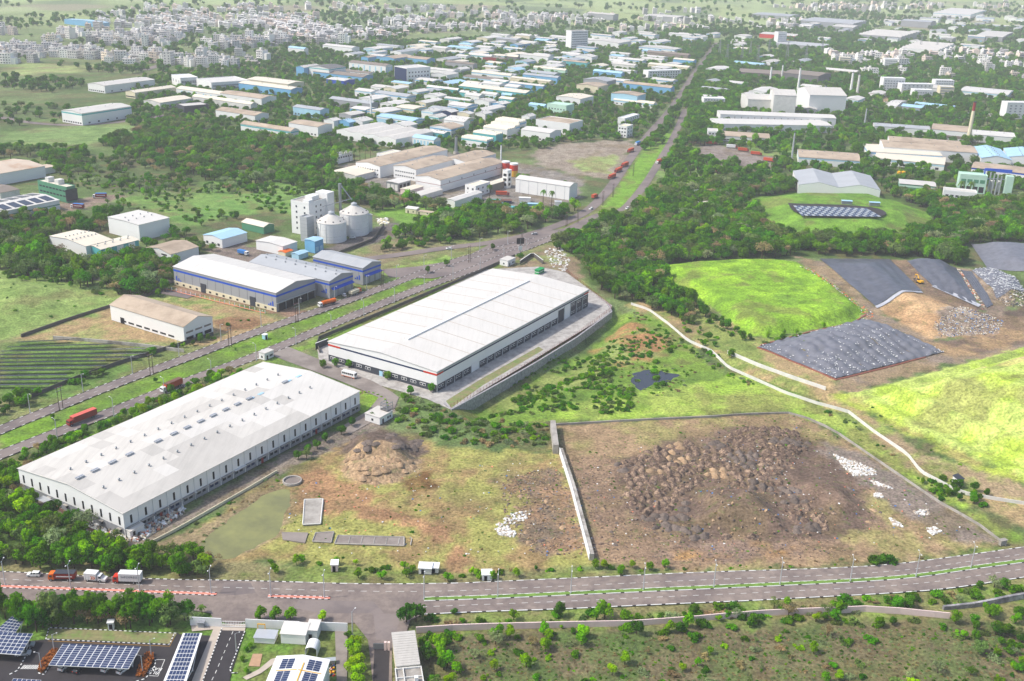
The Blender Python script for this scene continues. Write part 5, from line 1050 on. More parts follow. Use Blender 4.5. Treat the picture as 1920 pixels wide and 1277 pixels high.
# ---------------------------------------------------------------- landfill, walls, vacant plots
def GT(u, v):
    z = 0.0
    for _ in range(8): p = G(u, v, z); z = hz(*p)
    return p
def drape4(name, px, m_, n=24, k=24, off=.25, wr=.25, parent=None):
    c = [GT(*q) for q in px]; mb = MB()
    for i in range(n + 1):
        for j in range(k + 1):
            s_, t_ = i / n, j / k; p = (c[0] * (1 - s_) + c[1] * s_) * (1 - t_) + (c[3] * (1 - s_) + c[2] * s_) * t_
            z = hz(*p); w_ = wr * math.sin(s_ * n * 1.3 + 3 * vnoise(np.array([p[0]]), np.array([p[1]]), 9.)[0]) * .5 + wr * vnoise(np.array([p[0] + 50]), np.array([p[1]]), 2.5)[0]
            mb.v.append((*p, z + off + w_ * (.3 if i in (0, n) or j in (0, k) else 1)))
    for i in range(n):
        for j in range(k): q = i * (k + 1) + j; mb.f.append((q, q + k + 1, q + k + 2, q + 1)); mb.m.append(0)
    o = mb.build(name, m_, parent, smooth=True); o.data.update()
    if o.data.polygons[0].normal.z < 0: o.data.flip_normals()
    return o
mat('liner', (.095, .10, .12), .42, .35, .25, .45, bump=.35); mat('liner_grey', (.15, .155, .18), .5, .3, .25, .4, bump=.3); mat('liner_edge', (.42, .43, .46), .6, .15, .4)
def liner(label, px, m_='liner', **kw): return tag(drape4('liner_sheet', px, m_, **kw), label, 'liner')
liner('large black liner on the slope above the tan soil', flat(1536,486,1668,487,1728,546,1640,574), off=.4, wr=.5)
liner('black liner on the slope right of the excavator track', flat(1700,490,1792,503,1836,577,1752,540), off=.4, wr=.4)
liner('small black liner right of the debris gully', flat(1800,506,1822,510,1862,572,1850,578), off=.35, wr=.35)
liner('bag dotted black liner at the right edge of the landfill', flat(1822,508,1880,514,1925,548,1868,560), 'liner_grey', off=.3, wr=.4)
liner('wide grey liner at the far right behind the shrubs', flat(1820,458,2000,470,2000,535,1850,502), 'liner_grey', off=.3, wr=.35)
cell = liner('grey liner held down by white bags in the lower landfill cell', flat(1420,651,1621,599,1771,661,1566,711), 'liner_grey', n=60, k=60, off=.3, wr=1.1)
drape4('liner_hem', flat(1640,575,1727,547,1731,550,1644,579), 'liner_edge', 16, 2, .5, .05, None); tag(C.objects['liner_hem'], 'pale folded hem along the foot of the large black liner', 'liner')
o = drape4('liner_hem', flat(1746,538,1752,536,1840,573,1834,577), 'liner_edge', 16, 2, .55, .05); tag(o, 'pale folded hem below the liner right of the track', 'liner')
bag = MB().prism([(-.5, -.3), (.5, -.32), (.55, .25), (-.45, .34)], 0, [.25, .3, .28, .2]).mesh('bag', 'white_paint')
# sandbags: the largest as things, the rest as one mass
br = random.Random(8); c4 = [GT(*q) for q in flat(1420,651,1621,599,1771,661,1566,711)]; bags = MB(); nb_ = 0
for i in range(1500):
    s_, t_ = br.random(), br.random(); p = (c4[0] * (1 - s_) + c4[1] * s_) * (1 - t_) + (c4[3] * (1 - s_) + c4[2] * s_) * t_
    if vnoise(np.array([p[0]]), np.array([p[1]]), 16.)[0] + br.random() * .5 < .62: continue
    z = hz(*p) + .75; an = br.uniform(0, 3); sz = br.uniform(.3, .75)
    if nb_ < 200: tag(link('sandbag', bag, None, (*p, z), an, (sz, sz, sz)), 'white bag weighing down the grey liner of the lower landfill cell', 'bag', 'bags on the lower landfill liner'); nb_ += 1; continue
    ca, sa = math.cos(an) * sz, math.sin(an) * sz
    bags.prism([(p[0] + ca * x_ - sa * y_, p[1] + sa * x_ + ca * y_) for x_, y_ in ((-.5, -.3), (.5, -.3), (.5, .3), (-.5, .3))], z, z + .3 * sz)
c5 = [GT(*q) for q in flat(1822,508,1880,514,1925,548,1868,560)]
for i in range(420):
    s_, t_ = br.random(), br.random(); p = (c5[0] * (1 - s_) + c5[1] * s_) * (1 - t_) + (c5[3] * (1 - s_) + c5[2] * s_) * t_; z = hz(*p) + .5; sz = br.uniform(.4, 1.1)
    bags.prism([(p[0] - .5 * sz, p[1] - .3 * sz), (p[0] + .5 * sz, p[1] - .2 * sz), (p[0] + .4 * sz, p[1] + .3 * sz), (p[0] - .5 * sz, p[1] + .25 * sz)], z, z + .3 * sz)
tag(bags.build('small_sandbags', 'white_paint'), 'small white bags scattered over the grey liners', 'bags', kind='stuff')
mat('red_hem', '#8f5a4c', .7, .2, .5)
for pts, lb in ((flat(1420,652,1500,684,1566,712), 'red hem tape along the lower left edge of the bag dotted liner'), (flat(1566,713,1660,690,1735,670), 'red hem tape along the lower right edge of the bag dotted liner'), (flat(1425,648,1520,622,1600,605,1624,590), 'red hem tape between the grass cap and the bag dotted liner')):
    P = resample(np.array([GT(*q) for q in pts]), 3); mb = MB(); a_, b_ = offset(P, .45), offset(P, -.45)
    for i in range(len(P) - 1): z0_, z1_ = hz(*P[i]) + .3, hz(*P[i + 1]) + .3; mb.prism([a_[i], b_[i], b_[i + 1], a_[i + 1]], [z0_ - .3, z0_ - .3, z1_ - .3, z1_ - .3], [z0_ + .1, z0_ + .1, z1_ + .1, z1_ + .1])
    tag(mb.build('hem_tape', 'red_hem'), lb, 'tape')
# refuse heap on the tan soil, litter patches
def rubbish(name, label, px, n, mats, smin, smax, seed, zoff=0.0, hmax=.5, kind='stuff', cat='litter'):
    Pw = np.array([GT(*q) for q in px]); lo, hi = Pw.min(0), Pw.max(0); mb = MB(); rr = random.Random(seed); k = 0
    while k < n:
        p = (rr.uniform(lo[0], hi[0]), rr.uniform(lo[1], hi[1]))
        if not inside(Pw, np.array([p[0]]), np.array([p[1]]))[0]: k += .05; continue
        k += 1; sz = rr.uniform(smin, smax); an = rr.uniform(0, 3.1); ca, sa = math.cos(an) * sz, math.sin(an) * sz; z = hz(*p) + zoff
        q = [(p[0] + ca * x_ - sa * y_, p[1] + sa * x_ + ca * y_) for x_, y_ in ((-.5, -.35), (.5, -.4), (.55, .3), (-.4, .4))]
        mb.prism(q, z - .1, [z + rr.uniform(.05, hmax) * sz for _ in range(4)], rr.randrange(len(mats)))
    return tag(mb.build(name, mats), label, cat, kind=kind)
rubbish('refuse', 'mixed refuse spread over the tan landfill soil', flat(1750,604,1785,582,1800,574,1830,580,1882,602,1872,624,1820,630,1762,632), 1700, ['dirty_white', 'roof_beige', 'roof_brown', 'cream_paint', 'heap_tan', 'charcoal', 'roof_beige', 'tile_blue', 'dirty_white', 'heap_dark'], .2, .8, 2)
rubbish('refuse', 'dark and pale refuse at the right end of the landfill', flat(1868,545,1925,540,1930,575,1890,575), 420, ['dirty_white', 'roof_brown', 'charcoal', 'roof_beige', 'dark_wall'], .3, 1.1, 3)
rubbish('refuse', 'loose debris along the gully between the liners', flat(1790,503,1800,505,1850,580,1842,580), 180, ['dirty_white', 'salmon', 'cream_paint', 'dark_wall'], .4, 1.2, 4)
rubbish('refuse', 'rubble strip between the grass cap and the liner track', flat(1500,500,1512,498,1640,590,1632,598), 320, ['dirty_white', 'salmon', 'dark_wall', 'orange_paint', 'roof_brown'], .3, 1.1, 5)
for i, (px, n, lb) in enumerate(((flat(1562,852,1590,862,1640,880,1645,890,1600,893,1580,875), 420, 'long white plastic waste patch on the brown plot'), (flat(1630,900,1665,912,1676,917,1640,910), 90, 'small white waste patch below the long one'), (flat(1668,972,1685,980,1692,988,1675,985), 110, 'white waste patch left of the pair near the grey gravel strip'), (flat(1735,992,1752,988,1765,997,1748,1004), 120, 'rightmost white waste patch near the front road'), (flat(1638,925,1652,926,1655,933,1640,932), 60, 'tiny white waste patch below the strip of white waste'), (flat(1712,958,1740,955,1742,966,1715,965), 50, 'thin white waste scatter on the brown mound'), (flat(928,992,950,988,970,1000,962,1008,935,1003), 170, 'white waste patch on the left plot near the dividing wall'), (flat(930,985,955,965,1000,955,985,975,945,992), 110, 'mixed pale litter above the white waste on the left plot'))):
    rubbish('waste_patch', lb, px, int(n * 1.7), ['white_paint', 'dirty_white', 'dirty_white', 'roof_beige'], .25, 1.0, 30 + i, .0, .6)
rubbish('litter', 'scattered white litter across the two vacant plots', flat(560,900,1040,860,1500,800,1850,1010,1100,1045,520,1040), 420, ['white_paint', 'dirty_white', 'salmon', 'tile_blue'], .2, .7, 50)
rubbish('scrap_heap', 'pale sacks and cardboard heaped beside the warehouse corner', flat(225,1012,200,1005,165,985,180,975,232,1000,300,972,340,950,350,958,262,1018), 620, ['white_paint', 'cream_paint', 'salmon', 'dirty_white', 'white_sheet', 'roof_beige', 'dark_wall'], .5, 1.4, 51, 0, 1.0, 'stuff', 'scrap')
rubbish('scrap_heap', 'mixed scrap along the fence left of the warehouse', flat(60,900,80,905,150,945,150,960,60,925), 160, ['white_paint', 'cream_paint', 'maroon', 'teal_sheet', 'dark_wall'], .5, 1.4, 52, 0, 1.0, 'stuff', 'scrap')
rubbish('scrap_heap', 'white sacks along the fence below the warehouse gable', flat(150,985,165,980,240,1030,225,1035), 170, ['white_paint', 'dirty_white', 'charcoal'], .5, 1.3, 53, 0, .9, 'stuff', 'scrap')
rubbish('litter', 'pale rubble on the bank beyond the navy striped warehouse', flat(1020,470,1050,460,1070,490,1060,510,1035,500), 170, ['white_paint', 'dirty_white'], .4, 1.6, 54)
rubbish('litter', 'white stones dumped beside the silo yard wall', flat(706,412,728,410,730,420,712,422), 120, ['white_paint', 'cream_paint'], .8, 1.8, 55, 0, .8)
# dumped soil heaps
def heap_mesh(seed, m_):
    rr = random.Random(seed); rows, n = 5, 12; mb = MB(); ph = [rr.uniform(0, 6) for _ in range(4)]
    for i in range(rows + 1):
        t_ = i / rows
        for j in range(n):
            an = 6.2832 * j / n; rad = (1 - t_) * (1 + .18 * math.sin(2 * an + ph[0]) + .12 * math.sin(3 * an + ph[1])) * (1 + rr.uniform(-.1, .1)); z = (t_ ** .75) * (.55 + .06 * rr.random()) - .08
            mb.v.append((rad * math.cos(an), rad * math.sin(an), z + (rr.uniform(-.06, .06) if 0 < i < rows else 0)))
    for i in range(rows):
        for j in range(n): k = (j + 1) % n; mb.f.append((i * n + j, i * n + k, (i + 1) * n + k, (i + 1) * n + j)); mb.m.append(0)
    return mb.mesh('soil_heap', m_, True)
HP = {m_: [heap_mesh(60 + i, m_) for i in range(4)] for m_ in ('heap_dark', 'heap_tan', 'heap_grey')}
hp = GP(flat(1155,870,1200,850,1290,826,1350,826,1400,800,1480,800,1525,840,1470,865,1460,890,1530,950,1570,985,1510,1004,1300,1010,1215,990,1175,940)); hr_ = random.Random(77); nh = 0
LBL = {'heap_dark': 'dark brown soil heap dumped in rows on the brown plot', 'heap_tan': 'tan soil heap dumped among dark ones on the brown plot', 'heap_grey': 'greyish soil heap dumped among brown ones on the brown plot'}
lo, hi = hp.min(0), hp.max(0); small = []
for yy in np.arange(lo[1], hi[1], 3.3):
    for xx in np.arange(lo[0], hi[0], 3.5):
        p = (xx + hr_.uniform(-1.3, 1.3), yy + hr_.uniform(-1.2, 1.2))
        if not inside(hp, np.array([p[0]]), np.array([p[1]]))[0]: continue
        if inside(GP(flat(1290,915,1360,905,1445,922,1495,985,1480,1005,1330,1005,1290,975)), np.array([p[0]]), np.array([p[1]]))[0]: continue
        if hr_.random() < .14: continue
        k = vnoise(np.array([p[0]]), np.array([p[1]]), 14.)[0]; m_ = 'heap_tan' if k > .78 else ('heap_grey' if k < .3 else 'heap_dark'); sz = hr_.uniform(1.5, 2.5)
        small.append((p, m_, sz))
small.sort(key=lambda t_: t_[0][1])
for p, m_, sz in small[:250]:
    tag(link('soil_heap', hr_.choice(HP[m_]), None, (*p, hz(*p)), hr_.uniform(0, 6), (sz, sz * hr_.uniform(.8, 1.2), sz * hr_.uniform(1.0, 1.7))), LBL[m_], 'soil heap', 'soil heaps on the brown plot')
mb = MB()
for p, m_, sz in small[250:]:
    mm = HP[m_][0]; k = len(mb.v); z = hz(*p); mb.v += [(p[0] + v_.co.x * sz, p[1] + v_.co.y * sz, z + v_.co.z * sz * 1.3) for v_ in mm.vertices]; mb.f += [tuple(k + i for i in f_.vertices) for f_ in mm.polygons]; mb.m += [('heap_dark', 'heap_tan', 'heap_grey').index(m_)] * len(mm.polygons)
if small[250:]: tag(mb.build('far_soil_heaps', ['heap_dark', 'heap_tan', 'heap_grey'], smooth=True), 'dark soil heaps at the back of the brown plot', 'soil heap', kind='stuff')
for i in range(46):
    u, v = hr_.choice([(1000, 930), (1030, 990), (980, 1010), (1130, 950), (1150, 1000), (1450, 830), (1500, 860), (1560, 940), (1640, 960)]); u += hr_.uniform(-35, 35); v += hr_.uniform(-28, 28); p = GT(u, v); sz = hr_.uniform(.6, 1.6)
    tag(link('soil_heap', hr_.choice(HP[hr_.choice(['heap_dark', 'heap_tan', 'heap_grey'])]), None, (*p, hz(*p)), hr_.uniform(0, 6), (sz, sz, sz * .8)), 'small scattered soil heap on the vacant plots', 'soil heap', 'small heaps scattered on the vacant plots')
rubbish('stones', 'dark stones and clods strewn over the brown plot', flat(1160,865,1290,822,1380,800,1480,805,1500,860,1470,890,1560,950,1600,990,1500,1010,1290,1012,1180,985), 500, ['heap_dark', 'heap_grey', 'heap_tan', 'dark_wall', 'heap_dark'], .3, 1.0, 71, .1, .9)
rubbish('stones', 'brown clods strewn over the right half of the left plot', flat(935,905,1040,870,1062,905,1105,1045,1000,1038,950,990), 700, ['heap_dark', 'heap_tan', 'heap_grey', 'roof_brown'], .25, .8, 72, 0, .7)
rubbish('stones', 'clods strewn between the dividing wall and the brown heaps', flat(1070,860,1160,850,1190,960,1270,1010,1560,1008,1600,1045,1280,1062,1130,1050), 900, ['heap_dark', 'heap_tan', 'heap_grey'], .2, .7, 73, 0, .6)
# tan heap lumps and dark heap
for i in range(42):
    u, v = hr_.uniform(648, 780), hr_.uniform(850, 898); p = GT(u, v); sz = hr_.uniform(1.4, 2.4)
    tag(link('soil_heap', hr_.choice(HP['heap_tan']), None, (*p, hz(*p) - .2), hr_.uniform(0, 6), (sz, sz, sz)), 'tan lump of the soil mound behind the left vacant plot', 'soil heap', 'lumps of the tan soil mound')
for i in range(22):
    u, v = hr_.uniform(655, 790), hr_.uniform(812, 850); p = GT(u, v); sz = hr_.uniform(1.6, 3)
    tag(link('soil_heap', hr_.choice(HP['heap_grey']), None, (*p, hz(*p) - .2), hr_.uniform(0, 6), (sz, sz, sz * .8)), 'dark lump of the soil mound below the warehouse lawn', 'soil heap', 'lumps of the dark soil mound')
PT = [flat(420,1092,470,1093,480,1112,440,1116,412,1113), flat(560,1125,700,1128,720,1150,600,1150,550,1140), flat(700,1150,752,1152,740,1200,705,1200), flat(90,1078,180,1083,185,1090,95,1086), flat(1000,1126,1100,1120,1102,1128,1004,1133), flat(1250,1082,1340,1078,1342,1086,1254,1090), flat(1560,1100,1640,1096,1642,1103,1562,1107)]
for i, q in enumerate(PT): o = sheet('road_patch', q, .0535 + .0004 * i, ('asphalt_far', 'asphalt_dark', 'pave_plain')[i % 3] if i == 0 else 'asphalt_far'); o.parent = front_road
# walls
wall('drain_wall', 'long white panelled wall winding down beside the drain to the right edge', flat(1183,571,1215,581,1250,606,1290,640,1335,660,1365,690,1415,712,1470,737,1530,757,1590,773,1640,812,1700,852,1726,886,1800,925,1870,938,1960,952), -1.5, 1.25, .25, 'dirty_white', seg=5)
wall('drain_wall', 'short white wall on the landfill side of the drain', flat(1364,662,1420,686,1480,708,1548,731), -3, 1.6, .4, 'dirty_white', seg=7)
wall('retaining_wall', 'pale concrete wall end at the top left corner of the brown plot', flat(1036,803,1042,850), [-.5, -3], 3.8, 2.2, 'concrete')
wall('dividing_wall', 'long grey wall dividing the two vacant plots', flat(1052,850,1075,920,1110,1050), -.3, 2.4, 1.3, 'concrete_wall', seg=6)
wall('wall_coping', 'broken white painted edge along the dividing wall', flat(1049,850,1071,920,1105,1050), -.3, 2.6, .25, 'white_paint', seg=4)
wall('plot_kerb', 'thin white kerb round the back of the brown plot', flat(1040,797,1180,789,1330,782,1400,777,1478,775,1510,783,1560,805,1640,860,1760,942,1830,980,1886,1023), -.5, .7, .4, 'concrete', seg=9)
hut('wall_pier', 'short grey concrete pier at the corner by the front road', 1876, 1024, 2.5, 1.2, 2.0, 'concrete', 'concrete', R(20), 'pier', None, 0, 0)
wall('pink_wall', 'pale pink boundary wall behind the shrubs of the front scrub', flat(780,1186,870,1180,960,1178,1075,1175,1180,1173,1290,1165,1400,1155,1500,1151,1570,1149,1650,1145,1700,1152,1780,1159), -.2, [2.0, 2.0, 1.8, 2.2, 2.0], .35, 'pink_paint', seg=11)
wall('stone_bank', 'grey rubble stone retaining wall at the lower right edge', flat(1768,1142,1830,1137,1900,1124,1990,1112), [-1.2, -3], [1.2, 2.4], .9, 'rough_stone', seg=5)
wall('boundary_wall', 'low stone wall between the tan roofed shed and the grass hill', flat(40,632,130,600,220,572,305,546), -.2, 1.6, .4, 'dark_wall', seg=9)
wall('boundary_wall', 'grey stone wall along the top of the ground solar rows', flat(100,635,180,641,270,650,345,660), -.2, 1.5, .5, 'concrete_wall', seg=9)
wall('boundary_wall', 'dark wall along the far side of the main road by the solar rows', flat(60,745,140,712,230,680,330,650,400,628), -.2, 1.7, .3, 'dark_wall', seg=9)
wall('boundary_wall', 'cream fence wall along the pond side of the patched warehouse yard', flat(262,1030,330,995,400,955,470,915,520,885), -.2, 1.0, .3, 'cream_paint', seg=6)
wall('boundary_wall', 'brown fence wall along the left side of the patched warehouse yard', flat(95,945,150,985,205,1015,250,1035), -.2, 1.3, .3, 'tarp_brown', seg=6)
# water
mat('pond_green', '#78784a', .1, .1, .06, .5, col2='#88884f', s2=.03); mat('pond_dark', (.035, .04, .05), .08, .1, .1, .5)
def pool(name, px, z, m_, zg=0.0):
    P = smooth(np.vstack([GP(px, zg), GP(px[:1], zg)]), 3)[:-1]; mb = MB(); mb.face([(*p, z) for p in P]); o = mb.build(name, m_); o.data.update()
    if o.data.polygons[0].normal.z < 0: o.data.flip_normals()
    return tag(o, kind='structure')
pool('pond_water', flat(355,1036,392,988,440,952,490,920,548,902,556,922,548,965,533,1008,512,1021,470,1040,440,1056,390,1054), -.5, 'pond_green')
pool('pond_water', flat(1164,692,1215,677,1255,683,1304,698,1278,725,1228,731,1200,744,1164,724), -.55, 'pond_dark')
# slabs and foundations on the left plot
def slab(label, px, hh, m_='concrete', edge=None):
    P = GP(px); o0 = P[0].copy(); r = empty('concrete_slab', (*o0, 0), 0, label, 'slab'); Q = P - o0
    if np.cross(Q[1] - Q[0], Q[2] - Q[0]) < 0: Q = Q[::-1]
    MB().prism(Q, -.3, hh).build('slab', m_, r)
    if edge:
        for i in range(len(Q)):
            j = (i + 1) % len(Q); mb = MB(); mb.bar((*Q[i], hh + .1), (*Q[j], hh + .1), .35); mb.build('low_edge', edge, r)
    return r
slab('grey concrete slab with white rubble edge near the pond', flat(571,938,606,937,601,983,568,985), .25, 'concrete', 'dirty_white')
slab('stained foundation slab nearest the pond edge', flat(528,998,578,999,572,1018,530,1012), .15, 'pave_plain')
slab('square foundation slab left of the long gridded one', flat(592,1000,626,998,621,1018,586,1016), .15, 'pave_plain', 'concrete')
r = slab('long gridded foundation slab on the left vacant plot', flat(634,1005,758,1008,758,1024,628,1020), .15, 'pave_plain', 'concrete')
for i in range(1, 7): piece('cross_edge', 'concrete', r, i * 4.3 - .15, i * 4.3 + .15, -4.6, -.2, .12, .3)
p = G(548, 903); r = empty('settling_ring', (*p, 0), 0, 'round concrete tank ring beside the pond head', 'tank')
for k in range(20): an = k * .314; mb = MB(); c0, s0, c1, s1 = math.cos(an), math.sin(an), math.cos(an + .31), math.sin(an + .31); mb.prism([(3.2 * c0, 3.2 * s0), (3.7 * c0, 3.7 * s0), (3.7 * c1, 3.7 * s1), (3.2 * c1, 3.2 * s1)], -.1, .8); mb.build('ring_block', 'concrete', r)
mb = MB(); mb.cyl(0, 0, 0, .15, 3.2, n=20); mb.build('floor', 'pave_plain', r)
hut('shack', 'tiny pinkish white kiosk on the verge of the front road', 621, 1072, 2.2, 2.4, 2.6, 'pink_paint', 'white_sheet', R(5), win=0)
hut('shack', 'white sheet roofed stall under the roadside trees', 785, 1076, 4.2, 3, 2.2, 'dirty_white', 'white_sheet', R(-2), win=0); hut('shack', 'lower annex of the white roadside stall', 807, 1074, 2.6, 2.6, 1.9, 'dirty_white', 'white_sheet', R(-2), win=0)
hut('shack', 'small white cabin beside the round roadside tree', 904, 1089, 3.2, 2.6, 2.2, 'white_paint', 'white_sheet', R(5), win=0)
hut('shrine', 'tiny white shrine with a dark pointed roof near the drain wall', 1796, 912, 3, 3, 2.6, 'white_paint', 'charcoal', R(30), 'shrine', 'dark_void', .8, 0)
# ground solar rows on the left
sr = random.Random(5)
rows = [((32, 647), (133, 642)), ((15, 656), (218, 650)), ((2, 664), (280, 659)), ((-40, 671), (275, 668)), ((-40, 679), (262, 675)), ((-40, 686), (205, 682)), ((-40, 694), (206, 691)), ((-40, 702), (140, 699)), ((-40, 711), (131, 708)), ((-40, 719), (129, 717)), ((-40, 728), (100, 726)), ((22, 737), (76, 736))]
panel = MB().box(-.98, .98, -1.05, 1.05, -.05, .05).mesh('solar_panel', 'solar_dark'); legm = MB().box(-.06, .06, -.06, .06, 0, 1.6).mesh('post', 'metal')
for i, (q0, q1) in enumerate(rows):
    p0, p1 = G(*q0), G(*q1); d = p1 - p0; Ln = np.linalg.norm(d); an = math.atan2(d[1], d[0])
    r = empty('solar_row', (*p0, 0), an, f'{ORD[i]} row from the top of the ground solar panels on the left', 'solar panels', 'ground solar rows'); FOOT.append(np.array([p0 - 2, p1 + [0, -2], p1 + 2, p0 + [0, 2]]))
    for k in range(int(Ln / 2.06)):
        o = link('solar_panel', panel, r, (1 + k * 2.06, 0, 1.6)); o.rotation_euler = (R(-10), 0, 0)
        if k % 4 == 0: link('post', legm, r, (1 + k * 2.06, .6, 0))
# solar array on the grass mound
zt = 6.5; r0 = GP(flat(1477,383,1635,388,1668,402,1645,410,1520,409,1485,398), zt)
P = smooth(np.vstack([r0, r0[:1]]), 2)[:-1]; mb = MB(); mb.face([(*p, zt + 1.0) for p in P]); o = mb.build('gravel_pad', 'asphalt_dark'); o.data.update()
if o.data.polygons[0].normal.z < 0: o.data.flip_normals()
tag(o, kind='structure')
A0, A1, A2, A3 = [G(*q, zt + 1.5) for q in ((1490, 386), (1622, 391), (1650, 407), (1506, 405))]
for i in range(22):
    f_ = i / 21; p0, p1 = A0 * (1 - f_) + A1 * f_, A3 * (1 - f_) + A2 * f_; d = p1 - p0; Ln = np.linalg.norm(d); an = math.atan2(d[1], d[0])
    r = empty('solar_row', (*p0, zt + 1), an, f'{ORD[i]} solar row from the left on the oval grass mound', 'solar panels', 'solar rows on the grass mound')
    for k in range(6): mb = piece('solar_panel', 'solar' if (k + i) % 2 else 'galv', r, Ln * k / 6 + .1, Ln * (k + 1) / 6 - .1, -1.1, 1.1, .7, .8)
    for k in (.1, .9): piece('post', 'metal', r, Ln * k - .1, Ln * k + .1, -.1, .1, -.3, .7)
for u, lb in ((1578, 'left blue roofed inverter shelter beside the mound solar rows'), (1630, 'right blue roofed inverter shelter beside the mound solar rows')): hut('inverter_shelter', lb, u, 383 if u < 1600 else 386, 8, 2.5, 2.6, 'metal', 'roof_blue', R(-5), 'shelter', None, .3, 0, z0=zt + .6)
def text_mesh(fc):
    t_ = bpy.data.objects.new('t', fc); me = bpy.data.meshes.new_from_object(t_); me.name = 'lettering'; bpy.data.objects.remove(t_); return me
# ---------------------------------------------------------------- campus at the lower left
mat('walk_pale', '#b7ab9d', .9, .12, .5); mat('lawn', '#6d9440', .95, .3, .5, bump=.4); mat('sand', '#b08f72', .95, .15, .6); mat('hedge_rust', '#9a5a26', .95, .4, 1.2, bump=1)
for nm, px, z, m_ in (('car_park', flat(30,1204,88,1199,318,1209,332,1189,398,1192,356,1300,-40,1300,-40,1255), .03, 'asphalt_dark'), ('gravel_strip', flat(92,1178,332,1188,318,1207,88,1197), .06, 'gravel'),
    ('walkway', flat(402,1175,416,1178,373,1300,350,1300), .06, 'walk_pale'), ('gate_lane', flat(415,1182,459,1183,436,1255,424,1300,372,1300), .05, 'asphalt_dark'), ('gate_pad', flat(358,1172,462,1170,459,1183,415,1182,402,1180,360,1184), .045, 'walk_pale'),
    ('drive', flat(702,1217,731,1217,728,1300,698,1300), .055, 'asphalt_dark'), ('side_lane', flat(628,1183,652,1183,650,1300,632,1300), .04, 'pave_plain'), ('path', flat(508,1236,522,1232,520,1240,490,1262,462,1275,455,1270,485,1255), .04, 'walk_pale'), ('sand_bed', flat(474,1226,492,1226,487,1250,466,1249), .045, 'sand')):
    tag(sheet(nm, px, z, m_), kind='structure')
KB = ['kerb_white', 'kerb_black']
for pts, lb in ((flat(86,1199,92,1177,335,1188), 'black and white kerb along the tree belt of the car park'), (flat(88,1199,318,1209,326,1190), 'black and white kerb below the gravel strip'), (flat(416,1178,372,1300), 'black and white kerb beside the pale walkway'), (flat(459,1184,431,1255,434,1262,445,1262), 'black and white kerb on the right of the gate lane'),
                (flat(18,1265,32,1258,40,1246,60,1208), 'black and white kerb curving round the left car park lawn'), (flat(255,1278,270,1274,288,1258,292,1240,285,1228), 'black and white kerb round the right rust coloured hedge'), (flat(72,1262,82,1266,92,1250,100,1232), 'black and white kerb round the left rust coloured hedge')):
    kerb('kerb', lb, GP(pts), KB, seg=.75, w=.3)
mb = MB()
for i in range(11): c = G(42 + i * 3, 1250); mb.face([(c[0] - .12, c[1] - 1.1, .045), (c[0] + .12, c[1] - 1.1, .045), (c[0] + .45, c[1] + .7, .045), (c[0] + .2, c[1] + .7, .045)])
cp = [o for o in C.objects if o.name == 'car_park'][0]; mb.build('zebra_stripes', 'line_white', cp)
dashes('lane_dashes', GP(flat(437,1184,404,1262,385,1300)), 1.6, 1.8, .16, .06, 'line_white', [o for o in C.objects if o.name == 'gate_lane'][0])
mb = MB()
for q in (flat(292,1237,309,1237), flat(309,1237,296,1268), flat(296,1268,279,1267), flat(186,1298,240,1282)):
    A_, B_ = GP(q); d = B_ - A_; nn = np.array([-d[1], d[0]]) / np.linalg.norm(d) * .08; mb.face([(*(A_ + nn), .046), (*(A_ - nn), .046), (*(B_ - nn), .046), (*(B_ + nn), .046)])
mb.build('bay_lines', 'line_white', cp)
mb = MB(); 
for q in (flat(90,1202,318,1212), flat(318,1212,328,1192)):
    A_, B_ = GP(q); d = B_ - A_; nn = np.array([-d[1], d[0]]) / np.linalg.norm(d) * .07; mb.face([(*(A_ + nn), .046), (*(A_ - nn), .046), (*(B_ - nn), .046), (*(B_ + nn), .046)])
mb.build('edge_line', 'line_yellow', cp)
p = G(292, 1254); fc = bpy.data.curves.new('bay_lettering', 'FONT'); fc.body = 'BUS\nBAY'; fc.size = 1.9; fc.space_line = .85; fc.align_x = 'CENTER'; fc.materials.append(M['line_white'])
o = bpy.data.objects.new('bay_lettering', text_mesh(fc)); C.objects.link(o); o.location = (p[0], p[1] - 1.0, .05); o.rotation_euler = (0, 0, R(180 - 12)); o.parent = cp
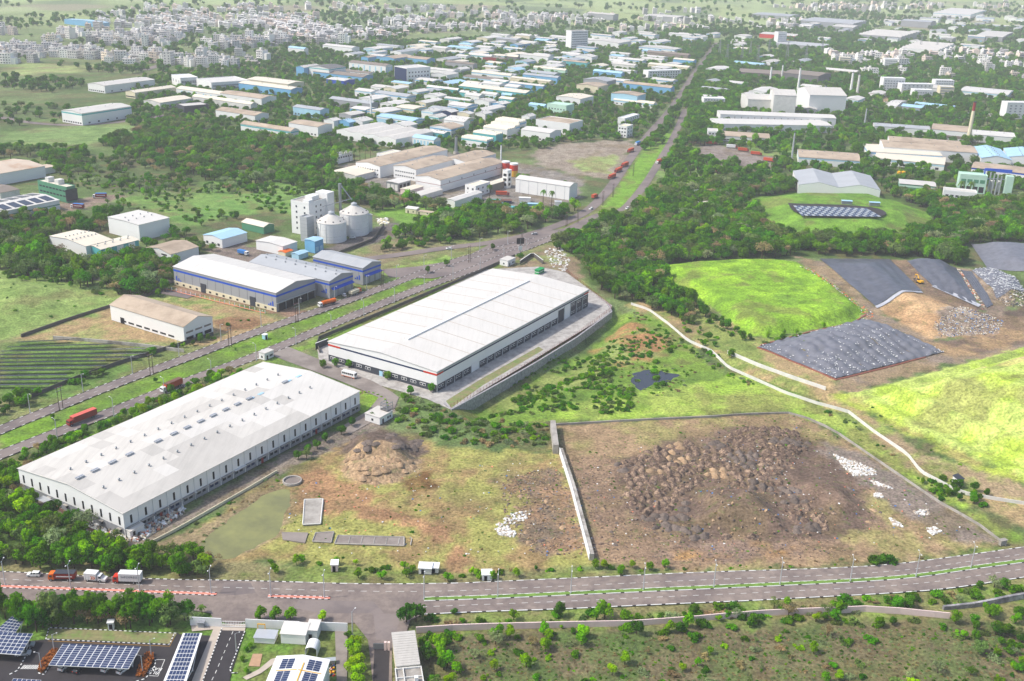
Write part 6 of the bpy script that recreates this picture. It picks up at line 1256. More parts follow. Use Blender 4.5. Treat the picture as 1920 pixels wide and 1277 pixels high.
def canopy(label, px, z, nx_, ny_, m_='solar', white=.0, posts=True, tilt=0, name='solar_canopy', V=None):
    c = [np.append(G(u, v, z + (tilt if i < 2 else 0)), z + (tilt if i < 2 else 0)) for i, (u, v) in enumerate(px)]; o0 = c[0].copy(); o0[2] = 0
    r = empty(name, tuple(o0), 0, label, 'solar canopy'); q = [p - o0 for p in c]
    at_ = lambda s_, t_: (q[0] * (1 - s_) + q[1] * s_) * (1 - t_) + (q[3] * (1 - s_) + q[2] * s_) * t_
    mb = MB(); f4 = [at_(0, 0), at_(0, 1), at_(1, 1), at_(1, 0)]; dn = np.array([0, 0, .18]); mb.face(f4); mb.face([p - dn for p in f4[::-1]])
    for i in range(4): j = (i + 1) % 4; mb.face([f4[i], f4[i] - dn, f4[j] - dn, f4[j]])
    fo = mb.build('frame', 'white_paint', r)
    up = np.array([0, 0, .06]); g_ = .07
    for i in range(nx_):
        for j in range(ny_):
            s0, s1 = white + (1 - 2 * white) * (i + g_) / nx_, white + (1 - 2 * white) * (i + 1 - g_) / nx_; t0, t1 = (j + g_) / ny_, (j + 1 - g_) / ny_
            mb = MB(); mb.face([at_(s0, t1) + up, at_(s1, t1) + up, at_(s1, t0) + up, at_(s0, t0) + up]); mb.build('solar_panel', m_, fo)
    if posts:
        for s_ in (.04, .35, .65, .96):
            b_ = at_(s_, .5); mb = MB(); mb.bar((b_[0], b_[1], 0), (b_[0], b_[1], 1.2), .3)
            for t_ in (.15, .85): e = at_(s_, t_); mb.bar((b_[0], b_[1], .6), (e[0], e[1], e[2] - .15), .16)
            mb.build('post', 'white_paint', r)
    return r
canopy('wide solar canopy over parked cars in the middle of the car park', flat(118,1207,264,1213,241,1254,91,1247), 3.0, 11, 10, tilt=.5)
canopy('upper wing of the solar canopy at the left edge', flat(22,1156,46,1161,26,1190,-14,1187), 3.0, 5, 6, tilt=.3); canopy('lower wing of the solar canopy at the left edge', flat(-20,1184,62,1188,38,1228,-44,1222), 3.0, 9, 6, tilt=.3)
canopy('long narrow solar canopy beside the pale walkway', flat(343,1187,379,1187,342,1300,297,1300), 3.2, 5, 14, white=.11)
canopy('solar canopy cut by the lower left frame edge', flat(25,1272,77,1275,62,1320,0,1318), 3.0, 6, 5)
for k, (q, lb) in enumerate(((flat(100,1219,108,1220,106,1230,82,1262,71,1260,76,1245), 'rust coloured hedge left of the wide solar canopy'), (flat(274,1226,288,1227,288,1240,272,1268,255,1270,258,1258), 'rust coloured hedge right of the wide solar canopy'))):
    P = GP(q); mb = MB(); rr = random.Random(k); 
    if np.cross(P[1] - P[0], P[2] - P[0]) < 0: P = P[::-1]
    lo, hi = P.min(0), P.max(0)
    for i in range(1200):
        x_, y_ = rr.uniform(lo[0], hi[0]), rr.uniform(lo[1], hi[1])
        if not inside(P, np.array([x_]), np.array([y_]))[0]: continue
        z_ = rr.uniform(.2, 1.0); s_ = rr.uniform(.12, .3); nrm = Vector((rr.uniform(-1, 1), rr.uniform(-1, 1), rr.uniform(.2, 1.4))).normalized(); t_ = nrm.orthogonal().normalized() * s_; b_ = nrm.cross(t_); c_ = Vector((x_, y_, z_)); mb.face([c_ - t_ - b_, c_ + t_ - b_, c_ + t_ + b_, c_ - t_ + b_])
    r = empty('hedge', (0, 0, 0), 0, lb, 'hedge'); mb.build('leaves', 'hedge_rust', r); MB().prism(P, 0, .5).build('stems', 'bark', r)
wall('boundary_wall', 'white wall with posts left of the campus gate', flat(357,1172,416,1175), 0, 3, .25, 'white_paint', seg=4); wall('boundary_wall', 'white wall with posts right of the campus gate', flat(461,1176,562,1181), 0, 3, .25, 'white_paint', seg=4)
wall('boundary_wall', 'white wall with posts behind the small white sheds', flat(580,1181,652,1184), 0, 3, .25, 'white_paint', seg=4)
p0, p1 = G(417, 1176), G(460, 1177); r = empty('sliding_gate', (*p0, 0), 0, 'white sliding gate at the campus lane', 'gate'); d = p1 - p0
for z_ in (.3, 1.2, 2.2): mb = MB(); mb.bar((0, 0, z_), (*d, z_), .12); mb.build('rail', 'white_paint', r)
for i in range(15): q = d * i / 14; mb = MB(); mb.bar((*q, .2), (*q, 2.2), .07); mb.build('bar', 'white_paint', r)
hut('plant_skid', 'white equipment skid with yellow hoist near the campus gate', 477, 1205, 6, 4, 1.8, 'white_paint', 'silver', R(-3), 'machine', None, 0, 0)
r = hut('hoist', 'yellow hoist frame over the white equipment skid', 483, 1190, 2.4, 1.0, .4, 'yellow_paint', 'yellow_paint', R(-3), 'hoist', None, 0, 0)
for x_ in (0, 2.2): piece('leg', 'yellow_paint', r, x_, x_ + .2, .3, .5, .5, 3.4)
piece('beam', 'yellow_paint', r, 0, 2.4, .3, .5, 3.4, 3.7)
hut('switchgear', 'blue grey transformer cabinet behind the campus wall', 371, 1177, 1.8, 1.6, 1.8, 'sheet_grey', 'lower_wall', R(-3), 'cabinet', None, 0, 0)
hut('store_hut', 'white corrugated store shed behind the campus wall', 527, 1206, 7.4, 5, 3.4, 'white_sheet', 'roof_white', R(-3), 'shed', None, .6, 0); hut('store_hut', 'narrow white hut right of the corrugated store shed', 575, 1200, 3.2, 4.6, 3.6, 'white_sheet', 'roof_white', R(-3), 'shed', 'dark_void', .3, 0)
p = G(572, 1230); r = empty('arched_porch', (*p, 0), R(-3), 'white arched porch between the narrow hut and the solar roofed hall', 'porch'); mb = MB()
for i in range(8):
    a0, a1 = math.pi * i / 8, math.pi * (i + 1) / 8; mb.face([(1.75 - 1.75 * math.cos(a0), 0, 2 + 1.2 * math.sin(a0)), (1.75 - 1.75 * math.cos(a1), 0, 2 + 1.2 * math.sin(a1)), (1.75 - 1.75 * math.cos(a1), 4.4, 2 + 1.2 * math.sin(a1)), (1.75 - 1.75 * math.cos(a0), 4.4, 2 + 1.2 * math.sin(a0))])
mb.build('vault', 'white_sheet', r)
for x_ in (0, 3.4): piece('side_wall', 'white_paint', r, x_, x_ + .12, 0, 4.4, 0, 2)
# hall with rooftop solar
hh = 6.5; n0 = G(496, 1290, hh); e1 = G(598, 1290, hh); w_ = np.linalg.norm(e1 - n0); dpt = np.linalg.norm(G(505, 1232, hh) - n0) + 8; th = R(-3)
p = n0 + np.array([math.sin(th), -math.cos(th)]) * 8
r = empty('solar_hall', (*p, 0), th, 'white hall with blue solar panels and yellow walkways on its roof', 'building'); foot(p, w_, dpt, th)
mb = MB(); walls(mb, w_, dpt, hh, 1.0, 'y'); mb.build('wall', 'white_paint', r); roof_mesh(w_, dpt, hh, 1.0, 'y').build('roof', 'white_sheet', r)
rz_ = lambda x_: hh + 1.0 * (1 - abs(x_ - w_ / 2) / (w_ / 2)) + .26
for bx0, bx1 in ((w_ * .12, w_ * .38), (w_ * .64, w_ * .9)):
    for by0, by1, nn in ((dpt - 5.6, dpt - 1.2, 5), (dpt - 12.6, dpt - 6.6, 7), (dpt - 20, dpt - 13.6, 7)):
        for i in range(2):
            for j in range(nn):
                x0, x1 = bx0 + (bx1 - bx0) * (i + .05) / 2, bx0 + (bx1 - bx0) * (i + .95) / 2; y0, y1 = by0 + (by1 - by0) * (j + .07) / nn, by0 + (by1 - by0) * (j + .93) / nn
                mb = MB(); mb.face([(x0, y0, rz_(x0)), (x1, y0, rz_(x1)), (x1, y1, rz_(x1)), (x0, y1, rz_(x0))]); mb.build('solar_panel', 'solar', r)
for x0, x1, y0, y1 in ((w_ * .08, w_ * .5 - .2, dpt - 6.4, dpt - 6.1), (w_ * .5 + .2, w_ * .95, dpt - 6.4, dpt - 6.1)):
    mb = MB(); mb.face([(x0, y0, rz_(x0) + .03), (x1, y0, rz_(x1) + .03), (x1, y1, rz_(x1) + .03), (x0, y1, rz_(x0) + .03)]); mb.build('walkway', 'yellow_paint', r)
piece('walkway', 'yellow_paint', r, w_ * .56, w_ * .58, dpt - 22, dpt - 3, rz_(w_ * .56) - .05, rz_(w_ * .56) + .06)
# gatehouse building on the right of the drive
n0 = G(744, 1250, 5); e1 = G(786, 1246, 5); th = math.atan2(*(e1 - n0)[::-1]); w_ = np.linalg.norm(e1 - n0); dpt = np.linalg.norm(G(737, 1190, 5) - n0)
r = empty('gatehouse', (*n0, 0), th, 'gatehouse with ribbed pale roof right of the lower drive', 'building'); foot(n0, w_, dpt, th)
mb = MB(); walls(mb, w_, dpt, 5, .01, 'y'); mb.build('wall', 'cream_paint', r); mb = MB(); mb.prism([(-.3, -.2), (w_ + .3, -.2), (w_ + .3, dpt + .2), (-.3, dpt + .2)], [5.02, 5.02, 5.5, 5.5], [5.2, 5.2, 5.7, 5.7]); mb.build('roof', 'roof_grey', r)
for i in range(14): f_ = i / 14; piece('roof_rib', 'roof_pale', r, -.28, w_ + .28, dpt * f_ - .05, dpt * f_ + .05, 5.22 + .5 * f_, 5.3 + .5 * f_)
piece('flat_roof', 'concrete', r, -.6, w_ + .6, -9, -.25, 0, 4.2)
for q in ((-.6, -.35, -9, -.25), (w_ + .35, w_ + .6, -9, -.25), (-.35, w_ + .35, -.6, -.25), (-.35, w_ + .35, -4.6, -4.35), (w_ * .25, w_ * .25 + .25, -9, -.6)): piece('parapet', 'dirty_white', r, *q, 4.21, 4.75)
piece('water_tank', 'white_paint', r, w_ * .7, w_ * .7 + 1, -6.4, -5.2, 4.22, 5.6)
p0, p1 = G(700, 1218), G(725, 1218); r = empty('barrier_gate', (*p0, 0), 0, 'grey sheet gate with pink pillars across the lower drive', 'gate'); d = p1 - p0
mb = MB(); mb.prism([(0, 0), (d[0] * .8, d[1] * .8), (d[0] * .8, d[1] * .8 + .1), (0, .1)], .2, 2.2); mb.build('leaf', 'metal', r); piece('pillar', 'pink_paint', r, d[0] * .82, d[0] * .82 + .7, -.3, .5, 0, 2.8); piece('pillar', 'pink_paint', r, d[0] * .82 + 1, d[0] * .82 + 1.7, -.3, .5, 0, 2.8)
rubbish('drums', 'coloured drums and cans beside the solar roofed hall', flat(607,1245,628,1245,627,1268,606,1268), 46, ['black_paint', 'yellow_paint', 'red_paint', 'white_paint', 'navy'], .5, .9, 61, 0, 1.2, 'stuff', 'drums')
hut('cylinder_rack', 'rack of silver cylinders beside the solar roofed hall', 606, 1247, 3.4, 1.2, 1.2, 'silver', 'galv', R(12), 'rack', None, 0, 0)
hut('kiosk', 'white octagonal kiosk against the tree belt of the car park', 203, 1182, 1.6, 1.6, 2.6, 'white_paint', 'white_sheet', R(10), 'kiosk', 'dark_void', .0, 0)
# ---------------------------------------------------------------- vehicles
def wheels(r, xs_, w, rad=.36, m_='black_rubber'):
    for x_ in xs_:
        for s in (-1, 1):
            mb = MB(); n_ = 12; y0, y1 = s * w / 2 - .13, s * w / 2 + .13
            A_ = [(x_ + rad * math.cos(6.2832 * i / n_), y0, rad + rad * math.sin(6.2832 * i / n_)) for i in range(n_)]; B_ = [(p[0], y1, p[2]) for p in A_]
            for i in range(n_): j = (i + 1) % n_; mb.face([A_[i], A_[j], B_[j], B_[i]])
            mb.face(B_); mb.face(A_[::-1]); wo = mb.build('wheel', m_, r); piece('hub', 'silver', wo, x_ - rad * .4, x_ + rad * .4, y0 - .02, y1 + .02, rad * .6, rad * 1.4)
def extrude_profile(pts, w, top_in=0.0, zsplit=99):
    mb = MB(); A_ = [(x_, -(w / 2 - (top_in if z_ > zsplit else 0)), z_) for x_, z_ in pts]; B_ = [(x_, (w / 2 - (top_in if z_ > zsplit else 0)), z_) for x_, z_ in pts]; n_ = len(pts)
    mb.face(A_); mb.face(B_[::-1])
    for i in range(n_): j = (i + 1) % n_; mb.face([A_[j], A_[i], B_[i], B_[j]])
    return mb
def car(label, u, v, rz, m_='white_paint', suv=True, group=None, z0=.05):
    p = G(u, v); r = empty('parked_car', (*p, z0), rz, label, 'car', group); hh = 1.62 if suv else 1.42
    extrude_profile([(-2.1, .35), (2.1, .35), (2.12, .75), (2.0, .95), (1.1, 1.02), (-2.05, 1.05), (-2.12, .8)], 1.76).build('body', m_, r)
    extrude_profile([(1.1, 1.0), (.5, hh - .08), (.25, hh - .03), (-1.75, hh - .05), (-2.02, 1.02)], 1.62, .14, 1.2).build('glasshouse', 'glass', r)
    extrude_profile([(.42, hh - .07), (.3, hh), (-1.7, hh - .02), (-1.82, hh - .09)], 1.42).build('roof', m_, r)
    for x_ in (.05, -1.0): 
        for s in (-1, 1): piece('pillar', m_, r, x_ - .06, x_ + .06, s * .76 - .05, s * .76 + .05, 1.0, hh - .05)
    for s in (-1, 1): piece('headlight', 'silver', r, 2.0, 2.14, s * .62 - .18, s * .62 + .18, .62, .8); piece('tail_light', 'red_paint', r, -2.14, -2.02, s * .68 - .12, s * .68 + .12, .75, .98)
    wheels(r, (1.3, -1.3), 1.6, .34); return r
car('white estate car driving on the front road at the left', 64, 1080, R(182)); car('white car parked leftmost under the wide solar canopy', 122, 1252, R(72)); car('black car parked under the wide solar canopy', 149, 1257, R(75), 'black_paint', False)
car('white car parked third under the wide solar canopy', 202, 1254, R(72)); car('white van like car parked rightmost under the wide solar canopy', 232, 1258, R(66)); car('silver car parked beside the left edge canopy, upper of two', 51, 1212, R(10), 'silver', False); car('silver car parked beside the left edge canopy, lower of two', 44, 1228, R(10), 'silver', False)
car('white car parked by the loading doors of the middle blue banded shed', 645, 555, R(120)); car('white car on the cross road by the silos', 842, 468, R(185)); car('white car on the far road below the plain white warehouse', 1108, 393, R(240)); car('white car on the right hand far road', 1176, 392, R(240)); car('white car beside the farther silo', 661, 447, R(20))
car('white car on the far road near the bend trees', 1002, 440, R(200), 'silver', False)
def truck(label, u, v, rz, box='container_red', cab='maroon', Lb=7.0, hb=2.6, top=None, stripe=None, name='lorry', group=None, text=None, nose=False, lift=1.05, sign=None):
    p = G(u, v); r = empty(name, (*p, .05), rz, label, 'lorry', group)
    piece('chassis', 'black_paint', r, -Lb / 2, Lb / 2 + 1.9, -.5, .5, .6, 1.0)
    if box:
        b_ = piece('cargo_box', box, r, -Lb / 2, Lb / 2, -1.22, 1.22, lift, lift + hb)
        piece('box_roof', top or box, r, -Lb / 2 - .04, Lb / 2 + .04, -1.26, 1.26, lift + hb, lift + hb + .08)
        for i in range(int(Lb)): 
            for s in (-1, 1): piece('side_rib', box, r, -Lb / 2 + i + .3, -Lb / 2 + i + .42, s * 1.25 - .04, s * 1.25 + .04, lift, lift + hb)
    c0 = Lb / 2 + .25
    if nose: extrude_profile([(c0, .6), (c0 + 2.7, .6), (c0 + 2.7, 1.35), (c0 + 1.6, 1.6), (c0 + 1.1, 2.4), (c0, 2.5)], 2.1).build('cab', cab, r)
    else: extrude_profile([(c0, .6), (c0 + 1.75, .6), (c0 + 1.8, 1.5), (c0 + 1.55, 2.6), (c0, 2.75)], 2.3).build('cab', cab, r)
    x1 = c0 + (1.2 if nose else 1.62); piece('windscreen', 'glass', r, x1, x1 + .14, -.95, .95, 1.65, 2.35)
    for s in (-1, 1): piece('side_window', 'glass', r, c0 + .45, c0 + 1.3, s * (1.06 if nose else 1.16) - .03, s * (1.06 if nose else 1.16) + .03, 1.6, 2.3)
    wheels(r, (c0 + .9, -Lb / 2 + 1.2, -Lb / 2 + 2.3) if Lb > 5 else (c0 + .9, -Lb / 2 + 1.0), 2.1, .5)
    if stripe:
        for s in (-1, 1): piece('side_band', stripe, r, -Lb * .4, Lb * .4, s * 1.3 - .02, s * 1.3 + .02, lift + hb * .38, lift + hb * .55)
    if text:
        for i, (tx, sz, zt_, m_) in enumerate(text):
            fc = bpy.data.curves.new('lettering', 'FONT'); fc.body = tx; fc.size = sz; fc.align_x = 'CENTER'; fc.materials.append(M[m_]); o = bpy.data.objects.new('lettering', text_mesh(fc)); C.objects.link(o); o.parent = r
            s = sign or -1; o.location = (0, s * 1.32, zt_); o.rotation_euler = (R(90), 0, 0 if s < 0 else R(180))
    return r
truck('white box lorry with SAFEXPRESS lettering on the front road', 246, 1092, R(180), 'white_paint', 'red_paint', 7.0, 2.7, 'white_sheet', text=[('SAFEXPRESS', 1.0, 2.35, 'navy')], sign=1)
truck('red lorry with dark tarpaulin and a white side band on the front road', 124, 1087, R(182), 'maroon', 'orange_paint', 6.4, 1.9, 'charcoal', stripe='white_paint')
r = truck('small white box van with an orange arrow on the front road', 173, 1088, R(-6), 'white_paint', 'white_paint', 4.0, 2.3, 'white_sheet', nose=True, lift=.8)
mb = MB()
for s_ in (0, .75): mb.face([(.1 + s_, -1.31, 2.4), (.7 + s_, -1.31, 1.75), (.1 + s_, -1.31, 1.1), (.4 + s_, -1.31, 1.1), (1.05 + s_, -1.31, 1.75), (.4 + s_, -1.31, 2.4)])
mb.build('arrow_mark', 'orange_paint', r)
truck('red container lorry on the main road beside the patched warehouse', 158, 788, math.atan2(-43, -30) + R(180) + R(2) + R(180), 'container_red', 'maroon', 11.5, 2.6, 'container_top'); truck('orange open topped container lorry on the main road', 325, 728, R(239), 'container_orange', 'white_paint', 9.5, 2.6, 'tarp_brown')
truck('white lorry cab with an orange tanker by the largest blue banded shed', 616, 572, R(225), None, 'white_paint', 9, 2.4)
p = G(616, 572); r = C.objects[[o.name for o in C.objects if o.get('label', '').startswith('white lorry cab')][0]]; mb = MB(); n_ = 14
for k in range(n_): a0, a1 = 6.2832 * k / n_, 6.2832 * (k + 1) / n_; mb.face([(-4.6, 1.15 * math.cos(a0), 2.2 + 1.1 * math.sin(a0)), (4.2, 1.15 * math.cos(a0), 2.2 + 1.1 * math.sin(a0)), (4.2, 1.15 * math.cos(a1), 2.2 + 1.1 * math.sin(a1)), (-4.6, 1.15 * math.cos(a1), 2.2 + 1.1 * math.sin(a1))])
mb.face([(4.2, 1.15 * math.cos(6.2832 * k / n_), 2.2 + 1.1 * math.sin(6.2832 * k / n_)) for k in range(n_)]); mb.face([(-4.6, 1.15 * math.cos(-6.2832 * k / n_), 2.2 + 1.1 * math.sin(-6.2832 * k / n_)) for k in range(n_)]); mb.build('tank', 'orange_paint', r)
truck('cream lorry with yellow cab beside the smallest blue banded shed', 664, 552, R(60), 'cream_paint', 'orange_paint', 7, 1.6)
truck('maroon lorry with blue nose parked upper in the dirt yard on the left', 190, 371, R(190), 'maroon', 'white_paint', 8, 2.5, 'tile_blue', stripe='white_paint'); truck('maroon lorry parked lower in the dirt yard on the left', 148, 391, R(170), 'maroon', 'white_paint', 8, 2.5, 'tile_blue', stripe='white_paint')
truck('white lorry with blue body parked in the yard left of the silos', 454, 477, R(-30), 'tile_blue', 'white_paint', 6, 1.8)
truck('rear red lorry of the queue on the far road', 1172, 312, R(240), 'container_orange', 'maroon', 10, 2.5); truck('middle red lorry of the queue on the far road', 1160, 322, R(240), 'container_orange', 'maroon', 10, 2.5); truck('foremost red lorry of the queue on the far road', 1148, 334, R(240), 'container_orange', 'maroon', 10, 2.5)
truck('red lorry parked beside the plain white warehouse yard', 940, 367, R(0), 'container_orange', 'maroon', 9, 2.5); truck('red lorry on the far road beside the bend trees', 1114, 372, R(60), 'container_orange', 'maroon', 6, 2.2)
truck('red lorry on the right hand far road near the lorry park', 1236, 306, R(240), 'container_orange', 'white_paint', 8, 2.5); truck('blue lorry approaching on the far road', 1196, 272, R(240), 'tile_blue', 'white_paint', 8, 2.5); truck('red lorry approaching on the far road', 1183, 285, R(240), 'container_orange', 'maroon', 9, 2.5)
for i, (u, v, rz, lb) in enumerate(((1312, 268, -5, 'leftmost red lorry of the lorry park'), (1332, 271, -8, 'second red lorry of the lorry park'), (1392, 284, -18, 'third red lorry of the lorry park'), (1416, 291, -20, 'fourth red lorry of the lorry park'), (1440, 303, -35, 'rightmost red lorry of the lorry park'), (1370, 278, -10, 'white trailer parked among red lorries'), (1344, 322, 88, 'upright orange trailer in the lorry yard, left of two'), (1358, 322, 88, 'upright orange trailer in the lorry yard, right of two'))): truck(lb, u, v, R(rz), 'white_paint' if i == 5 else 'container_orange', 'maroon', 9, 2.5, group='lorry park')
# bus
p = G(655, 707); r = empty('minibus', (*p, .05), R(-28), 'white minibus with dark windows on the drive between the warehouses', 'bus')
extrude_profile([(-3.8, .45), (3.7, .45), (3.85, 1.3), (3.6, 2.7), (3.2, 2.9), (-3.7, 2.9), (-3.85, 2.4)], 2.2).build('body', 'white_paint', r); piece('skirt', 'orange_paint', r, -3.8, 3.7, -1.13, 1.13, .5, .75)
for i in range(6):
    for s in (-1, 1): piece('window', 'glass', r, -3.3 + i * 1.08, -2.4 + i * 1.08, s * 1.1 - .03, s * 1.1 + .03, 1.65, 2.45)
piece('windscreen', 'glass', r, 3.62, 3.84, -.95, .95, 1.6, 2.5); wheels(r, (2.3, -2.3), 2.0, .42)
# excavator
p = GT(1724, 531); r = empty('excavator', (*p, hz(*p)), R(110), 'yellow excavator on the dirt track between the black liners', 'excavator')
for s in (-1, 1): extrude_profile([(-1.9, .25), (-1.6, 0), (1.6, 0), (1.9, .25), (1.9, .6), (1.6, .85), (-1.6, .85), (-1.9, .6)], .5).build('track', 'black_rubber', r, (0, s * 1.1, 0))
extrude_profile([(-2.2, 1.0), (1.2, 1.0), (1.2, 1.9), (-1.6, 2.2), (-2.2, 1.9)], 2.5).build('house', 'yellow_paint', r); extrude_profile([(.2, 1.9), (1.5, 1.9), (1.35, 3.1), (.2, 3.1)], 1.0).build('cab', 'glass', r, (0, .7, 0)); piece('cab_roof', 'yellow_paint', r, .15, 1.4, .18, 1.22, 3.1, 3.2)
mb = MB(); mb.bar((1.0, -.3, 1.8), (3.2, -.3, 4.6), .5); mb.bar((3.2, -.3, 4.6), (5.2, -.3, 4.2), .42); mb.build('boom', 'yellow_paint', r); mb = MB(); mb.bar((5.2, -.3, 4.2), (5.6, -.3, 1.6), .34); mb.build('stick', 'yellow_paint', r); extrude_profile([(5.0, 1.6), (5.9, 1.5), (5.8, .6), (5.0, .8)], 1.1).build('bucket', 'dark_wall', r, (0, -.3, 0))
piece('counterweight', 'yellow_paint', r, -2.5, -2.1, -1.2, 1.2, 1.0, 2.0)
# ---------------------------------------------------------------- lamps and poles
def lamp_proto(name, hh, arms, label, group):
    r = empty(name, (0, 0, 0), 0, label, 'street lamp', group); mb = MB(); mb.cyl(0, 0, 0, hh, .19, .13, 8); mb.cyl(0, 0, 0, .5, .28, .26, 8); mb.build('pole', 'silver', r)
    for s in arms:
        mb = MB(); mb.bar((0, 0, hh - .1), (s * .9, 0, hh + .35), .07); mb.bar((s * .9, 0, hh + .35), (s * 1.6, 0, hh + .4), .07); arm = mb.build('arm', 'galv', r)
        mb = MB(); mb.prism([(s * 1.5 - .15, -.14), (s * 1.5 + .35, -.14), (s * 1.5 + .35, .14), (s * 1.5 - .15, .14)], hh + .33, hh + .52); mb.build('lamp_head', 'white_paint', arm)
    return proto(r)
L2 = lamp_proto('street_lamp', 8.8, (-1, 1), 'x', 'lamps along the front road median'); first = True
FL = [(10,1098),(133,1104),(262,1109),(396,1113),(508,1118),(608,1121),(795,1124),(933,1119),(1070,1113),(1206,1107),(1338,1101),(1462,1096),(1594,1090),(1717,1081),(1820,1065)]
for i, (u, v) in enumerate(FL):
    p = G(u, v); o = L2 if i == 0 else dup(L2); o.location = (*p, .1); o.rotation_euler[2] = R(88); o['label'] = f'{ORD[i]} double armed street lamp from the left on the front road median'
L1 = lamp_proto('street_lamp', 8.5, (1,), 'x', 'lamps along the main road'); k = 0
for Pk, sgn, nm, step in ((HN, -1, 'near edge', 27), (HF, 1, 'far edge', 27)):
    Q = resample(offset(Pk, sgn * 4.8), step)
    for i, p in enumerate(Q):
        u, v = PX(*p)
        if u < 5 or u > 1000: continue
        t_ = np.array(Pk[1]) - Pk[0]; o = L1 if k == 0 else dup(L1); o.location = (*p, 0); o.rotation_euler[2] = math.atan2(p[1] - Pk[len(Pk) // 2][1], 1) * 0 + R(-31 if sgn > 0 else 149); o['label'] = f'single armed street lamp number {i} along the {nm} of the main road'; o['label'] = f'single armed street lamp, {ORD[i]} from the left on the {nm} of the main road'; k += 1
for i, (u, v) in enumerate(((102, 1222), (78, 1257), (284, 1232), (268, 1262), (443, 1220))):
    o = dup(L1, (*G(u, v), 0), R(20 + 160 * (i % 2)), (.8, .8, .7), f'{ORD[i]} small grey lamp of the car park counted from the upper left'); o['group'] = 'car park lamps'
o = dup(L1, (*G(661, 1192), 0), R(60), (1, 1, 1), 'grey lamp post above the lime green tree row'); 
def hpole(label, u, v, hh=11):
    p = G(u, v); r = empty('power_pole', (*p, 0), R(60), label, 'power pole', 'twin power poles')
    for s in (-.9, .9): mb = MB(); mb.cyl(s, 0, 0, hh, .17, .11, 8); mb.build('pole', 'bark', r)
    for z_ in (hh - .6, hh - 2.2): piece('crossarm', 'metal', r, -1.8, 1.8, -.08, .08, z_, z_ + .18)
    for s in (-1.5, 0, 1.5): piece('insulator', 'maroon', r, s - .08, s + .08, -.08, .08, hh - .42, hh)
    return r
for i, (u, v) in enumerate(((115, 768), (285, 704), (432, 651), (557, 605), (718, 540), (880, 492), (978, 462), (1062, 425), (1083, 418), (1130, 385), (1149, 370), (1187, 330))): hpole(f'{ORD[i]} twin wooden power pole from the left along the main road', u, v)
p = G(975, 478); r = empty('hoarding', (*p, 0), R(20), 'black advertising hoarding on a post at the junction', 'sign'); mb = MB(); mb.cyl(0, 0, 0, 11, .25, .2, 8); mb.build('post', 'metal', r); piece('board', 'black_paint', r, -2.6, 2.6, -.15, .15, 7.5, 11.5); piece('lower_board', 'white_paint', r, -1.2, 1.2, -.3, -.16, 3.2, 6.2)
hut('container_toilet', 'pale blue cabin on the grass median of the main road', 497, 637, 2, 2, 2.4, 'sky_sheet', 'white_sheet', R(59), 'cabin', 'dark_void', 0, 0)
# standing figure by the warehouse door
p = G(336, 968); mb = MB(); r = empty('person', (*p, 0), 0, 'person in dark clothes standing by the warehouse yard', 'person')
rings = [(0, .09, -.1), (.5, .1, -.1), (.85, .13, -.06), (.95, .18, 0), (1.1, .17, 0), (1.35, .21, 0), (1.45, .16, 0), (1.5, .07, 0), (1.55, .09, 0), (1.68, .11, 0), (1.76, .05, 0)]
n_ = 10
for z_, rad, _ in rings: mb.v += [(rad * 1.15 * math.cos(6.2832 * i / n_), rad * .8 * math.sin(6.2832 * i / n_), z_) for i in range(n_)]
for k in range(len(rings) - 1):
    for i in range(n_): j = (i + 1) % n_; mb.f.append((k * n_ + i, k * n_ + j, (k + 1) * n_ + j, (k + 1) * n_ + i)); mb.m.append(0 if rings[k][0] < 1.45 else 1)
for s in (-1, 1): mb.bar((s * .22, 0, 1.38), (s * .28, .02, 1.05), .09); mb.bar((s * .28, .02, 1.05), (s * .27, .12, .78), .07)
mb.build('body', ['navy', 'bark'], r, smooth=True)
# factory yard clutter
for i, (u, v, w, d, hh, m_, rf, lb) in enumerate(((923, 388, 8, 4, 3, 'white_paint', 'teal_sheet', 'white cabin with teal roof in the factory yard'), (940, 392, 12, 4, 1.5, 'teal_sheet', 'teal_sheet', 'teal sheeted stack in the middle of the factory yard'), (973, 378, 9, 3, 3, 'white_paint', 'white_sheet', 'white portable cabin in the factory yard'), (975, 385, 14, 3, 1.4, 'teal_sheet', 'sky_sheet', 'pale blue sheeted stack right in the factory yard'), (940, 381, 8, 5, 2, 'navy', 'tarp_brown', 'brown and blue scrap stack in the factory yard'), (918, 380, 8, 3, 2, 'teal_sheet', 'teal_sheet', 'teal skip at the left of the factory yard'), (1040, 388, 5, 4, 4, 'white_paint', 'white_sheet', 'white gate cabin near the palms by the far road'))):
    hut('yard_unit', lb, u, v, w, d, hh, m_, rf, R(0), 'cabin', None, .1, 0)
hut('ruin', 'roofless cream ruin among trees above the junction', 760, 399, 9, 5, 3.5, 'cream_paint', 'dirty_white', R(-20), 'ruin', 'dark_void', .6, 1); hut('ruin', 'low cream annex of the roofless ruin', 778, 401, 14, 4, 2.2, 'cream_paint', 'roof_beige', R(-20), 'ruin', 'dark_void', .2, 1); hut('cottage', 'small white cottage on the grass beside the silo wall', 753, 440, 8, 6, 3.4, 'white_paint', 'roof_pale', R(10), 'cottage', 'dark_void', .2, 1)
hut('cottage', 'white villa half hidden in the big right hand wood', 1300, 372, 9, 7, 5, 'white_paint', 'white_paint', R(30), 'cottage', 'dark_void', .2, 2, z0=0); hut('cottage', 'ruined white house in the big right hand wood', 1318, 395, 14, 8, 4.5, 'white_paint', 'roof_cream', R(25), 'cottage', 'dark_void', .6, 2); hut('cottage', 'small white outbuilding below the ruined white house', 1296, 403, 8, 5, 3.5, 'white_paint', 'white_sheet', R(25), 'cottage', 'dark_void', .3, 1)
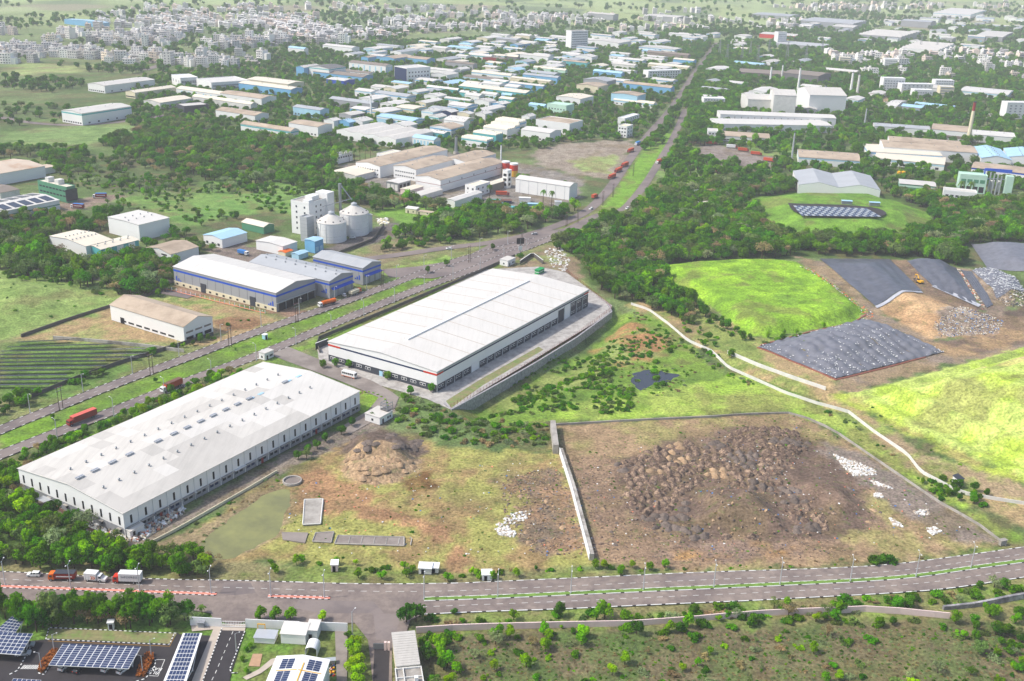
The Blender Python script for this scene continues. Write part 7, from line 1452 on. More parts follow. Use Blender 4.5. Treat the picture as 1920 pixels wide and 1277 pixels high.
# ---------------------------------------------------------------- vegetation
def leaf_mat(name, c, trans=.34):
    m = bpy.data.materials.new(name); m.use_nodes = True; t = m.node_tree; n = t.nodes; L = t.links; n.remove(n['Principled BSDF'])
    oi = n.new('ShaderNodeObjectInfo'); geo = n.new('ShaderNodeNewGeometry'); no = n.new('ShaderNodeTexNoise'); no.inputs['Scale'].default_value = .45; no.inputs['Detail'].default_value = 2; L.new(geo.outputs['Position'], no.inputs['Vector'])
    hs = n.new('ShaderNodeHueSaturation'); hs.inputs['Color'].default_value = (*lin(c), 1)
    fr = n.new('ShaderNodeMath'); fr.operation = 'MULTIPLY'; fr.inputs[1].default_value = 13.7; L.new(oi.outputs['Random'], fr.inputs[0]); f2 = n.new('ShaderNodeMath'); f2.operation = 'FRACT'; L.new(fr.outputs[0], f2.inputs[0])
    a = n.new('ShaderNodeMapRange'); a.inputs[3].default_value = .475; a.inputs[4].default_value = .512; hs.inputs['Saturation'].default_value = 1.18; L.new(f2.outputs[0], a.inputs[0]); L.new(a.outputs[0], hs.inputs['Hue'])
    v1 = n.new('ShaderNodeMapRange'); v1.inputs[3].default_value = .7; v1.inputs[4].default_value = 1.35; L.new(oi.outputs['Random'], v1.inputs[0])
    v2 = n.new('ShaderNodeMapRange'); v2.inputs[1].default_value = .3; v2.inputs[2].default_value = .7; v2.inputs[3].default_value = .7; v2.inputs[4].default_value = 1.35; L.new(no.outputs[0], v2.inputs[0])
    mu = n.new('ShaderNodeMath'); mu.operation = 'MULTIPLY'; L.new(v1.outputs[0], mu.inputs[0]); L.new(v2.outputs[0], mu.inputs[1]); L.new(mu.outputs[0], hs.inputs['Value'])
    d = n.new('ShaderNodeBsdfDiffuse'); tr = n.new('ShaderNodeBsdfTranslucent'); mx = n.new('ShaderNodeMixShader'); mx.inputs[0].default_value = trans
    L.new(hs.outputs[0], d.inputs[0]); L.new(hs.outputs[0], tr.inputs[0]); L.new(d.outputs[0], mx.inputs[1]); L.new(tr.outputs[0], mx.inputs[2]); L.new(mx.outputs[0], n['Material Output'].inputs[0]); M[name] = m
leaf_mat('leaf_dark', '#4f7933'); leaf_mat('leaf_mid', '#5d8a38'); leaf_mat('leaf_olive', '#6f8450'); leaf_mat('leaf_lime', '#8fbb30', .35); leaf_mat('leaf_light', '#76a63c'); leaf_mat('leaf_grey', '#8c9b72'); leaf_mat('leaf_dry', '#9c8f6c'); leaf_mat('leaf_palm', '#638746')
def leaf_cloud(seed, lobes, quads, size, flat=.75, base=.55, spread=.62, dome=False):
    g = np.random.default_rng(seed); cs = []
    for i in range(lobes):
        an = g.uniform(0, 6.283); rr = spread * math.sqrt(g.uniform(.02, 1)); z = g.uniform(-.5, .6) * (1 - rr * .6)
        cs.append((rr * math.cos(an), rr * math.sin(an) * g.uniform(.75, 1.1), z, g.uniform(.2, .5)))
    cs = np.array(cs); k = g.integers(0, lobes, quads); d = g.normal(size=(quads, 3)); d[:, 2] += .35; d /= np.linalg.norm(d, axis=1)[:, None]
    rad = cs[k, 3] * g.uniform(.62, 1.06, quads); c = cs[k, :3] + d * rad[:, None]
    nrm = d + g.normal(size=(quads, 3)) * .45; nrm /= np.linalg.norm(nrm, axis=1)[:, None]
    t = np.cross(nrm, g.normal(size=(quads, 3))); t /= np.linalg.norm(t, axis=1)[:, None]; b = np.cross(nrm, t)
    s = g.uniform(.6, 1.25, quads)[:, None] * size
    if dome: c[:, 2] = np.abs(c[:, 2])
    c[:, 2] = c[:, 2] * flat + base
    v = np.stack([c - t * s - b * s * .7, c + t * s - b * s * .5, c + t * s * .8 + b * s * .7, c - t * s * .7 + b * s * .6], 1)
    return v.reshape(-1, 3), cs
def cloud_mesh(name, v, m_, trunk=None):
    n = len(v) // 4; fs = np.arange(4 * n).reshape(n, 4); tv, tf = [], []
    if trunk is not None: tv, tf = trunk.v, trunk.f
    me = bpy.data.meshes.new(name); k = len(v); allv = np.concatenate([v, np.array(tv).reshape(-1, 3)]) if len(tv) else v
    loops = np.concatenate([fs.ravel()] + [np.array(f_) + k for f_ in tf]) if len(tf) else fs.ravel(); tot = [4] * n + [len(f_) for f_ in tf]; st = np.concatenate([[0], np.cumsum(tot)[:-1]])
    me.vertices.add(len(allv)); me.vertices.foreach_set('co', allv.ravel()); me.loops.add(len(loops)); me.loops.foreach_set('vertex_index', loops.astype(np.int32)); me.polygons.add(len(tot)); me.polygons.foreach_set('loop_start', st.astype(np.int32))
    me.materials.append(M[m_]); me.materials.append(M['bark']); me.update(calc_edges=True); me.polygons.foreach_set('material_index', np.array([0] * n + [1] * len(tf), dtype=np.int32)); me.update()
    return me
def trunk_mb(cs, base, flat, r=.055):
    mb = MB(); mb.cyl(0, 0, -.05, base * .7, r * 1.3, r, 7, cap=False)
    for c in cs[:7]: mb.bar((0, 0, base * .55), (c[0] * .8, c[1] * .8, base + c[2] * flat * .8), r * .55, n=4)
    return mb
TREES = {}     # kind -> list of (joined mesh, crown mesh, trunk mesh)
def kind(name, m_, n, lobes, quads, size, flat, base, spread, dome=False, seed=0):
    out = []
    for i in range(n):
        v, cs = leaf_cloud(seed + i, lobes, quads, size, flat, base, spread, dome); tm = trunk_mb(cs, base, flat)
        ml = m_[i % len(m_)] if isinstance(m_, list) else m_
        out.append((cloud_mesh(name, v, ml, tm), cloud_mesh('crown', v, ml), tm.mesh('trunk', 'bark')))
    TREES[name] = out
kind('broad', ['leaf_dark', 'leaf_mid', 'leaf_dark', 'leaf_mid', 'leaf_olive', 'leaf_mid'], 6, 16, 1500, .072, .75, .95, .74, seed=100)
kind('round', ['leaf_mid', 'leaf_dark', 'leaf_light'], 3, 9, 1300, .075, .85, 1.0, .5, seed=200)
kind('airy', ['leaf_olive', 'leaf_mid', 'leaf_grey', 'leaf_dry'], 4, 12, 700, .06, .55, 1.0, .72, seed=300)
kind('tall', ['leaf_dark', 'leaf_olive', 'leaf_mid', 'leaf_mid'], 4, 18, 2100, .075, 1.3, 1.6, .72, seed=400)
kind('lime', ['leaf_lime', 'leaf_light'], 2, 9, 1300, .08, 1.1, 1.1, .48, seed=500)
kind('bush', ['leaf_dark', 'leaf_mid', 'leaf_light', 'leaf_olive', 'leaf_mid'], 5, 7, 520, .11, .7, .12, .6, True, seed=600)
kind('dry', ['leaf_dry', 'leaf_grey'], 2, 7, 300, .09, .55, .1, .7, True, seed=700)
kind('far', ['leaf_dark', 'leaf_mid', 'leaf_dark'], 3, 8, 260, .17, .7, .8, .6, seed=800)
# palm
def palm(seed):
    rr = random.Random(seed); mb = MB(); mb.cyl(0, 0, 0, 1.6, .06, .045, 7); lv = []
    for i in range(16):
        an = i * .3927 + rr.uniform(-.15, .15); el = rr.uniform(-.2, .7); q = []
        for s_ in range(5): t_ = s_ / 4; q.append(Vector((math.cos(an) * t_ * .75, math.sin(an) * t_ * .75, 1.6 + math.sin(el) * t_ * .5 - t_ * t_ * .5)))
        side = Vector((-math.sin(an), math.cos(an), 0))
        for s_ in range(4): w0, w1 = .11 * math.sin(.5 + s_ * .6), .11 * math.sin(.5 + (s_ + 1) * .6) if s_ < 3 else .01; lv += [q[s_] - side * w0, q[s_] + side * w0, q[s_ + 1] + side * w1, q[s_ + 1] - side * w1]
    v = np.array([tuple(p) for p in lv]); return cloud_mesh('palm', v, 'leaf_palm', mb), cloud_mesh('crown', v, 'leaf_palm'), mb.mesh('trunk', 'bark')
TREES['palm'] = [palm(1), palm(2)]
# occupancy: footprints, roads, sheets
OX0, OY0, OS = -1700, 230, 2.0; OW, OH = 2200, 2300; occ = np.zeros((OH, OW), bool)
def occ_poly(P, pad=0):
    P = np.asarray(P); lo = ((P.min(0) - pad - (OX0, OY0)) / OS).astype(int); hi = ((P.max(0) + pad - (OX0, OY0)) / OS).astype(int) + 1
    lo = np.maximum(lo, 0); hi = np.minimum(hi, (OW, OH))
    if (hi <= lo).any(): return
    X_, Y_ = np.meshgrid(OX0 + (np.arange(lo[0], hi[0]) + .5) * OS, OY0 + (np.arange(lo[1], hi[1]) + .5) * OS); k = sdist(P, X_.ravel(), Y_.ravel()).reshape(X_.shape) > -pad; occ[lo[1]:hi[1], lo[0]:hi[0]] |= k
def occ_line(P, w):
    for p in resample(P, 2.0):
        i, j, r_ = (p[0] - OX0) / OS, (p[1] - OY0) / OS, w / OS
        i0, i1, j0, j1 = max(0, int(i - r_)), int(i + r_) + 1, max(0, int(j - r_)), int(j + r_) + 1; occ[j0:j1, i0:i1] = True
for f_ in FOOT: occ_poly(f_, .5)
for P_, w_ in ((HN, 6), (HF, 6), (XR, 5), (XR2, 5)): occ_line(P_, w_)
for q in (MOUNDS[0][0], MOUNDS[1][0], MOUNDS[2][0], MOUNDS[3][0], MOUNDS[4][0], MOUNDS[5][0], MOUNDS[6][0], MOUNDS[7][0]): occ_poly(GP(q))
occ_poly(GP(flat(845,768,600,690,595,655,912,505,1010,500,1060,510,1148,573,1140,590,1000,675)), 0); occ_poly(np.concatenate([FE, NE[::-1]]), 1.5)
occ_poly(GP(flat(-150,1082,0,1085,480,1098,800,1100,800,1150,740,1170,640,1160,480,1160,400,1140,-150,1128)), 0)
for q in (flat(505,665,540,650,700,715,735,735,748,745,740,765,690,795,655,815,640,800,690,770,710,745,640,715), flat(905,385,915,372,1030,372,1060,395,960,400,925,395), flat(95,385,140,375,205,362,235,368,200,380,130,400), flat(400,470,440,460,500,475,480,495,420,490), flat(985,290,1050,268,1190,262,1175,305,1150,335,1080,330,1020,310), flat(1290,285,1330,270,1460,290,1440,320,1330,300), flat(880,478,930,452,1010,436,1060,428,1070,440,1000,462,930,490,870,512,810,522,730,520,715,505,780,500,840,490)): occ_poly(GP(q))
def blocked(x_, y_):
    i, j = int((x_ - OX0) / OS), int((y_ - OY0) / OS)
    return 0 <= i < OW and 0 <= j < OH and occ[j, i]
tg = random.Random(99); PL = []   # x, y, kind, variant, radius, zscale, region
def wood(region, px, step, r0, r1, kinds, jit=.5, chance=1.0, zs=(.85, 1.25), raw=False, clump=0):
    P = np.array([GT(*q) for q in px]) if raw else GP(px); lo, hi = P.min(0), P.max(0); xs_ = np.arange(lo[0], hi[0], step); ys_ = np.arange(lo[1], hi[1], step)
    Xg, Yg = np.meshgrid(xs_, ys_); g = np.random.default_rng(int(abs(lo[0] * 7 + lo[1] * 3)) % 99991); Xg = (Xg + g.uniform(-jit, jit, Xg.shape) * step * 1.2).ravel(); Yg = (Yg + g.uniform(-jit, jit, Yg.shape) * step * 1.2).ravel()
    k = inside(P, Xg, Yg); Xg, Yg = Xg[k], Yg[k]; cl = fbm(Xg, Yg, clump) if clump else None
    for i in range(len(Xg)):
        if tg.random() > chance or (clump and cl[i] < .48) or blocked(Xg[i], Yg[i]): continue
        kd = tg.choice(kinds); PL.append((Xg[i], Yg[i], kd, tg.randrange(len(TREES[kd])), tg.uniform(r0, r1), tg.uniform(*zs), region))
BR = ['broad', 'broad', 'round', 'broad', 'airy']; MX = ['broad', 'round', 'airy', 'bush']
wood('big right hand wood', flat(1040,470,1075,442,1130,420,1185,405,1225,360,1260,345,1340,345,1420,340,1500,350,1480,362,1410,372,1430,420,1475,445,1560,452,1690,446,1755,430,1745,395,1650,362,1760,370,1830,380,1920,380,1990,385,1990,455,1816,455,1800,500,1700,482,1530,480,1500,476,1440,485,1300,490,1220,500,1275,550,1330,590,1300,610,1250,590,1190,570,1150,560,1110,530,1090,490), 6.0, 3.4, 6.8, BR)
wood('wood left of the central factory', flat(180,270,330,228,440,255,600,270,660,290,620,320,640,345,600,350,520,345,420,345,330,325,250,290), 8, 4, 6.5, BR)
wood('open wood above the left hand sheds', flat(60,335,180,272,250,292,330,328,420,347,560,350,600,355,480,385,420,365,330,360,260,370,150,345), 9, 2.5, 5, MX, clump=35)
wood('tree belt behind the tan roofed shed', flat(0,470,70,470,160,498,290,483,330,500,325,530,270,560,180,545,90,528,0,512), 7, 4.5, 7, BR)
wood('trees round the left hand sheds', flat(-40,395,60,395,130,415,230,400,210,432,90,445,80,485,-40,490), 7.5, 3.5, 6, BR); wood('trees round the left hand sheds', flat(210,440,330,430,380,455,470,455,480,470,380,480,280,470,260,450), 8, 3, 5, BR, chance=.7); wood('trees round the left hand sheds', flat(0,510,90,520,190,535,320,540,320,552,250,565,150,545,0,530), 6, 2, 4, ['round', 'broad', 'bush'], chance=.6)
wood('trees between the silos and the central factory', flat(640,345,700,360,760,378,860,398,930,392,1010,402,1080,395,1112,358,1092,410,1040,432,960,447,880,457,780,452,735,442,800,420,870,402,760,395,700,388,640,372), 8, 4.5, 7, BR); wood('trees between the silos and the central factory', flat(540,345,640,345,720,372,740,400,700,405,690,395,640,380,560,365), 8, 3.5, 6, BR, chance=.75)
wood('trees of the estate', flat(260,150,560,100,700,80,1050,66,1330,70,1330,240,1200,272,900,285,640,285,560,270,400,250,240,235,250,190), 9.5, 3.0, 5.0, ['broad', 'round', 'far', 'far'])
wood('trees along the far avenue', flat(1195,290,1250,215,1290,150,1330,80,1420,80,1400,170,1370,250,1300,330,1250,345,1235,300,1255,265), 8, 4, 6.5, ['broad', 'round', 'far'], chance=.8)
wood('trees among the right hand factories', flat(1290,100,1960,95,1990,360,1650,360,1480,345,1300,335,1300,240), 10.5, 4, 6.5, ['broad', 'far', 'round', 'far'], chance=.85)
wood('trees before the far town', flat(-60,160,0,110,300,130,560,90,700,60,1300,55,1990,85,1990,110,1300,100,900,85,560,110,250,150,100,175), 15, 4, 7, ['far'], clump=90)
wood('distant trees', flat(-60,100,-60,30,700,24,1300,28,1990,20,1990,95,1300,62,700,62,560,88,300,125), 24, 4, 8, ['far'], clump=160); wood('distant trees', flat(1280,60,1990,50,1990,100,1500,100,1300,100), 15, 5, 8, ['far'], clump=120); wood('distant trees', flat(-60,30,-60,5,960,2,1990,2,1990,22,960,26), 50, 5, 9, ['far'], clump=260)
wood('scrub beside the left grass hill', flat(-60,190,80,200,260,210,250,235,100,232,-60,250), 14, 3, 5, ['far', 'broad'], chance=.6); wood('scrub beside the left grass hill', flat(-60,275,60,280,180,280,130,330,60,325,90,300,-60,295), 9, 4, 6, BR, chance=.8)
wood('scrub of the open left field', flat(100,330,330,330,560,350,640,360,560,400,470,405,380,425,320,400,200,385,120,380), 6.5, 1.2, 3.2, ['bush', 'bush', 'round'], clump=26); wood('trees along the far side of the main road', flat(700,470,790,445,880,462,720,478,690,480), 8, 2, 4, ['round', 'broad', 'bush'], chance=.5)
wood('scrub between the main road and the new warehouse', flat(560,655,700,595,860,528,960,488,955,482,860,520,700,585,560,640), 4, .8, 1.8, ['bush', 'bush', 'round'], chance=.6); wood('shrubs before the grey sheds', flat(400,620,520,590,560,598,640,570,720,545,720,538,640,560,540,588,400,608), 6, .9, 2.0, ['bush', 'round'], chance=.6); wood('scrub on the left grass hill', flat(-40,520,150,530,250,545,200,585,40,620,-40,620), 13, .5, 1.3, ['bush'], chance=.4)
wood('trees by the silo yard', flat(700,470,740,440,780,455,860,462,760,470), 7, 2.5, 4.5, ['round', 'broad'], chance=.7); wood('bushes along the white drain wall', flat(1190,580,1290,645,1365,695,1470,742,1590,780,1640,820,1700,860,1728,895,1800,932,1800,940,1715,895,1620,815,1560,780,1440,738,1350,700,1260,640,1180,590), 3.2, .7, 1.9, ['bush', 'bush', 'dry'], clump=14)
wood('bank scrub round the ponds', flat(1160,685,1215,672,1260,678,1312,698,1280,732,1200,752,1155,725), 3, .6, 1.5, ['bush', 'dry'], chance=.45); wood('bank scrub round the ponds', flat(345,1040,390,980,440,945,490,915,560,895,560,905,490,928,450,955,400,995,370,1040), 3, .5, 1.1, ['bush', 'dry'], chance=.6); wood('bank scrub round the ponds', flat(270,1030,380,970,520,885,540,890,400,975,290,1035), 4, .7, 1.5, ['bush', 'bush', 'dry'], chance=.6)
# the valley and drain
wood('bushes in the valley below the new warehouse', flat(950,728,1020,705,1100,690,1128,650,1150,610,1188,640,1175,690,1130,712,1085,735,985,750), 2.8, 1.5, 3.0, ['bush'], clump=14); wood('bushes in the valley below the new warehouse', flat(735,740,800,745,850,780,950,790,1035,798,1020,838,900,835,800,822,745,790), 3.2, 1.3, 3.0, ['bush', 'bush', 'bush', 'dry'], chance=.8)
wood('bushes in the valley below the new warehouse', flat(1110,745,1160,720,1200,735,1180,770,1120,782), 3.0, 1.2, 2.4, ['bush']); wood('bushes in the valley below the new warehouse', flat(880,745,1150,590,1260,640,1300,700,1150,760,900,785), 3.4, .8, 2.4, ['bush'], clump=20)
wood('bushes along the drain', flat(1255,590,1300,600,1350,640,1385,680,1350,690,1300,640), 5, 1.5, 3, ['bush', 'round'], chance=.7); wood('bushes along the drain', flat(1420,700,1580,760,1720,880,1740,900,1680,850,1560,775), 7, 1, 2, ['bush'], chance=.5); wood('bushes along the drain', flat(1705,890,1760,895,1870,935,1850,952,1760,935), 3.5, 1.5, 2.6, ['bush', 'round'], chance=.85); wood('bushes along the drain', flat(1580,725,1600,735,1720,830,1900,905,1900,912,1700,832), 7, .8, 1.8, ['bush'], chance=.6)
wood('bushes below the grass capped cell', flat(1330,585,1390,625,1440,638,1500,626,1500,634,1440,645,1380,635,1320,600), 4, 1.6, 3.2, ['bush', 'round', 'light'] if False else ['bush', 'round'], chance=.8)
# weeds over open ground
for px, st, rg in ((flat(560,880,1040,850,1110,1050,620,1060), 7, 'weeds on the left vacant plot'), (flat(1060,850,1330,785,1500,780,1880,1020,1130,1050), 7, 'weeds on the brown plot'), (flat(1040,770,1300,710,1560,770,1880,1005,1640,850,1330,775), 8, 'tufts on the lime grass strip'), (flat(200,580,520,560,560,600,300,660), 8, 'tufts round the tan roofed shed')):
    wood(rg, px, st, .35, .95, ['bush', 'bush', 'dry'], chance=.55, clump=22)
# rows beside roads
wood('hedge between the main road and the patched warehouse', flat(-20,868,110,832,240,778,400,708,480,672,500,665,490,655,400,692,240,758,100,812,-20,860), 4.6, 1.6, 2.9, ['bush', 'round', 'bush', 'broad'], chance=.9); wood('trees by the ground solar rows', flat(0,750,60,735,100,740,20,775,-30,790), 5, 2, 3.2, ['round', 'broad']); wood('trees by the ground solar rows', flat(130,715,220,690,250,680,300,665,330,650,300,660,200,700,140,730), 5.5, 2, 3.4, ['round', 'broad', 'bush']); wood('shrubs along the far side of the main road', flat(330,655,420,625,520,598,540,605,420,640,340,665), 5, 1.2, 2.6, ['bush', 'round'], chance=.7)
wood('saplings on the main road median', flat(-40,845,240,740,520,640,760,545,760,535,500,632,230,730,-40,830), 11, .6, 1.8, ['bush', 'round'], chance=.6)
wood('wood at the left corner of the front road', flat(-60,880,30,890,60,915,120,955,180,1005,250,1040,380,1046,425,1064,400,1084,150,1076,-60,1066), 4.2, 2.8, 4.6, ['broad', 'round', 'broad', 'round', 'lime', 'airy'])
wood('tall tree belt above the car park', flat(-20,1142,60,1146,110,1150,356,1158,352,1181,240,1180,95,1175,60,1192,40,1170,-20,1160), 3.1, 3.0, 4.0, ['tall', 'tall', 'tall', 'round', 'airy'])
wood('shrubs on the verge of the front road', flat(430,1050,620,1066,870,1080,1080,1068,1300,1076,1300,1066,1080,1060,870,1070,620,1056,440,1040), 3.2, .9, 2.0, ['bush', 'round', 'lime', 'bush', 'dry'], chance=.7); wood('shrubs on the verge of the front road', flat(1300,1075,1600,1062,1760,1048,1760,1040,1600,1054,1300,1066), 3.4, .6, 1.7, ['bush', 'dry', 'dry'], chance=.75); wood('scrub strip below the brown plot', flat(1100,1062,1300,1072,1500,1062,1640,1050,1640,1042,1500,1054,1300,1064,1110,1054), 2.6, .5, 1.3, ['dry', 'bush', 'dry'], chance=.75)
wood('shrubs between the front road and the pink wall', flat(800,1160,1000,1155,1200,1145,1500,1132,1760,1112,1900,1095,1960,1110,1770,1140,1600,1150,1300,1165,1000,1175,800,1182), 3.6, 1.5, 3.4, ['bush', 'airy', 'round', 'bush', 'bush', 'dry'], chance=.9); wood('shrubs at the foot of the pink wall', flat(790,1192,1075,1182,1290,1172,1500,1158,1780,1166,1780,1178,1500,1172,1290,1186,1075,1198,790,1210), 3.2, 1.3, 2.8, ['bush', 'round', 'lime', 'bush', 'bush'], chance=.85)
wood('shrubs scattered in the front scrub', flat(850,1205,1300,1185,1780,1175,1960,1200,1990,1300,840,1300), 5.2, 1.0, 2.7, ['bush', 'bush', 'dry', 'bush', 'airy', 'lime'], chance=.62); wood('trees at the lower right corner', flat(1770,1150,1840,1155,1990,1130,1990,1300,1860,1300,1850,1240,1800,1200), 5, 1.6, 3.0, ['round', 'bush', 'broad'], chance=.8)
wood('dry grass tufts', flat(850,1205,1300,1185,1780,1175,1960,1200,1990,1300,840,1300), 1.35, .35, .75, ['dry', 'dry', 'dry', 'bush'], chance=.8); wood('dry grass tufts', flat(285,1030,380,980,490,915,545,895,880,845,1040,850,1105,1050,620,1060,430,1050), 3.2, .25, .5, ['dry', 'bush'], chance=.5, clump=12); wood('dry grass tufts', flat(1060,850,1330,785,1500,780,1880,1020,1130,1050), 3.0, .25, .55, ['dry', 'bush'], chance=.5, clump=12)
wood('trees right of the gatehouse', flat(790,1195,850,1200,850,1300,795,1300), 4.2, 2, 2.8, ['round', 'lime', 'broad'])
def single(region, kd, var, r_, zs_, *uv):
    for u, v in flat(*uv): p = GT(u, v); PL.append((p[0], p[1], kd, var, r_, zs_, region))
single('lime green tree row by the lower drive', 'lime', 0, 2.9, 1.0, 668,1218,667,1236,669,1254,671,1272,672,1290,662,1228,660,1264)
single('three lime green trees before the campus wall', 'lime', 1, 2.7, .95, 488,1163,516,1163,545,1164); single('lone lime green tree by the campus side gate', 'lime', 0, 2.1, .95, 605,1165); single('dark tree pair at the road mouth', 'broad', 0, 3.2, 1.35, 762,1168,780,1166); single('small dark tree on the lower kerb', 'round', 1, 1.6, .9, 652,1195, 851,1152)
single('garden trees beside the gate lane', 'lime', 1, 1.2, .8, 462,1222,455,1240,463,1262,470,1215); single('clipped hedge round the warehouse lawn', 'lime', 0, .8, .5, 676,737,684,736,692,736,700,738,708,741,715,745,722,750,726,756,726,762,722,768,716,772); single('trees by the service road', 'round', 0, 2.6, 1, 628,688,655,690,726,712,770,740,808,735,605,690); single('trees in front of the patched warehouse', 'round', 1, 2.6, 1.1, 660,800,640,815,610,828,700,790,595,842,578,850,560,862); single('yellowing tree beside the patched warehouse', 'airy', 0, 2.8, 1.1, 575,860)
single('round roadside trees before the brown plot', 'lime', 1, 1.9, 1.0, 925,1088,969,1082,1116,1066,1163,1078,1218,1070,1247,1065); single('round roadside trees before the left plot', 'round', 2, 2.1, 1.0, 840,1090,895,1085,762,1082,716,1086,672,1084,516,1075); single('dark bush clump beside the right bend', 'bush', 0, 3.4, 1.1, 1650,1052,1666,1055,1640,1056)
single('small trees on the lime mound edge', 'lime', 1, 1.8, 1.0, 1440,628,1470,622,1495,612,1545,608,1378,622); single('bushes in the small pond', 'bush', 1, 3.0, 1.0, 1228,712,1245,722,1225,700); single('palms of the central factory', 'palm', 0, 4.0, 1.9, 972,352,980,353,988,354,1058,366,1018,385,1034,387,918,375); single('palms of the left factory office', 'palm', 1, 4.0, 1.8, 625,303,634,304,645,305,655,304,665,302,675,301,685,300,695,300); single('palms beside the mint plant', 'palm', 0, 5.0, 2.0, 1798,375,1816,376); single('palm beside the campus gate', 'palm', 1, 2.2, .9, 379,1152)
single('trees by the main road junction', 'round', 1, 3, 1.1, 924,470,802,512,975,488,838,500,700,520,640,545)
ex_, ey_ = np.array([math.cos(TH), math.sin(TH)]), np.array([-math.sin(TH), math.cos(TH)]); an0 = np.array([A.location.x, A.location.y])
for yy in (67.5, 71.5, 75.5, 78.5):
    for xx in np.arange(-25, 128, 3.6):
        if tg.random() < (.15 if xx < 40 else .3): continue
        p = an0 + ex_ * (xx + tg.uniform(-1.4, 1.4)) + ey_ * (yy + tg.uniform(-1, 1)); kd = tg.choice(['round', 'broad', 'bush', 'bush', 'lime', 'airy']); PL.append((p[0], p[1], kd, tg.randrange(len(TREES[kd])), tg.uniform(1.6, 3.2), tg.uniform(.9, 1.3), 'hedge between the main road and the patched warehouse'))
# largest as things, the rest as one mass of wood and one of scrub
TR = [p for p in PL if p[2] not in ('bush', 'dry')]; BU = [p for p in PL if p[2] in ('bush', 'dry')]
ap = lambda p: -p[4] / p[1]
TR.sort(key=ap); BU.sort(key=ap)
seen = lambda p: (lambda q: -20 < q[0] < 1940 and 0 < q[1] < 1300)(PX(p[0], p[1], 2))
TV = [p for p in TR if seen(p)][:290]; BV = [p for p in BU if seen(p)][:260]; idT = {id(p) for p in TV}; idB = {id(p) for p in BV}
TN = dict(broad='spreading dark green tree', round='rounded green tree', airy='feathery olive tree', tall='tall dense dark tree', lime='bright lime green tree', palm='palm tree', far='dark green tree', bush='leafy green bush', dry='dry greyish bush')
for p in TV:
    kd = p[2]; _, cr, tk = TREES[kd][p[3]]; z = hz(p[0], p[1]); nm = 'palm_tree' if kd == 'palm' else 'tree'
    r = empty(nm, (p[0], p[1], z - .1), tg.uniform(0, 6.28), f'{TN[kd]} in the {p[6]}' if not p[6].startswith(('lone', 'three', 'dark', 'small', 'yellow')) else f'{TN[kd]}, {p[6]}', 'tree', p[6]); r.scale = (p[4], p[4], p[4] * p[5])
    link('crown', cr, r); link('trunk', tk, r)
for p in BV:
    z = hz(p[0], p[1]); tag(link('bush', TREES[p[2]][p[3]][0], None, (p[0], p[1], z - .05), tg.uniform(0, 6.28), (p[4], p[4], p[4] * p[5])), f'{TN[p[2]]} among the {p[6]}', 'bush', p[6])
def scatter(name, label, pts, cat):
    coll = bpy.data.collections.new(name + '_kinds'); idx = {}
    for kd in sorted({p[2] for p in pts}):
        for i, t_ in enumerate(TREES[kd]): o = bpy.data.objects.new('%03d_%s' % (len(idx), kd), t_[0]); coll.objects.link(o); idx[(kd, i)] = len(idx)
    me = bpy.data.meshes.new(name); n = len(pts); me.vertices.add(n); me.vertices.foreach_set('co', np.array([(p[0], p[1], hz(p[0], p[1]) - .1) for p in pts]).ravel())
    a = me.attributes.new('pick', 'INT', 'POINT'); a.data.foreach_set('value', [idx[(p[2], p[3])] for p in pts])
    a = me.attributes.new('turn', 'FLOAT_VECTOR', 'POINT'); a.data.foreach_set('vector', np.array([(0, 0, tg.uniform(0, 6.28)) for p in pts]).ravel())
    a = me.attributes.new('size', 'FLOAT_VECTOR', 'POINT'); a.data.foreach_set('vector', np.array([(p[4], p[4], p[4] * p[5]) for p in pts]).ravel())
    o = link(name, me); g = bpy.data.node_groups.new(name, 'GeometryNodeTree'); g.interface.new_socket('Geometry', in_out='INPUT', socket_type='NodeSocketGeometry'); g.interface.new_socket('Geometry', in_out='OUTPUT', socket_type='NodeSocketGeometry')
    N = g.nodes; gi, go = N.new('NodeGroupInput'), N.new('NodeGroupOutput'); ip = N.new('GeometryNodeInstanceOnPoints'); ci = N.new('GeometryNodeCollectionInfo'); ci.inputs[0].default_value = coll; ci.inputs[1].default_value = True; ci.inputs[2].default_value = True
    def attr(nm, ty): a_ = N.new('GeometryNodeInputNamedAttribute'); a_.data_type = ty; a_.inputs[0].default_value = nm; return a_.outputs[0]
    L = g.links; L.new(gi.outputs[0], ip.inputs['Points']); L.new(ci.outputs[0], ip.inputs['Instance']); ip.inputs['Pick Instance'].default_value = True
    L.new(attr('pick', 'INT'), ip.inputs['Instance Index']); L.new(attr('turn', 'FLOAT_VECTOR'), ip.inputs['Rotation']); L.new(attr('size', 'FLOAT_VECTOR'), ip.inputs['Scale']); L.new(ip.outputs[0], go.inputs[0])
    o.modifiers.new('scatter', 'NODES').node_group = g; return tag(o, label, cat, kind='stuff')
REST = [p for p in TR if id(p) not in idT]; SCR = [p for p in BU if id(p) not in idB]
scatter('woodland', 'dark green woods and avenue trees of the middle and far distance', REST, 'woodland'); scatter('scrub', 'small bushes and weeds scattered over the open ground', SCR, 'scrub')
print('TREES', len(TR), 'BUSH', len(BU))
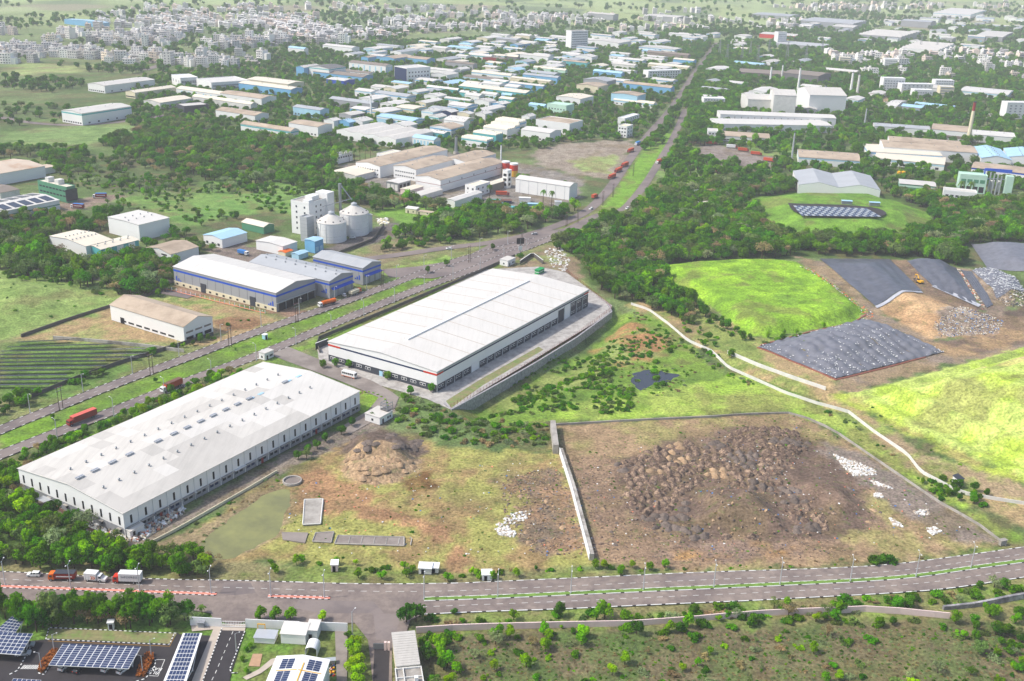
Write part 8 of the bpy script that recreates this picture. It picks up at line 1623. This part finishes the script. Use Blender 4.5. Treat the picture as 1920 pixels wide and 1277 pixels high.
# ---------------------------------------------------------------- far town
mat('house_paint', (.80, .78, .73), .85, .15, .05, obj=.22, hue=.02); mat('house_cream', (.78, .68, .55), .85, .15, .05, obj=.25, hue=.03); mat('house_grey', (.55, .53, .51), .85, .15, .05, obj=.25); mat('house_window', (.10, .10, .11), .5, .2, .1)
def house_mesh(seed, m_):
    rr = random.Random(seed); mb = MB(); w, d = rr.uniform(9, 16), rr.uniform(8, 13); fl = rr.choice([2, 3, 3, 4, 4, 5]); hh = fl * 3.1
    mb.box(0, w, 0, d, 0, hh); mb.box(-.15, w + .15, -.15, d + .15, hh + .002, hh + .5); mb.box(.3, w - .3, .3, d - .3, hh + .502, hh + .51, 2)
    mb.box(w * .1, w * .1 + 3, d * .5, d * .5 + 3.2, hh + .512, hh + 3); mb.cyl(w * .7, d * .6, hh + .512, hh + 2, .7, n=8, mi=1)
    if rr.random() < .5: mb.box(w + .02, w + rr.uniform(3, 6), d * .1, d * .9, 0, hh * rr.uniform(.4, .8))
    for f_ in range(fl):
        z = f_ * 3.1 + 1.0; k = int(w / 3)
        for i in range(k): x_ = (i + .5) * w / k; mb.box(x_ - .7, x_ + .7, -.06, .02, z, z + 1.4, 1)
        k = int(d / 3)
        for i in range(k): y_ = (i + .5) * d / k; mb.box(-.06, .02, y_ - .7, y_ + .7, z, z + 1.4, 1)
        mb.box(w * .1, w * .6, -.9, -.07, f_ * 3.1 + 2.9, f_ * 3.1 + 3.05)
    return mb.mesh('house', [m_, 'house_window', 'concrete'])
HM = [(m_, house_mesh(i * 7 + j, m_)) for j, m_ in enumerate(('house_paint', 'house_paint', 'house_cream', 'house_paint', 'house_grey')) for i in range(4)]
hgen = random.Random(31); HS = []
def town(px, n, cl):
    P = GP(px); lo, hi = P.min(0), P.max(0); k = 0; tr = 0
    while k < n and tr < n * 40:
        tr += 1; p = (hgen.uniform(lo[0], hi[0]), hgen.uniform(lo[1], hi[1]))
        if not inside(P, np.array([p[0]]), np.array([p[1]]))[0] or fbm(np.array([p[0]]), np.array([p[1]]), cl)[0] < .5 or blocked(*p): continue
        i, j = int((p[0] - OX0) / OS), int((p[1] - OY0) / OS)
        if 0 <= i < OW and 0 <= j < OH: occ[max(0, j - 5):j + 6, max(0, i - 5):i + 6] = True
        HS.append((p[0], p[1], hgen.choice(HM), hgen.choice([0, 0, .3, 1.57, -.4]) + hgen.uniform(-.2, .2), hgen.uniform(.8, 1.25))); k += 1
town(flat(-40,95,0,70,150,60,330,58,560,45,650,60,640,85,560,82,420,95,330,100,260,112,160,112,60,106,-40,112), 430, 110)
town(flat(-40,70,0,48,200,40,420,30,560,30,640,45,330,55,150,58), 160, 180); town(flat(630,70,700,40,820,30,1000,28,1060,35,1060,58,900,62,760,70,660,80), 190, 90); town(flat(1060,60,1080,30,1300,22,1500,30,1560,60,1300,62), 90, 120)
town(flat(1500,100,1700,105,1740,130,1640,150,1560,120), 50, 70); town(flat(1590,85,1940,105,1940,160,1780,150,1640,120), 60, 90); town(flat(1400,14,1940,4,1940,16,1500,26), 90, 250); town(flat(0,22,300,14,700,14,960,20,640,30,200,36), 100, 250)
town(flat(0,100,160,112,330,112,420,100,500,118,420,135,300,122,150,118,0,120), 40, 60)
HS.sort(key=lambda t_: t_[1])
mb_names = {'house_paint': 'whitish flat roofed house', 'house_cream': 'cream flat roofed house', 'house_grey': 'grey flat roofed house'}
vis = [h_ for h_ in HS if -10 < PX(h_[0], h_[1])[0] < 1930]; near = vis[:290]; ids = {id(h_) for h_ in near}; rest = [h_ for h_ in HS if id(h_) not in ids]
for h_ in near: tag(link('house', h_[2][1], None, (h_[0], h_[1], hz(h_[0], h_[1]) - .1), h_[3], (h_[4], h_[4], h_[4])), mb_names[h_[2][0]] + ' of the distant town', 'house', 'houses of the distant town')
mb = MB(); MI = {'house_paint': 0, 'house_cream': 1, 'house_grey': 2}
for h_ in rest:
    c_, s_ = math.cos(h_[3]), math.sin(h_[3]); w, d, hh = 9 + 7 * hgen.random(), 8 + 5 * hgen.random(), hgen.choice([6, 9, 12, 12, 15]); z = hz(h_[0], h_[1]) - .2; mi = MI[h_[2][0]]
    f = lambda x_, y_: (h_[0] + c_ * x_ - s_ * y_, h_[1] + s_ * x_ + c_ * y_)
    mb.prism([f(0, 0), f(w, 0), f(w, d), f(0, d)], z, z + hh, mi); mb.prism([f(1, d * .4), f(4, d * .4), f(4, d * .8), f(1, d * .8)], z + hh + .002, z + hh + 2.5, mi)
    for k in range(int(hh // 3)): mb.prism([f(.8, -.08), f(w - .8, -.08), f(w - .8, .02), f(.8, .02)], z + k * 3 + 1, z + k * 3 + 2.2, 3)
tag(mb.build('far_houses', ['house_paint', 'house_cream', 'house_grey', 'house_window']), 'pale houses of the farthest town quarters fading into haze', 'houses', kind='stuff')
# power pylons and masts in the distance
pm = MB()
for s in ((-1, -1), (1, -1), (-1, 1), (1, 1)): pm.bar((s[0] * 2.5, s[1] * 2.5, 0), (s[0] * .4, s[1] * .4, 30), .3)
for z_ in range(3, 30, 4):
    q = 2.5 - 2.1 * z_ / 30; q2 = 2.5 - 2.1 * (z_ + 4) / 30
    for a_, b_ in (((-q, -q), (q2, -q2)), ((q, -q), (q2, q2)), ((q, q), (-q2, q2)), ((-q, q), (-q2, -q2))): pm.bar((*a_, z_), (*b_, z_ + 4), .18)
for z_, w_ in ((22, 5), (26, 4), (30, 2.5)): pm.bar((-w_, 0, z_), (w_, 0, z_), .3)
PM = pm.mesh('pylon', 'metal')
for i, (u, v) in enumerate(((1348, 108), (1362, 118), (1390, 118), (1405, 112), (1420, 120), (1440, 108), (1475, 112), (1510, 118), (1540, 105), (1725, 96), (1755, 96), (1805, 128), (710, 60), (1228, 72))): tag(link('pylon', PM, None, (*G(u, v), 0), i * .5, (1, 1, 1)), f'{ORD[i]} steel lattice pylon of the distant power lines counted from the left', 'pylon', 'distant pylons')
# ---------------------------------------------------------------- air
hm = bpy.data.materials.new('haze_air'); hm.use_nodes = True; t = hm.node_tree; t.nodes.remove(t.nodes['Principled BSDF']); pv = t.nodes.new('ShaderNodeVolumePrincipled')
pv.inputs['Color'].default_value = (.97, .985, 1.0, 1); pv.inputs['Density'].default_value = .00014; pv.inputs['Anisotropy'].default_value = 0; t.links.new(pv.outputs[0], t.nodes['Material Output'].inputs['Volume'])
tag(MB().box(-8900, 8900, -590, 14900, -40, 215).build('haze', hm), 'pale daylight haze over the plain', 'haze', kind='stuff')
# ---------------------------------------------------------------- rows of parked cars beside the right hand works
mb = MB(); mb.box(-2, 2, -.85, .85, .3, .95); mb.prism([(-1.7, -.78), (1.0, -.78), (1.0, .78), (-1.7, .78)], .951, 1.0); mb.prism([(-1.5, -.68), (.5, -.68), (.5, .68), (-1.5, .68)], 1.001, 1.5, 1)
SC = mb.mesh('small_car', ['house_paint', 'glass']); cg = random.Random(5)
for q, nn, lb in ((flat(1660,192,1700,196,1742,210,1700,212), (14, 5), 'small parked car in the crowded lot below the college blocks'), (flat(1795,212,1870,214,1880,224,1800,224), (14, 4), 'small parked car in the lot left of the white many windowed block')):
    c = GP(q)
    for i in range(nn[0]):
        for j in range(nn[1]):
            if cg.random() < .15: continue
            s_, t_ = i / nn[0], j / nn[1]; p = (c[0] * (1 - s_) + c[1] * s_) * (1 - t_) + (c[3] * (1 - s_) + c[2] * s_) * t_; tag(link('parked_car', SC, None, (*p, hz(*p) + .05), 1.4 + cg.uniform(-.1, .1)), lb, 'car', lb.replace('small parked car', 'cars'))
